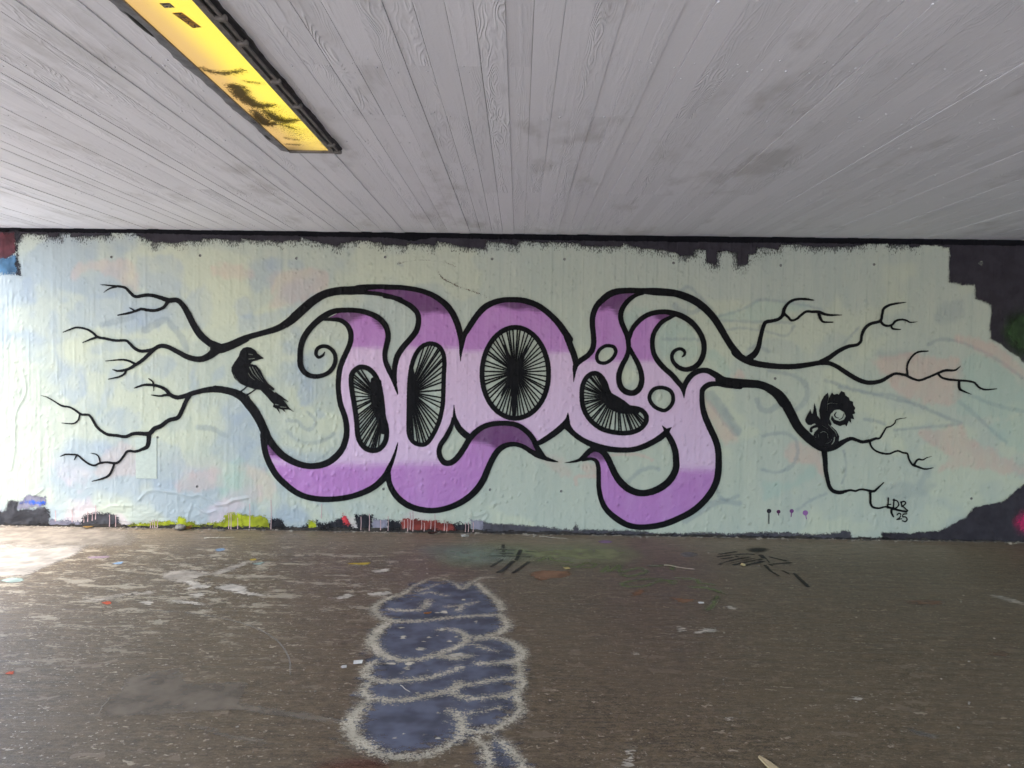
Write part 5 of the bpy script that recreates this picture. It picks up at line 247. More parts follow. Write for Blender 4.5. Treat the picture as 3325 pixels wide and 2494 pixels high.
def coat(name, c, soft=0.006, amp=0.010, scale=60.0, amax=1.0, rough=0.55, stretch=(1, 1, 1), dry=0.0, dscale=120.0, var=0.10, c2=None, on='wall', thr=0.5, spec=0.3, det=3.0, amp2=0.0, scale2=110.0):
    """A coat of paint: covers where the edge distance e is positive, with a ragged or sprayed border."""
    m, t, b = new_mat(name)
    p = t.pos()
    e = t.attr('e')
    q = t.scale(p, *stretch)
    nz = t.noise(q, scale, det, 0.65)
    ee = t.m('ADD', e, t.m('MULTIPLY', t.m('SUBTRACT', nz, thr), amp))
    if amp2:
        ee = t.m('ADD', ee, t.m('MULTIPLY', t.m('SUBTRACT', t.noise(q, scale2, 3.0, 0.7), 0.5), amp2))
    a = t.rng(ee, -soft, soft, 0.0, amax)
    if dry:
        g = t.noise(t.scale(p, *stretch), dscale, 3.0, 0.7)
        a = t.m('MULTIPLY', a, t.rng(g, 0.5 - dry * 0.3 - 0.1, 0.5 - dry * 0.3 + 0.06 , 1.0 - dry, 1.0))
    f = t.noise(p, 7.0, 2.0, 0.6)
    base = t.mix(t.rng(f, 0.3, 0.7), tuple(x * (1 - var) for x in c), c2 or tuple(min(1, x * (1 + var)) for x in c))
    put(t, b, Base_Color=base, Roughness=rough, Alpha=a, Specular_IOR_Level=spec)
    if on == 'wall':
        put(t, b, Normal=relief(t))
    return m

# ------------------------------------------------------------------ painted shapes: signed edge distance on a fine grid
def catmull(pts, step=0.012):
    p = np.array(pts, float)
    if len(p) < 3:
        n = max(2, int(np.hypot(*(p[-1, :2] - p[0, :2])) / step) + 1)
        u = np.linspace(0, 1, n)[:, None]
        return p[0] * (1 - u) + p[-1] * u
    closed = np.allclose(p[0, :2], p[-1, :2], atol=1e-6)
    a = np.vstack([p[-2] if closed else 2 * p[0] - p[1], p, p[1] if closed else 2 * p[-1] - p[-2]])
    out = []
    for i in range(1, len(a) - 2):
        n = max(2, int(np.hypot(*(a[i + 1, :2] - a[i, :2])) / step) + 1)
        u = np.linspace(0, 1, n, endpoint=False)[:, None]
        p0, p1, p2, p3 = a[i - 1], a[i], a[i + 1], a[i + 2]
        out.append(0.5 * (2 * p1 + (p2 - p0) * u + (2 * p0 - 5 * p1 + 4 * p2 - p3) * u ** 2 + (3 * p1 - p0 - 3 * p2 + p3) * u ** 3))
    out.append(p[-1:])
    return np.vstack(out)

def smooth_poly(pts, step=0.03):
    q = [tuple(v[:2]) + (0.0,) for v in pts]
    return [tuple(v) for v in catmull(q + [q[0]], step)[:-1, :2]]

class Field:
    def __init__(s, bounds, cell):
        x0, y0, x1, y1 = bounds
        s.c = cell
        s.x = np.arange(math.floor(x0 / cell), math.ceil(x1 / cell) + 1) * cell
        s.y = np.arange(math.floor(y0 / cell), math.ceil(y1 / cell) + 1) * cell
        s.e = np.full((len(s.y), len(s.x)), -1.0)
    def win(s, a, b, lo, hi):
        i0 = max(0, int((lo[0] - s.x[0]) / s.c)); i1 = min(len(s.x), int((hi[0] - s.x[0]) / s.c) + 2)
        j0 = max(0, int((lo[1] - s.y[0]) / s.c)); j1 = min(len(s.y), int((hi[1] - s.y[0]) / s.c) + 2)
        return i0, i1, j0, j1
    def stroke_field(s, pts, pad=0.06):
        f = np.full(s.e.shape, -1.0)
        q = catmull(pts)
        q[:, 2] = np.maximum(q[:, 2], 0.0006)
        for a, b in zip(q[:-1], q[1:]):
            w = max(a[2], b[2]) + pad
            i0, i1, j0, j1 = s.win(a, b, np.minimum(a, b)[:2] - w, np.maximum(a, b)[:2] + w)
            if i1 <= i0 or j1 <= j0:
                continue
            X = s.x[None, i0:i1]; Y = s.y[j0:j1, None]
            dx, dy = b[0] - a[0], b[1] - a[1]
            L = dx * dx + dy * dy + 1e-12
            t = np.clip(((X - a[0]) * dx + (Y - a[1]) * dy) / L, 0, 1)
            d = (a[2] + (b[2] - a[2]) * t) - np.hypot(X - a[0] - t * dx, Y - a[1] - t * dy)
            np.maximum(f[j0:j1, i0:i1], d, out=f[j0:j1, i0:i1])
        return f
    def poly_field(s, pts, clip=0.25):
        P = np.array([v[:2] for v in pts], float)
        X = s.x[None, :]; Y = s.y[:, None]
        d2 = np.full(s.e.shape, 1e9)
        ins = np.zeros(s.e.shape, bool)
        for a, b in zip(P, np.roll(P, -1, 0)):
            dx, dy = b - a
            L = dx * dx + dy * dy + 1e-12
            w = clip
            i0, i1, j0, j1 = s.win(a, b, np.minimum(a, b) - w, np.maximum(a, b) + w)
            if i1 > i0 and j1 > j0:
                xx = s.x[None, i0:i1]; yy = s.y[j0:j1, None]
                t = np.clip(((xx - a[0]) * dx + (yy - a[1]) * dy) / L, 0, 1)
                np.minimum(d2[j0:j1, i0:i1], (xx - a[0] - t * dx) ** 2 + (yy - a[1] - t * dy) ** 2, out=d2[j0:j1, i0:i1])
            if dy != 0:
                cr = ((a[1] > Y) != (b[1] > Y)) & (X < dx * (Y - a[1]) / dy + a[0])
                ins ^= cr
        d = np.minimum(np.sqrt(d2), clip)
        return np.where(ins, d, -d)
    def add(s, f):
        np.maximum(s.e, f, out=s.e)
    def sub(s, f):
        np.minimum(s.e, -f, out=s.e)

def bounds_of(lists, pad):
    a = np.array([v[:2] for l in lists for v in l])
    return a[:, 0].min() - pad, a[:, 1].min() - pad, a[:, 0].max() + pad, a[:, 1].max() + pad

def field_mesh(name, f, plane, off, mat, parent, margin, extra=None, cells=None, rgba=None):
    """Keep only the grid cells that carry paint; plane 'wall' lies at y = -off, 'floor' at z = off, 'ceil' at z = H - off."""
    e = f.e
    m = np.maximum(np.maximum(e[:-1, :-1], e[1:, :-1]), np.maximum(e[:-1, 1:], e[1:, 1:])) > -margin
    if cells is not None:
        m &= cells
    jj, ii = np.nonzero(m)
    if len(jj) == 0:
        return None
    nx = len(f.x)
    quad = np.stack([jj * nx + ii, jj * nx + ii + 1, (jj + 1) * nx + ii + 1, (jj + 1) * nx + ii], 1)
    if plane == 'ceil':
        quad = quad[:, ::-1]
    used, inv = np.unique(quad, return_inverse=True)
    quad = inv.reshape(-1, 4)
    ux = f.x[used % nx]; uy = f.y[used // nx]
    z = np.full(len(ux), off)
    co = np.stack([ux, -z, uy], 1) if plane == 'wall' else np.stack([ux, uy, z if plane == 'floor' else H - z], 1)
    me = bpy.data.meshes.new(name)
    me.vertices.add(len(co))
    me.vertices.foreach_set('co', co.astype(np.float32).ravel())
    me.loops.add(quad.size)
    me.loops.foreach_set('vertex_index', quad.astype(np.int32).ravel())
    me.polygons.add(len(quad))
    me.polygons.foreach_set('loop_start', np.arange(0, quad.size, 4, dtype=np.int32))
    me.update(calc_edges=True)
    for k, arr in [('e', e)] + list((extra or {}).items()):
        at = me.attributes.new(k, 'FLOAT', 'POINT')
        at.data.foreach_set('value', arr.ravel()[used].astype(np.float32))
    if plane == 'wall':
        at = me.attributes.new('wn', 'FLOAT_VECTOR', 'POINT')
        at.data.foreach_set('vector', sample_normal(ux, uy).astype(np.float32).ravel())
    for k, arr in (rgba or {}).items():
        at = me.attributes.new(k, 'FLOAT_COLOR', 'POINT')
        at.data.foreach_set('color', arr.reshape(-1, 4)[used].astype(np.float32).ravel())
    me.validate()
    return link(name, me, mat, parent)

HOLES = D['holepos']
def punch(f):
    for hx, hz in HOLES:
        if f.x[0] < hx < f.x[-1] and f.y[0] < hz < f.y[-1]:
            np.minimum(f.e, np.hypot(f.x[None, :] - hx, f.y[:, None] - hz) - 0.0125, out=f.e)

def paint(name, off, mat, parent, strokes=(), polys=(), gaps=(), holes=(), cell=0.006, margin=0.02, plane='wall', rounded=False, extra=None):
    polys = [smooth_poly(q) if rounded else q for q in polys]
    f = Field(bounds_of(list(strokes) + list(polys), 0.05 + margin), cell)
    for q in polys:
        f.add(f.poly_field(q))
    for q in strokes:
        f.add(f.stroke_field(q))
    for q in gaps:
        f.sub(f.stroke_field(q))
    for q in holes:
        f.sub(f.poly_field(q))
    if plane == 'wall':
        punch(f)
    return field_mesh(name, f, plane, off, mat, parent, margin)

# ================================================================== THE UNDERPASS
# ---- ground outside and floor inside
def floor_mat():
    m, t, b = new_mat('worn_asphalt_floor')
    p = t.pos()
    xyz = m.node_tree.nodes.new('ShaderNodeSeparateXYZ')
    m.node_tree.links.new(p, xyz.inputs[0])
    x, y = xyz.outputs[0], xyz.outputs[1]
    streak = t.noise(t.scale(p, 1.7, 34.0, 1.0), 1.0, 4.0, 0.7)
    grit = t.noise(t.scale(p, 110.0, 190.0, 1.0), 1.0, 3.0, 0.75)
    patch = t.noise(t.scale(p, 9.0, 20.0, 1.0), 1.0, 4.0, 0.72)
    big = t.noise(p, 0.8, 4.0, 0.65)
    c = t.mix(t.rng(patch, 0.32, 0.7), (0.078, 0.054, 0.030), (0.172, 0.124, 0.074))
    c = t.mix(t.m('MULTIPLY', t.rng(streak, 0.52, 0.70), 0.55), c, (0.050, 0.036, 0.022))
    mid = t.noise(t.scale(p, 26.0, 60.0, 1.0), 1.0, 3.0, 0.75)
    c = t.mix(t.m('MULTIPLY', t.rng(mid, 0.53, 0.60), 0.50), c, (0.24, 0.19, 0.135))
    c = t.mix(t.m('MULTIPLY', t.rng(mid, 0.45, 0.38), 0.55), c, (0.045, 0.034, 0.023))
    s2 = t.noise(t.scale(p, 4.0, 95.0, 1.0), 1.0, 3.0, 0.7)
    c = t.mix(t.m('MULTIPLY', t.rng(s2, 0.54, 0.68), 0.28), c, (0.26, 0.195, 0.125))
    c = t.mix(t.m('MULTIPLY', t.rng(s2, 0.46, 0.32), 0.35), c, (0.05, 0.035, 0.021))
    c = t.mix(t.m('MULTIPLY', t.rng(grit, 0.50, 0.68), 0.55), c, (0.30, 0.235, 0.16))
    c = t.mix(t.m('MULTIPLY', t.rng(grit, 0.46, 0.34), 0.60), c, (0.045, 0.034, 0.024))
    c = t.mix(t.m('MULTIPLY', t.rng(big, 0.40, 0.66), 0.35), c, (0.175, 0.128, 0.080))
    dirt = t.m('MULTIPLY', t.rng(y, -1.0, -0.05), t.rng(patch, 0.2, 0.6))            # dust lying along the wall foot
    c = t.mix(t.m('MULTIPLY', dirt, 0.65), c, (0.32, 0.255, 0.185))
    west = t.rng(x, 1.0, -2.4)
    # scuffed remains of pale paint
    wn = t.noise(t.scale(p, 3.4, 8.0, 1.0), 1.0, 6.0, 0.78)
    near = t.m('MULTIPLY', west, t.m('MULTIPLY', t.rng(y, -3.6, -1.9), t.rng(y, -0.15, -0.8)))
    k = t.m('MULTIPLY', t.rng(t.m('ADD', wn, t.m('MULTIPLY', near, 0.075)), 0.605, 0.64), t.m('ADD', 0.14, t.m('MULTIPLY', near, 0.62)))
    c = t.mix(k, c, (0.47, 0.42, 0.33))
    for sc, lim, pr, cc, st in ((11.0, 0.30, 0.88, (0.56, 0.49, 0.38), 2.6), (26.0, 0.34, 0.84, (0.56, 0.50, 0.41), 2.0), (60.0, 0.42, 0.76, (0.56, 0.50, 0.42), 1.5), (6.0, 0.42, 0.58, (0.255, 0.205, 0.15), 2.8), (15.0, 0.40, 0.66, (0.27, 0.215, 0.155), 2.6)):
        q = t.vm('ADD', t.scale(p, 1.0, st, 1.0), t.vm('MULTIPLY', t.noise(p, sc * 2.2, 1.0, 0.7, out=1), (1.8 / sc, 1.8 / sc, 0.0)))
        vd = t.n('ShaderNodeTexVoronoi', Vector=q, Scale=sc, Randomness=1.0)
        vc = t.last.outputs['Color']
        sp = t.n('ShaderNodeSeparateColor', Color=vc)
        sp2 = t.last.outputs[1]
        rad = t.m('MULTIPLY', sp2, lim)
        k = t.m('MULTIPLY', t.rng(t.m('SUBTRACT', rad, vd), 0.0, 0.025), t.rng(sp, pr, pr + 0.02))
        c = t.mix(t.m('MULTIPLY', k, t.m('ADD', 0.42, t.m('MULTIPLY', west, 0.3))), c, cc)
    c = t.vm('MULTIPLY', c, (0.98, 0.94, 0.86))
    put(t, b, Base_Color=c, Roughness=t.rng(streak, 0.3, 0.7, 0.55, 0.42), Specular_IOR_Level=0.5)
    h = t.m('ADD', t.m('MULTIPLY', grit, 0.0025), t.m('MULTIPLY', t.noise(p, 160.0, 3.0, 0.7), 0.002))
    put(t, b, Normal=t.n('ShaderNodeBump', Height=h, Distance=1.0, Strength=0.7))
    return m

M_FLOOR = floor_mat()
X_IN0, X_IN1, Y_BACK = -5.05, 14.0, -8.2
floor_o = box('floor', X_IN0, X_IN1, Y_BACK, 0.0, -0.2, 0.0, M_FLOOR)
tag(floor_o, kind='structure')
M_GROUND = plain('pale_paving', (0.34, 0.33, 0.315), 0.9, var=0.15, sc=6.0)
gm = bpy.data.meshes.new('ground')
gm.from_pydata([(-250, -250, -0.012), (250, -250, -0.012), (250, 250, -0.012), (-250, 250, -0.012)], [], [(0, 1, 2, 3)])
tag(link('ground', gm, M_GROUND), kind='structure')

# ---- ceiling: whitewashed concrete cast on boards
def board_mat():
    m, t, b = new_mat('whitewashed_board_concrete')
    p = t.pos()
    rnd = t.n('ShaderNodeObjectInfo', _out=5)
    r2 = t.n('ShaderNodeTexWhiteNoise', _set=dict(noise_dimensions='1D'), W=t.m('MULTIPLY', rnd, 913.0))
    offs = t.n('ShaderNodeCombineXYZ', X=t.m('MULTIPLY', rnd, 37.0), Y=t.m('MULTIPLY', r2, 61.0), Z=t.m('MULTIPLY', rnd, 11.0))
    q = t.vm('ADD', p, offs)
    warp = t.noise(t.scale(q, 9.0, 1.5, 1.0), 1.0, 2.0, 0.5)
    gx = m.node_tree.nodes.new('ShaderNodeSeparateXYZ')
    m.node_tree.links.new(q, gx.inputs[0])
    ph = t.m('ADD', t.m('MULTIPLY', gx.outputs[0], 95.0), t.m('MULTIPLY', warp, t.m('ADD', 18.0, t.m('MULTIPLY', r2, 34.0))))
    grain = t.m('MULTIPLY', t.m('ADD', t.m('SINE', t.m('MULTIPLY', ph, 6.2832 * 0.5)), 1.0), 0.5)
    rough_band = t.rng(t.noise(t.scale(q, 14.0, 0.9, 1.0), 1.0, 2.0, 0.6), 0.42, 0.66)
    fib = t.noise(t.scale(q, 260.0, 14.0, 1.0), 1.0, 2.0, 0.7)
    h = t.m('MULTIPLY', t.m('POWER', grain, 2.0), t.m('MULTIPLY', t.m('ADD', 0.12, rough_band), t.m('ADD', 0.0004, t.m('MULTIPLY', t.m('POWER', r2, 2.0), 0.0026))))
    h = t.m('ADD', h, t.m('MULTIPLY', fib, t.m('MULTIPLY', rough_band, 0.0020)))
    h = t.m('ADD', h, t.m('MULTIPLY', t.noise(q, 60.0, 3.0, 0.6), 0.0007))
    vd = t.n('ShaderNodeTexVoronoi', Vector=t.scale(q, 1.0, 0.5, 1.0), Scale=11.0)
    vk = t.n('ShaderNodeSeparateColor', Color=t.last.outputs['Color'])
    h = t.m('ADD', h, t.m('MULTIPLY', t.m('MULTIPLY', t.rng(vd, 0.10, 0.03), t.rng(vk, 0.78, 0.80)), 0.003))
    lum = t.m('ADD', 0.79, t.m('MULTIPLY', rnd, 0.07))
    dirt = t.rng(t.noise(t.scale(p, 2.5, 1.1, 1.0), 1.0, 4.0, 0.66), 0.52, 0.72)
    c = t.mix(t.m('MULTIPLY', dirt, 0.65), t.n('ShaderNodeCombineColor', Red=lum, Green=t.m('MULTIPLY', lum, 1.0), Blue=t.m('MULTIPLY', lum, 1.045)), (0.55, 0.54, 0.54))
    c = t.mix(t.m('MULTIPLY', t.m('MULTIPLY', rough_band, t.rng(fib, 0.55, 0.75)), 0.35), c, (0.42, 0.41, 0.41))
    put(t, b, Base_Color=c, Roughness=0.62, Specular_IOR_Level=0.4)
    put(t, b, Normal=t.n('ShaderNodeBump', Height=h, Distance=1.0, Strength=1.0))
    return m

M_BOARD = board_mat()
M_SLAB = plain('grey_concrete_slab', (0.36, 0.35, 0.35), 0.8, var=0.12)
ceiling = box('ceiling', X_IN0, X_IN1, Y_BACK, 0.35, H + 0.012, H + 0.45, M_SLAB)
tag(ceiling, kind='structure')
PITCH = 0.1
JOINTS = (-3.75, -3.17, -1.62, -5.3, -2.35)
def board_mesh():
    bm = bmesh.new()
    v = box_bm(bm, -0.5, 0.5, 0.0, 1.0, 0.0, 1.0)
    me = bpy.data.meshes.new('ceiling_board')
    bmesh.ops.recalc_face_normals(bm, faces=bm.faces)
    bm.to_mesh(me)
    bm.free()
    me.materials.append(M_BOARD)
    return me
BOARD = board_mesh()
nb = 0
x = X_IN0
while x < 5.15:
    w = PITCH * RND.uniform(0.94, 1.06)
    cuts = [0.0, -6.6]
    for j in RND.sample(JOINTS, 2 if RND.random() < 0.6 else 1):
        cuts.append(j + RND.uniform(-0.004, 0.004))
    cuts.sort(reverse=True)
    lev, tilt = RND.uniform(-0.002, 0.002) + (0.0025 if RND.random() < 0.12 else 0), RND.uniform(-0.014, 0.014)
    for a, b_ in zip(cuts[:-1], cuts[1:]):
        o = bpy.data.objects.new('ceiling_board', BOARD)
        col.objects.link(o)
        o.parent = ceiling
        dz = lev + RND.uniform(-0.0002, 0.0002)
        o.location = (x + w / 2, b_ + 0.0002, H + dz)
        o.scale = (w - RND.choice((0.0006, 0.0012, 0.0016, 0.0028)), a - b_ - 0.0004, 0.02)
        o.rotation_euler = (0, tilt + RND.uniform(-0.001, 0.001), 0)
        nb += 1
    x += w
print('ceiling boards', nb)

# nail heads left standing in the concrete, in rows across the boards
def nails():
    bm = bmesh.new()
    for row in (-0.35, -0.92, -1.45, -1.66, -2.2, -2.75, -3.14, -3.2, -3.72, -3.79, -4.3, -4.8):
        xx = -5.2
        while xx < 5.1:
            xx += RND.choice((0.05, 0.05, 0.1, 0.07))
            if RND.random() < 0.5 or (-1.4 < xx < -0.98 and row < -2.5):
                continue
            yy = row + RND.gauss(0, 0.03)
            r = RND.uniform(0.003, 0.0065)
            mtx = Matrix.Translation((xx, yy, H - 0.001)) @ Matrix.Diagonal((r, r * RND.uniform(0.8, 1.6), r * 0.34, 1))
            bmesh.ops.create_icosphere(bm, subdivisions=1, radius=1.0, matrix=mtx)
    o = done(bm, 'nail_bump', M_BOARD, ceiling, smooth=True)
    tag(o, kind='stuff')
nails()

# ---- the mural wall
def mint_mat():
    m, t, b = new_mat('mint_wall_paint')
    p = t.pos()
    sw = t.noise(t.scale(p, 9.0, 9.0, 1.1), 1.0, 3.0, 0.6)
    nd = m.node_tree.nodes.new('ShaderNodeAttribute')
    nd.attribute_name = 'under'
    c = t.mix(t.rng(sw, 0.3, 0.75), (0.49, 0.525, 0.42), (0.44, 0.485, 0.395))
    c = t.mix(nd.outputs['Alpha'], c, nd.outputs['Color'])
    sp = t.noise(p, 70.0, 3.0, 0.7)  # speckle painting dark pits and bright highlights of the bumps into the colour
    c = t.mix(t.m('MULTIPLY', t.rng(sp, 0.60, 0.74), 0.22), c, (0.20, 0.22, 0.20))
    c = t.mix(t.m('MULTIPLY', t.rng(sp, 0.40, 0.26), 0.25), c, (0.72, 0.75, 0.68))
    wear = t.rng(t.noise(p, 38.0, 4.0, 0.75), 0.66, 0.72)
    c = t.mix(t.m('MULTIPLY', wear, t.attr('chip')), c, (0.80, 0.82, 0.80))
    put(t, b, Base_Color=c, Roughness=0.5, Specular_IOR_Level=0.35, Normal=relief(t), Alpha=t.rng(t.attr('e'), -0.002, 0.002))
    return m

M_MINT = mint_mat()
M_BASE = plain('pale_wall_paint', (0.46, 0.515, 0.44), 0.5, var=0.06)
M_RAW = plain('raw_concrete', (0.30, 0.29, 0.28), 0.85)
def wall_mesh():
    from mathutils.geometry import delaunay_2d_cdt
    vs = [Vector(q) for q in ((X_IN0, 0.0), (X_IN1, 0.0), (X_IN1, H + 0.012), (X_IN0, H + 0.012))]
    faces = [[0, 1, 2, 3]]
    edges = []
    for hx, hz in HOLES:
        k = len(vs)
        vs += [Vector((hx + 0.0125 * math.cos(i * math.pi / 6), hz + 0.0125 * math.sin(i * math.pi / 6))) for i in range(12)]
        edges += [(k + i, k + (i + 1) % 12) for i in range(12)]
    ov, oe, of, _, _, _ = delaunay_2d_cdt(vs, edges, faces, 1, 1e-7)
    bm = bmesh.new()
    bv = [bm.verts.new((v.x, 0.0, v.y)) for v in ov]
    for f in of:
        cx = sum(ov[i].x for i in f) / len(f); cz = sum(ov[i].y for i in f) / len(f)
        if any(math.hypot(cx - hx, cz - hz) < 0.0115 for hx, hz in HOLES):
            continue
        try:
            fc = bm.faces.new([bv[i] for i in f])
        except ValueError:
            pass
    x0, x1, z0, z1 = X_IN0, X_IN1, 0.0, H + 0.012
    a = [bm.verts.new(q) for q in ((x0, 0, z0), (x1, 0, z0), (x1, 0, z1), (x0, 0, z1), (x0, 0.35, z0), (x1, 0.35, z0), (x1, 0.35, z1), (x0, 0.35, z1))]
    for f in ((4, 7, 6, 5), (0, 3, 7, 4), (1, 5, 6, 2)):
        bm.faces.new([a[i] for i in f])
    for f in bm.faces:
        f.normal_update()
        if abs(f.normal.y) > 0.9 and f.calc_center_median().y < 0.1 and f.normal.y > 0:
            f.normal_flip()
    me = bpy.data.meshes.new('concrete_wall')
    bm.to_mesh(me)
    bm.free()
    return me
wall = link('concrete_wall', wall_mesh(), M_BASE)
tag(wall, 'long concrete underpass wall painted mint with a purple lettering mural and black branches', 'wall')
for hx, hz in HOLES:
    bm = bmesh.new()
    rings = [[bm.verts.new((hx + r * math.cos(i * math.pi / 6), d, hz + r * math.sin(i * math.pi / 6))) for i in range(12)] for r, d in ((0.0125, 0.0), (0.0105, 0.012), (0.006, 0.022))]
    for a, b_ in zip(rings[:-1], rings[1:]):
        for i in range(12):
            bm.faces.new((a[i], a[(i + 1) % 12], b_[(i + 1) % 12], b_[i]))
    bm.faces.new(rings[-1])
    done(bm, 'tie_hole', M_RAW, wall, smooth=True)
# painted-over cover plate
pl = D['plate']
px0, px1, pz0, pz1 = pl[0][0], pl[1][0], pl[2][1], pl[0][1]
box('cover_plate', px0, px1, -0.0052, 0.05, pz0, pz1, M_BASE, wall, bevel=0.003)

# ---- relief of the face: roller stipple, runs, blisters, board seams, cracks, flaking foot
def sstep(v, a, b_):
    t = np.clip((v - a) / (b_ - a), 0, 1)
    return t * t * (3 - 2 * t)
def build_relief():
    f = Field((X_IN0 - 0.1, -0.06, 5.4, H + 0.06), 0.006)
    X = np.broadcast_to(f.x[None, :], f.e.shape); Z = np.broadcast_to(f.y[:, None], f.e.shape)
    h = (0.0044 - 0.0022 * sstep(-X, 1.0, 4.4)) * vnoise(X, Z, 38, 30, 1, 2) + 0.005 * vnoise(X, Z, 7, 7, 5, 2)
    h = h + 0.0022 * sstep(vnoise(X, Z, 30, 2.4, 9, 2), 0.5, 0.85)
    rs = np.random.RandomState(3)
    for _ in range(5200):
        bx, bz = rs.uniform(X_IN0, 5.3), rs.uniform(0.02, H)
        r = rs.uniform(0.006, 0.012); a = rs.uniform(0.002, 0.0085) * (0.45 if bx < -2.2 else 1.0); tail = rs.uniform(1, 3.5) if rs.rand() < 0.35 else 1.0
        i0, i1, j0, j1 = f.win(0, 0, (bx - 3 * r, bz - 3 * r * tail), (bx + 3 * r, bz + 3 * r * tail))
        if i1 > i0 and j1 > j0:
            h[j0:j1, i0:i1] += a * np.exp(-((f.x[None, i0:i1] - bx) / r) ** 2 - ((f.y[j0:j1, None] - bz) / (r * tail)) ** 2)
    k = X / 0.097
    lv = np.random.RandomState(8).rand(400)[(np.floor(k).astype(int) + 100) % 400]
    seam = np.exp(-((k - np.round(k)) * 0.097 / 0.005) ** 2) * (0.4 + 0.6 * vnoise(X, Z, 9, 1.5, 33, 2))
    up = sstep(Z, 0.5, 2.3) * (0.25 + 0.75 * sstep(X, -2.5, 1.0)) + 0.25 * sstep(X, 0, 2)
    h = h + up * (0.004 * lv + 0.005 * seam)
    foot = sstep(-Z, -0.34, -0.02)
    west = sstep(-X, 1.0, 3.4)
    h = h + foot * (0.006 + 0.007 * west) * vnoise(X, Z, 9, 22, 21, 3)
    rough = sstep(-X, 1.5, 4.0) * 0.002 * vnoise(X, Z, 16, 20, 44, 2)
    h = h + rough
    for q in D['cracks']:
        e = f.stroke_field(q, 0.05)
        h = h + 0.006 * np.exp(-(np.minimum(e, 0) / 0.012) ** 2) * (0.3 + 0.9 * vnoise(X, Z, 12, 12, 71, 2))
    gz, gx = np.gradient(h, f.c)
    RELIEF['n'] = (f.c, f.x[0], f.y[0], np.clip(gx, -0.8, 0.8), np.clip(gz, -0.8, 0.8))
build_relief()

# ---- mint coat with the older coats glimmering through it
GC = dict(g=(0.25, 0.29, 0.30), b=(0.30, 0.37, 0.46), p=(0.60, 0.40, 0.33), t=(0.32, 0.48, 0.41), y=(0.58, 0.60, 0.42), k=(0.62, 0.47, 0.51))
def mint_coat():
    f = Field((X_IN0 + 0.002, 0.0, 5.3, H), 0.009)
    f.e[:] = 0.05
    X = np.broadcast_to(f.x[None, :], f.e.shape); Z = np.broadcast_to(f.y[:, None], f.e.shape)
    C = np.zeros(f.e.shape + (3,)); A = np.zeros(f.e.shape)
    def lay(a, c, sl):
        C[sl] = C[sl] * (1 - a[..., None]) + np.array(c) * a[..., None]
        A[sl] = A[sl] * (1 - a) + a
    full = (slice(None), slice(None))
    lay(0.55 * sstep(vnoise(X, Z, 1.5, 2.0, 51, 4), 0.42, 0.6) * (0.12 + 0.88 * sstep(-X, 0.3, 2.8)), GC['b'], full)
    lay(0.45 * sstep(vnoise(X, Z, 1.7, 2.0, 61, 4), 0.55, 0.66), GC['y'], full)
    lay(0.5 * sstep(vnoise(X, Z, 2.6, 3.0, 81, 4), 0.52, 0.66) * sstep(-Z, -0.75, -0.3) * sstep(-X, 0.0, 1.8), GC['k'], full)
    n1 = vnoise(X, Z, 16, 11, 91, 3) - 0.5
    n2 = vnoise(X, Z, 40, 40, 95, 2) - 0.5
    for k, typ, pts in D['ghosts']:
        q = smooth_poly(pts) if typ == 'p' else [(a, b_, w * 1.5 + 0.003) for a, b_, w in pts]
        w = Field(bounds_of([q], 0.15), f.c)
        i0 = int(round((w.x[0] - f.x[0]) / f.c)); j0 = int(round((w.y[0] - f.y[0]) / f.c))
        a0, b0 = max(0, -i0), max(0, -j0)
        a1 = min(len(w.x), len(f.x) - i0); b1 = min(len(w.y), len(f.y) - j0)
        if a1 <= a0 or b1 <= b0:
            continue
        sl = (slice(j0 + b0, j0 + b1), slice(i0 + a0, i0 + a1))
        e = (w.poly_field(q) if typ == 'p' else w.stroke_field(q))[b0:b1, a0:a1]
        if typ == 'p':
            a = (0.62 if k == 'p' and pts[0][0] > 0.5 else 0.42) * sstep(e + 0.07 * n1[sl] + 0.02 * n2[sl], -0.03, 0.03)
        else:
            a = 0.62 * sstep(e + 0.02 * n2[sl], -0.012, 0.010)
        lay(a * (0.75 + 0.5 * n1[sl]), GC[k], sl)
    col4 = np.concatenate([C / np.maximum(A, 1e-4)[..., None], A[..., None]], 2)
    chip = sstep(vnoise(X, Z, 2.6, 2.6, 15, 3), 0.56, 0.66) * sstep(-X, 0.2, 2.0)
    punch(f)
    return field_mesh('mint_coat', f, 'wall', 0.0006, M_MINT, wall, 0.002, extra=dict(chip=chip), rgba=dict(under=col4))
mint_coat()

# ---- dark ground coats round the mint
M_DARK = coat('charcoal_paint', (0.040, 0.035, 0.042), soft=0.010, amp=0.05, scale=18.0, amp2=0.05, scale2=120.0, rough=0.7, stretch=(1.0, 1, 0.8), var=0.2, thr=0.5, spec=0.15, det=5.0)
M_BLACKBAND = coat('black_paint_shadow_gap', (0.006, 0.006, 0.008), spec=0.1, soft=0.004, amp=0.03, scale=18.0, rough=0.7)
M_STRIP = coat('slate_paint_strip', (0.085, 0.080, 0.092), soft=0.012, amp=0.05, scale=18.0, amp2=0.07, scale2=110.0, rough=0.7, stretch=(1.0, 1, 0.8), var=0.25, thr=0.55, spec=0.15)
M_CRUST = coat('black_crusted_foot', (0.020, 0.018, 0.017), soft=0.008, amp=0.08, scale=14.0, amp2=0.06, scale2=60.0, rough=0.85, stretch=(0.5, 1, 1.6), c2=(0.06, 0.05, 0.04), thr=0.55)
M_DRY = coat('dry_brushed_charcoal', (0.075, 0.070, 0.080), soft=0.022, amp=0.22, scale=5.0, amp2=0.34, scale2=70.0, amax=0.62, rough=0.7, stretch=(1.6, 1, 0.6), var=0.2, thr=0.40, spec=0.15, det=4.0)
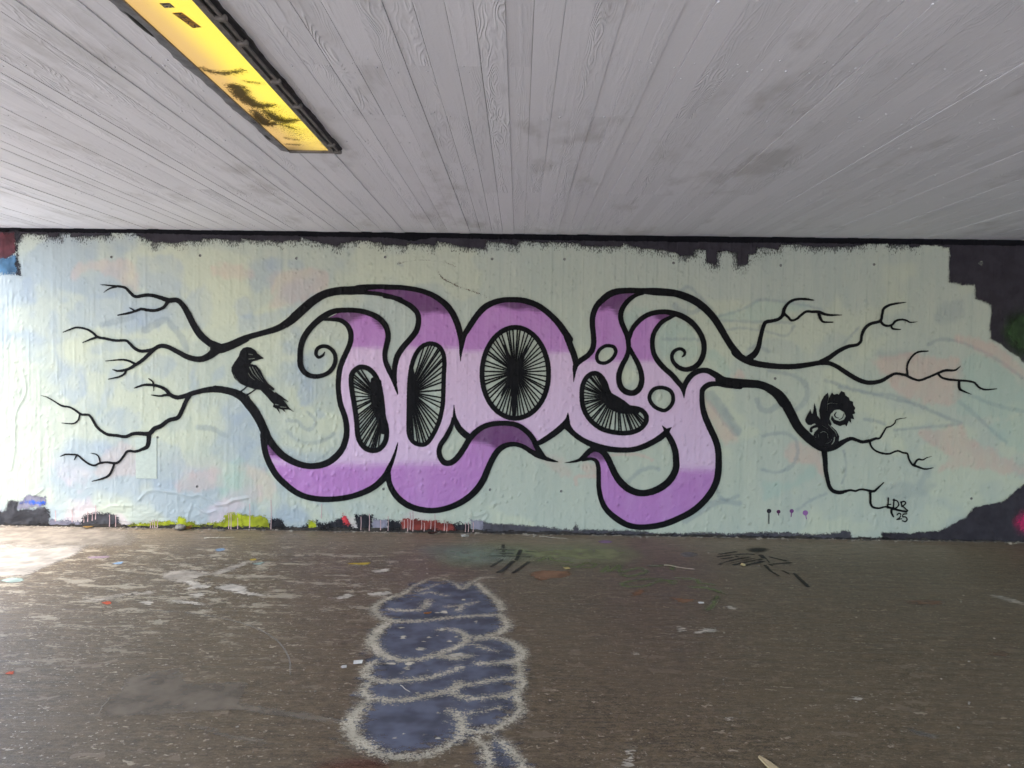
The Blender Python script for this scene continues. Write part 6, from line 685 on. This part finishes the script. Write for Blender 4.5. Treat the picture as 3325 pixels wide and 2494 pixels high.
paint('dry_brush_edge', 0.0028, M_DRY, wall, polys=[D['topdark']], holes=[[(3.6, -0.2), (6.0, -0.2), (6.0, 3.2), (3.6, 3.2)]], cell=0.012, margin=0.15)
paint('charcoal_band', 0.0030, M_DARK, wall, polys=[D['topdark']], cell=0.010, margin=0.10)
paint('black_band', 0.0034, M_BLACKBAND, wall, polys=[D['topblack']], cell=0.012, margin=0.03)  # black paint, with the shadow gap under the ceiling painted in
paint('charcoal_corner', 0.0030, M_DARK, wall, polys=[D['lowdark']], cell=0.010, margin=0.10)
paint('slate_strip', 0.0031, M_STRIP, wall, polys=[D['strip']], cell=0.010, margin=0.09)
OC = dict(red=(0.10, 0.025, 0.03), blue=(0.07, 0.16, 0.26), black=(0.018, 0.018, 0.022), magenta=(0.55, 0.03, 0.13), green=(0.03, 0.06, 0.02), crust=(0.045, 0.043, 0.046), lilac=(0.20, 0.19, 0.23), cobalt=(0.04, 0.10, 0.42), lime=(0.33, 0.36, 0.02), scarlet=(0.55, 0.05, 0.06), brick=(0.22, 0.04, 0.03))
OM = {k: coat('old_paint_' + k, c, soft=0.006 if k not in ('green', 'magenta') else 0.07, amp=0.07, scale=16.0, amp2=0.10, scale2=100.0, rough=0.65, var=0.4, spec=0.2, det=5.0) for k, c in OC.items()}
for i, (k, pts) in enumerate(D['old']):
    paint('old_paint_patch', 0.0042 + 0.00005 * i, OM[k], wall, polys=[pts], cell=0.008, margin=0.08 if k != 'green' else 0.10)
paint('crusted_foot', 0.0054, M_CRUST, wall, polys=[D['crust']], cell=0.010, margin=0.06)
M_DRIP = coat('pink_drip_paint', (0.62, 0.42, 0.40), soft=0.0015, amp=0.002, amax=0.85, rough=0.35)
for i, q in enumerate(D['drips']):
    paint('paint_drip', 0.0057, M_DRIP, wall, strokes=[q], cell=0.003, margin=0.004)

# ---- the mural: lettering
def letter_mat():
    m, t, b = new_mat('purple_letter_paint')
    p = t.pos()
    e = t.attr('e')
    tone = t.m('ADD', t.attr('tone'), t.m('MULTIPLY', t.m('SUBTRACT', t.noise(t.scale(p, 5.0, 5.0, 70.0), 1.0, 4.0, 0.7), 0.5), t.m('MULTIPLY', t.attr('tj'), 0.9)))
    r = m.node_tree.nodes.new('ShaderNodeValToRGB')
    m.node_tree.links.new(tone, r.inputs[0])
    el = r.color_ramp.elements
    el[0].position = 0.05; el[0].color = (0.12, 0.024, 0.125, 1)
    el[1].position = 0.95; el[1].color = (0.63, 0.45, 0.61, 1)
    for ps, c in ((0.42, (0.43, 0.175, 0.455, 1)), (0.58, (0.46, 0.205, 0.485, 1))):
        n = el.new(ps); n.color = c
    f = t.noise(t.scale(p, 1.0, 1.0, 0.5), 6.0, 4.0, 0.6)
    c = t.mix(t.m('MULTIPLY', t.rng(f, 0.4, 0.75), 0.10), r.outputs[0], (0.75, 0.62, 0.75))
    put(t, b, Base_Color=c, Roughness=0.42, Specular_IOR_Level=0.45, Alpha=t.rng(e, -0.003, 0.003), Normal=relief(t))
    return m
M_LETTER = letter_mat()
fl = Field(bounds_of([D['fill']], 0.05), 0.008)
fl.add(fl.poly_field(smooth_poly(D['fill'], 0.05) if False else D['fill']))
for q in D['holes']:
    fl.sub(fl.poly_field(smooth_poly(q)))
XX = np.broadcast_to(fl.x[None, :], fl.e.shape)
ZZ = np.broadcast_to(fl.y[:, None], fl.e.shape)
tone = np.ones(fl.e.shape)
edges = [-99] + D['cut'] + [99]
wts = 0.0
for i, (zt, zb) in enumerate(D['bands']):
    inside = (XX >= edges[i]) & (XX < edges[i + 1])
    v = 1.0 - 0.5 * sstep(ZZ, zt - 0.05, zt + 0.05) - 0.5 * sstep(-ZZ, -zb - 0.10, -zb + 0.07)
    tone = np.where(inside, v, tone)
for q in D['midp']:
    k = sstep(fl.poly_field(q), -0.03, 0.02)
    tone = tone * (1 - k) + 0.5 * k
for i, q in enumerate(D['dark']):
    k = sstep(fl.poly_field(smooth_poly(q)), -0.045, 0.03)
    tone = tone * (1 - k * 0.97)
gz, gx_ = np.gradient(tone, fl.c)
tj = np.clip(np.hypot(gz, gx_) * 0.09, 0, 1)
punch(fl)
cx = 0.5 * (fl.x[:-1] + fl.x[1:])[None, :]
def fat(strokes, k=1.03, d=0.0006):
    return [[(a, b_, w * k + d * min(1.0, w / 0.006)) for a, b_, w in q] for q in strokes]
LN = ('pale first letter with a dark serif and a spiral', 'second letter with a long curling tail', 'round third letter arching over its eye', 'last letter with two horns and a hooked loop')
for i in range(4):
    cells = np.broadcast_to((cx >= edges[i]) & (cx < edges[i + 1]), (fl.e.shape[0] - 1, fl.e.shape[1] - 1))
    lo = field_mesh('mural_letter', fl, 'wall', 0.0060, M_LETTER, wall, 0.006, extra=dict(tone=tone, tj=tj), cells=cells)
    tag(lo, LN[i])
    M_BLACK = M_BLACK if i else coat('black_outline_paint', (0.005, 0.0048, 0.0058), soft=0.0035, amp=0.009, scale=95.0, rough=0.6, var=0.3, spec=0.12, thr=0.38)
    paint('outline', 0.0066 + 0.00012 * i, M_BLACK, lo, strokes=fat(D['outline'][i]), margin=0.012)
    paint('spoked_eye', 0.0074, M_BLACK, lo, strokes=D['eyes'][i], cell=0.0045, margin=0.010)
BN = ('twisting black branch ending in the longest bare twigs above the bird', 'black branch the painted bird perches on', 'black branch arching over the squirrel', 'thick black branch carrying the squirrel')
for i, q in enumerate(D['branches']):
    o = paint('painted_branch', 0.0071 + 0.00012 * i, M_BLACK, wall, strokes=fat(q), margin=0.012)
    tag(o, BN[i])
M_FUZZ = coat('black_brushed_paint', (0.008, 0.0075, 0.009), soft=0.003, amp=0.012, scale=120.0, rough=0.6, var=0.3, spec=0.12, thr=0.42)
bd = D['bird']
tag(paint('painted_bird', 0.0080, M_BLACK, wall, strokes=bd['legs'], polys=bd['poly'], gaps=bd['gaps'], cell=0.004, margin=0.010), 'black bird with folded wings and a long split tail')
sq = D['squirrel']
tag(paint('painted_squirrel', 0.0082, M_FUZZ, wall, strokes=sq['strokes'], polys=sq['poly'], gaps=sq['gaps'], cell=0.004, margin=0.020), 'black squirrel with a bushy curled tail')
for q in D['sig']:
    paint('signature_letter', 0.0084, M_BLACK, wall, strokes=q, cell=0.003, margin=0.008)
for q, c in zip(D['dots'], ((0.012, 0.008, 0.014), (0.07, 0.012, 0.06), (0.16, 0.05, 0.17), (0.30, 0.13, 0.33))):
    paint('paint_dot', 0.0062, coat('test_dot_paint', c, soft=0.0015, amp=0.002, rough=0.35), wall, strokes=[[(q[0][0], q[0][1], q[0][2]), (q[0][0] + 0.002, q[0][1], q[0][2])], [(q[0][0], q[0][1], q[-1][2])] + list(q[1:])], cell=0.003, margin=0.004)
M_SMEAR = coat('brown_smear', (0.10, 0.05, 0.035), soft=0.004, amp=0.075, scale=110.0, rough=0.8, thr=0.60)
for q in D['smear']:
    paint('brown_smear', 0.0029, M_SMEAR, wall, strokes=[q], cell=0.005, margin=0.03)
# soft overspray round the outlines
M_OVER = coat('black_overspray', (0.03, 0.03, 0.035), soft=0.030, amp=0.06, scale=150.0, amax=0.55, rough=0.7, thr=0.62)
for i in range(4):
    sh = [[(a, b_, max(0.0008, w * 0.6)) for a, b_, w in q] for q in D['branches'][i][:1]]
    paint('overspray', 0.0024, M_OVER, wall, strokes=sh, cell=0.010, margin=0.05)

# ================================================================== FLOOR PAINT
M_FBLUE = coat('worn_blue_spray', (0.125, 0.134, 0.18), soft=0.05, amp=0.45, scale=11.0, amp2=0.14, scale2=90.0, amax=0.74, rough=0.6, dry=0.8, dscale=22.0, stretch=(1, 2, 1), var=0.35, on='floor', det=5.0)
M_FCREAM = coat('worn_cream_spray', (0.58, 0.51, 0.38), soft=0.014, amp=0.12, scale=38.0, amp2=0.20, scale2=130.0, amax=0.86, rough=0.65, dry=0.75, dscale=95.0, stretch=(1, 1.5, 1), var=0.2, on='floor', thr=0.56, det=4.0)
tag(floor_o, kind='structure')
paint('blue_bubble_fill', 0.0020, M_FBLUE, floor_o, polys=D['fblue'], cell=0.02, margin=0.09, plane='floor', rounded=True)
paint('cream_bubble_line', 0.0035, M_FCREAM, floor_o, strokes=D['fcream'], cell=0.010, margin=0.09, plane='floor')
M_FMARK = coat('black_floor_marker', (0.018, 0.016, 0.015), soft=0.006, amp=0.03, scale=60.0, amax=0.9, rough=0.6, on='floor', dry=0.5, dscale=40.0)
for q in D['fmarks']:
    paint('marker_stroke', 0.0042, M_FMARK, floor_o, strokes=[[(a, b_, w * 1.5 + 0.004) for a, b_, w in q]], cell=0.008, margin=0.025, plane='floor')
M_FGREEN = coat('faded_green_spray', (0.20, 0.23, 0.10), soft=0.02, amp=0.06, scale=30.0, amax=0.75, rough=0.6, on='floor', dry=0.5, dscale=25.0)
for q in D['fgreen']:
    paint('green_scribble', 0.0030, M_FGREEN, floor_o, strokes=[[(a, b_, w * 1.3 + 0.008) for a, b_, w in q]], cell=0.012, margin=0.05, plane='floor')
FC = dict(haze_green=((0.34, 0.36, 0.18), 0.20, 0.12, 0.55), haze_blue=((0.27, 0.33, 0.27), 0.2, 0.12, 0.5), rust=((0.30, 0.16, 0.09), 0.01, 0.14, 0.8), rust2=((0.26, 0.16, 0.10), 0.02, 0.14, 0.6), rustred=((0.14, 0.05, 0.03), 0.06, 0.12, 0.7),
          lilac=((0.28, 0.17, 0.30), 0.004, 0.02, 0.9), grey=((0.24, 0.22, 0.20), 0.01, 0.05, 0.8), grey2=((0.24, 0.215, 0.18), 0.02, 0.06, 0.6), soot=((0.02, 0.018, 0.016), 0.03, 0.06, 0.8), warm=((0.235, 0.192, 0.142), 0.012, 0.10, 0.62),
          cream=((0.40, 0.36, 0.305), 0.03, 0.22, 0.85), cream_sunlit2=((0.30, 0.26, 0.21), 0.12, 0.5, 0.7), mint=((0.36, 0.46, 0.40), 0.01, 0.06, 0.8), flake=((0.58, 0.52, 0.42), 0.006, 0.16, 0.95), flake2=((0.48, 0.42, 0.33), 0.01, 0.26, 0.85), red=((0.55, 0.10, 0.04), 0.004, 0.04, 0.95), sky=((0.27, 0.40, 0.55), 0.006, 0.05, 0.85), yellow=((0.50, 0.36, 0.05), 0.004, 0.05, 0.85), pink=((0.50, 0.36, 0.42), 0.01, 0.06, 0.6))  # the two creams are pale paint with the sunlit patch painted in
FC['chip'] = ((0.58, 0.52, 0.40), 0.006, 0.07, 0.95)
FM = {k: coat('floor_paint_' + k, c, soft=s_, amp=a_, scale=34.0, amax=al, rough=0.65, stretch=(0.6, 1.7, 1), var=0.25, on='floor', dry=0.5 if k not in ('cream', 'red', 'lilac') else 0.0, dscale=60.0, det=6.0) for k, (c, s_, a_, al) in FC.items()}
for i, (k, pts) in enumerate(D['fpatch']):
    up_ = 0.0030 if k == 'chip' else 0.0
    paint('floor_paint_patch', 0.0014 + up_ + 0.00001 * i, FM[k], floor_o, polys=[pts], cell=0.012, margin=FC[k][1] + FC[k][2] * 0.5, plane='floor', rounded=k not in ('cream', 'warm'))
M_SCR = coat('pale_scratch', (0.33, 0.30, 0.25), soft=0.003, amp=0.004, amax=0.7, on='floor')
paint('scratch_arc', 0.0024, M_SCR, floor_o, strokes=D['farc'], cell=0.004, margin=0.006, plane='floor')

# ================================================================== CEILING LAMP
LX0, LX1, LY1, LY0 = -1.3045, -1.0760, -2.622, -5.05
lamp = bpy.data.objects.new('ceiling_lamp', None)
col.objects.link(lamp)
lamp.location = (-1.19, -3.8, H)
tag(lamp, 'long lit yellow lamp with a sooty diffuser set in the board ceiling', 'lamp')
LM = Matrix.Translation(lamp.location).inverted()
def lpart(o):
    o.parent = lamp
    o.matrix_parent_inverse = LM
    return o
def glass_mat():
    m, t, b = new_mat('glowing_yellow_diffuser')
    p = t.pos()
    xyz = m.node_tree.nodes.new('ShaderNodeSeparateXYZ')
    m.node_tree.links.new(p, xyz.inputs[0])
    x, y = xyz.outputs[0], xyz.outputs[1]
    tube = t.m('MULTIPLY', t.rng(x, -1.275, -1.14), t.rng(y, LY1 + 0.02, LY1 - 0.45, 0.35, 1.0))     # tube sits towards one side
    c = t.mix(tube, (0.72, 0.44, 0.14), (1.00, 0.76, 0.075))
    gr = t.rng(t.noise(t.scale(p, 1.0, 1.0, 0.0), 85.0, 4.0, 0.75), 0.50, 0.60)
    zone = t.m('MULTIPLY', t.rng(y, -3.45, -3.05), t.rng(t.noise(t.scale(p, 1.0, 1.0, 0.0), 9.0, 3.0, 0.6), 0.34, 0.58))
    speck = t.rng(t.noise(t.scale(p, 60.0, 34.0, 1.0), 1.0, 3.0, 0.6), 0.70, 0.74)
    k = t.m('MAXIMUM', t.m('MULTIPLY', gr, zone), t.m('MULTIPLY', speck, 0.7))
    foot = t.m('MULTIPLY', t.rng(y, LY1 - 0.14, LY1 - 0.0), t.rng(x, -1.10, LX0))
    k = t.m('MAXIMUM', k, t.m('MULTIPLY', foot, 0.9))
    st = t.m('MULTIPLY', t.m('ADD', 0.92, t.m('MULTIPLY', tube, 0.12)), t.m('SUBTRACT', 1.0, t.m('MULTIPLY', k, 0.9)))
    put(t, b, Base_Color=(0.16, 0.12, 0.05), Roughness=0.35, Emission_Color=c, Emission_Strength=t.m('MULTIPLY', st, LAMP_GAIN))
    m.cycles.emission_sampling = 'NONE'
    return m
LAMP_GAIN = 0.155
M_GLASS = glass_mat()
M_FRAME = plain('grimy_lamp_frame', (0.15, 0.135, 0.12), 0.6, var=0.3, sc=25.0, bump=0.002)
M_FLANGE = plain('dark_sealant', (0.16, 0.16, 0.165), 0.8, var=0.3, sc=18.0, bump=0.006)
M_RUB = plain('black_rubber_channel', (0.012, 0.011, 0.011), 0.6, var=0.4, sc=30.0)
lpart(box('diffuser', LX0, LX1, LY0, LY1, H - 0.012, H - 0.006, M_GLASS))
lpart(box('frame_rail', LX1 + 0.0005, LX1 + 0.026, LY0, LY1 + 0.012, H - 0.020, H - 0.004, M_FRAME, bevel=0.002))
lpart(box('frame_rail', LX0 - 0.006, LX0 - 0.0005, LY0, LY1 + 0.012, H - 0.018, H - 0.004, M_FRAME, bevel=0.001))
lpart(box('frame_end', LX0 - 0.0055, LX1 + 0.060, LY1 + 0.0125, LY1 + 0.036, H - 0.019, H - 0.004, M_FRAME, bevel=0.002))
lpart(box('rubber_channel', LX1 + 0.027, LX1 + 0.040, LY0, LY1 + 0.011, H - 0.012, H - 0.005, M_RUB))
lpart(box('frame_rail', LX1 + 0.041, LX1 + 0.052, LY0, LY1 + 0.011, H - 0.019, H - 0.005, M_FRAME, bevel=0.002))
# uneven sealant edges on both sides, wobbling against the boards
def ragged(name, x_in, x_out, y0, y1, z, mat, amp, n=60):
    bm = bmesh.new()
    last = None
    for i in range(n + 1):
        y = y0 + (y1 - y0) * i / n
        jx = x_out + RND.uniform(-amp, amp) + amp * math.sin(i * 0.55)
        cur = [bm.verts.new(q) for q in ((x_in, y, z), (x_in * 0.35 + jx * 0.65, y, z + 0.004), (jx, y, H - 0.0045), (jx, y, H + 0.006), (x_in, y, H + 0.006))]
        if last:
            for a in range(5):
                bm.faces.new((last[a], last[(a + 1) % 5], cur[(a + 1) % 5], cur[a]))
        last = cur
    return done(bm, name, mat)
lpart(ragged('sealant_strip', LX0 - 0.0065, LX0 - 0.058, LY0, LY1 + 0.036, H - 0.013, M_FLANGE, 0.004))
lpart(ragged('rubber_edge', LX1 + 0.0525, LX1 + 0.066, LY0, LY1 + 0.010, H - 0.012, M_RUB, 0.003))
for y in (-4.17, -3.98, -3.62, -3.33, -2.74, -2.61):
    bm = bmesh.new()
    box_bm(bm, LX1 + 0.022, LX1 + 0.062, y - 0.012, y + 0.012, H - 0.027, H - 0.006)
    lpart(done(bm, 'clip', M_FRAME, bevel=0.005))
for (hx, hy, ly) in ((LX0 - 0.047, -4.10, 0.11), (LX0 - 0.044, -2.83, 0.05)):
    bm = bmesh.new()
    bmesh.ops.create_icosphere(bm, subdivisions=2, radius=1.0, matrix=Matrix.Translation((hx, hy, H - 0.005)) @ Matrix.Diagonal((0.012, ly, 0.007, 1)))
    lpart(done(bm, 'broken_edge', M_RUB, smooth=True))
M_SOOT = coat('black_soot_mark', (0.02, 0.022, 0.02), soft=0.018, amp=0.075, scale=60.0, amp2=0.09, scale2=190.0, amax=0.92, rough=0.8, on='ceil', thr=0.52, det=4.0, spec=0.1)
for j, (q, w) in enumerate(D['soot']):
    s_ = [(a, b_, w * (0.5 if i in (0, len(q) - 1) else 1.0)) for i, (a, b_) in enumerate(q)]
    lpart(paint('soot_mark', 0.0135 + 0.0003 * j, M_SOOT, None, strokes=[s_], cell=0.004, margin=0.065, plane='ceil'))
M_SPECK = coat('soot_specks', (0.05, 0.045, 0.02), soft=0.02, amp=1.0, scale=120.0, amax=0.85, rough=0.8, on='ceil', thr=0.64, det=4.0, spec=0.1)
lpart(paint('soot_specks', 0.0160, M_SPECK, None, polys=[[(LX0 + 0.02, -3.30), (LX1 - 0.01, -3.36), (LX1 - 0.003, -2.80), (LX0 + 0.10, -2.78), (LX0 + 0.03, -2.95)]], cell=0.008, margin=0.01, plane='ceil'))
def sticker(pts, face, ink, letters, z):
    m = plain('sticker_paper', face, 0.5, var=0.1)
    mt = m.node_tree.nodes['Principled BSDF']
    me = bpy.data.meshes.new('sticker')
    a, b_, c, d = [Vector((p[0], p[1], H - z)) for p in pts]
    up = Vector((0, 0, 0.0008))
    me.from_pydata([a, b_, c, d, a + up, b_ + up, c + up, d + up], [], [(0, 1, 2, 3), (7, 6, 5, 4), (0, 4, 5, 1), (1, 5, 6, 2), (2, 6, 7, 3), (3, 7, 4, 0)])
    o = lpart(link('sticker', me, m))
    im = plain('sticker_ink', ink, 0.5, var=0.1)
    n = len(letters)
    for i, ch in enumerate(letters):
        cu = bpy.data.curves.new('sticker_letter', 'FONT')
        cu.body = ch
        cu.size = 1.0
        cu.align_x = 'CENTER'
        cu.align_y = 'CENTER'
        cu.extrude = 0.0
        tmp = bpy.data.objects.new('tmp', cu)
        col.objects.link(tmp)
        dg = bpy.context.evaluated_depsgraph_get()
        lm = bpy.data.meshes.new_from_object(tmp.evaluated_get(dg))
        bpy.data.objects.remove(tmp)
        u0, u1 = (i + 0.08) / n, (i + 0.92) / n
        xs = [v.co.x for v in lm.vertices]; ys = [v.co.y for v in lm.vertices]
        for v in lm.vertices:
            fx = (v.co.x - min(xs)) / max(1e-6, max(xs) - min(xs))
            fy = (v.co.y - min(ys)) / max(1e-6, max(ys) - min(ys))
            u = u0 + (u1 - u0) * fx
            w = 0.12 + 0.76 * fy
            left, right = d.lerp(c, u), a.lerp(b_, u)
            v.co = left.lerp(right, w) - Vector((0, 0, 0.0008))
        lm.name = 'sticker_letter'
        lo = link('sticker_letter', lm, im)
        lo.parent = o
sp = D['sticker']
sticker([sp[0], sp[3], sp[2], sp[1]][::1] if False else [sp[1], sp[2], sp[3], sp[0]], (0.55, 0.27, 0.03), (0.07, 0.03, 0.02), 'MEKS', 0.0128)
sp = D['sticker2']
sticker([sp[1], sp[2], sp[3], sp[0]], (0.05, 0.035, 0.05), (0.55, 0.45, 0.25), 'JS', 0.0128)

# ================================================================== LITTER
def leaf(name, x, y, ln, wd, rot, c, label, curl=0.25, lift=0.004):
    bm = bmesh.new()
    n = 8
    rows = []
    for i in range(n + 1):
        u = i / n
        w = wd * math.sin(math.pi * (0.04 + 0.93 * u)) ** 0.8 * (1 - 0.25 * u) * RND.uniform(0.82, 1.1)
        zc = lift + curl * ln * (u - 0.5) ** 2
        rows.append([bm.verts.new(((u - 0.5) * ln, s_ * w, zc + abs(s_) * wd * 0.35 * curl * 2)) for s_ in (-1, -0.45, 0, 0.45, 1)])
    for a, b_ in zip(rows[:-1], rows[1:]):
        for k in range(4):
            bm.faces.new((a[k], a[k + 1], b_[k + 1], b_[k]))
    bmesh.ops.solidify(bm, geom=list(bm.faces), thickness=0.0012)
    o = done(bm, name, plain(name + '_surface', c, 0.7, var=0.3, sc=60), smooth=True)
    o.location = (x, y, 0.005)
    o.rotation_euler = (0, 0, rot)
    return tag(o, label, 'leaf')
def twig(x, y, ln, r, rot, c, label, fork=False):
    t = bpy.data.objects.new('dry_twig', None)
    col.objects.link(t)
    t.location = (x, y, 0.005 + r)
    t.rotation_euler = (0, 0, rot)
    tag(t, label, 'twig')
    m = plain('dry_twig_bark', c, 0.8, var=0.25, sc=50)
    def stem(nm, pts, rr):
        bm = bmesh.new()
        last = None
        for i, (a, b_, z) in enumerate(pts):
            q = rr * (1 - 0.5 * i / len(pts))
            cur = [bm.verts.new((a, b_ + q * math.cos(k * math.pi / 3), z + q * math.sin(k * math.pi / 3))) for k in range(6)]
            if last:
                for k in range(6):
                    bm.faces.new((last[k], last[(k + 1) % 6], cur[(k + 1) % 6], cur[k]))
            else:
                bm.faces.new(cur[::-1])
            last = cur
        bm.faces.new(last)
        return done(bm, nm, m, t, smooth=True)
    stem('stem', [(-ln / 2 + ln * i / 5, 0.03 * ln * math.sin(i * 1.7), 0.01 * ln * (i % 2)) for i in range(6)], r)
    if fork:
        o = stem('side_shoot', [(0.3 * ln * i / 3, 0.02 * ln * i, 0) for i in range(4)], r * 0.7)
        o.rotation_euler = (0, 0, 1.3)
        o.location = (-0.1 * ln, 0, 0)
def scrap(name, x, y, pts, th, rot, c, label, cat, fold=0.3):
    bm = bmesh.new()
    lo = [bm.verts.new((a, b_, 0.001 + fold * abs(a) * 0.25)) for a, b_ in pts]
    hi = [bm.verts.new((a, b_, 0.001 + th + fold * abs(a) * 0.25)) for a, b_ in pts]
    cl = bm.verts.new((0, 0, 0.0005)); ch = bm.verts.new((0, 0, 0.0005 + th))
    n = len(pts)
    for i in range(n):
        j = (i + 1) % n
        bm.faces.new((lo[i], cl, lo[j])); bm.faces.new((hi[i], hi[j], ch)); bm.faces.new((lo[i], lo[j], hi[j], hi[i]))
    o = done(bm, name, plain(name + '_surface', c, 0.75, var=0.12, sc=40))
    o.location = (x, y, 0.005)
    o.rotation_euler = (0, 0, rot)
    return tag(o, label, cat)
L = D['litter']
leaf('fallen_leaf', *L['leaf1'], 0.055, 0.022, 0.5, (0.45, 0.20, 0.05), 'small orange leaf lying on the blue floor lettering')
leaf('fallen_leaf', L['leaf2'][0], -0.05, 0.09, 0.03, 0.2, (0.40, 0.24, 0.06), 'ochre leaf at the wall foot under the black crust')
leaf('fallen_leaf', L['leaf3'][0], -0.10, 0.09, 0.035, 0.3, (0.09, 0.035, 0.025), 'dark red-brown leaf at the wall foot below the brick red paint', 0.6)
leaf('fallen_leaf', L['leaf4'][0] + 0.05, -0.05, 0.07, 0.035, 1.2, (0.30, 0.17, 0.04), 'brown leaf leaning by the grey stone at the lime paint', 0.8)
scrap('paper_scrap', *L['paper1'], [(-0.025, -0.02), (0.02, -0.024), (0.028, 0.018), (-0.02, 0.024)], 0.0008, 0.3, (0.74, 0.72, 0.66), 'larger white paper scrap beside the bubble lettering', 'paper')
scrap('paper_scrap', *L['paper2'], [(-0.02, -0.01), (0.0, -0.02), (0.018, 0.0), (0.005, 0.016), (-0.012, 0.012)], 0.0008, 1.0, (0.62, 0.60, 0.55), 'crumpled small paper scrap farther from the bubble lettering', 'paper')
scrap('wood_splinter', L['splinter'][0], L['splinter'][1] - 0.03, [(-0.006, 0.075), (0.004, 0.082), (0.020, 0.03), (0.034, -0.06), (0.0, -0.075), (-0.004, -0.02), (-0.012, -0.03)], 0.006, 0.25, (0.55, 0.42, 0.24), 'pale pointed wood splinter on the bare dark floor', 'splinter', 0.05)
scrap('paint_chip', *L['chip1'], [(-0.02, -0.014), (0.016, -0.016), (0.022, 0.004), (0.002, 0.018), (-0.016, 0.010)], 0.002, 0.2, (0.70, 0.69, 0.64), 'white paint chip on the floor past the green scribble', 'chip')
scrap('paint_chip', *L['chip3'], [(-0.022, -0.02), (0.016, -0.024), (0.024, 0.016), (-0.018, 0.024)], 0.004, 0.5, (0.50, 0.38, 0.15), 'square tan chip by the rusty floor stain', 'chip')
twig(L['twig'][0], L['twig'][1] + 0.02, 0.26, 0.004, 0.12, (0.50, 0.45, 0.35), 'pale forked twig on the floor by the wall foot', True)
twig(*L['twig2'], 0.09, 0.002, -0.9, (0.50, 0.46, 0.38), 'thin pale straw lying across the blue bubble lettering')
twig(*L['twig3'], 0.15, 0.002, -1.35, (0.30, 0.27, 0.22), 'long thin straw on the bare grey floor')
twig(*L['twig4'], 0.24, 0.003, -0.5, (0.42, 0.36, 0.27), 'dry stalk lying over the green floor scribble')
twig(*L['twig5'], 0.26, 0.004, -0.3, (0.38, 0.34, 0.28), 'grey stick near the wall under the round letter')
def stone(name, x, y, r, c, label, sx=1.3):
    bm = bmesh.new()
    bmesh.ops.create_icosphere(bm, subdivisions=2, radius=r)
    for v in bm.verts:
        v.co *= RND.uniform(0.82, 1.12)
        v.co.x *= sx
        v.co.z *= 0.7
    o = done(bm, name, plain(name + '_surface', c, 0.85, var=0.3, sc=50, bump=0.003), smooth=False)
    o.location = (x, y, r * 0.66)
    return tag(o, label, 'stone')
stone('loose_stone', L['stone'][0], -0.055, 0.04, (0.22, 0.20, 0.17), 'grey lump of stone at the wall foot in the lime paint')
stone('loose_stone', *L['lump'], 0.022, (0.30, 0.28, 0.24), 'small pale pebble on the floor below the second letter', 1.8)
stone('loose_stone', *L['butt'], 0.018, (0.42, 0.33, 0.16), 'tiny yellowish pebble among the black floor scrawl', 1.1)

def grit():
    bm = bmesh.new()
    for _ in range(900):
        x = RND.uniform(X_IN0, 5.2)
        y = -abs(RND.gauss(0, 0.035)) - 0.008
        r = RND.choice((0.003, 0.004, 0.005, 0.006, 0.009)) * RND.uniform(0.7, 1.3)
        m = Matrix.Translation((x, y, r * 0.45)) @ Matrix.Rotation(RND.uniform(0, 3.1), 4, 'Z') @ Matrix.Diagonal((r * RND.uniform(1, 2.4), r, r * 0.7, 1))
        bmesh.ops.create_icosphere(bm, subdivisions=1, radius=1.0, matrix=m)
    for _ in range(500):
        x = RND.uniform(-4.8, 4.8)
        y = RND.uniform(-5.0, -0.1)
        r = RND.uniform(0.002, 0.0055)
        m = Matrix.Translation((x, y, r * 0.45)) @ Matrix.Rotation(RND.uniform(0, 3.1), 4, 'Z') @ Matrix.Diagonal((r * RND.uniform(1, 2.0), r, r * 0.7, 1))
        bmesh.ops.create_icosphere(bm, subdivisions=1, radius=1.0, matrix=m)
    tag(done(bm, 'loose_grit', plain('loose_grit_surface', (0.30, 0.26, 0.21), 0.85, var=0.6, sc=9.0), floor_o), kind='stuff')
grit()
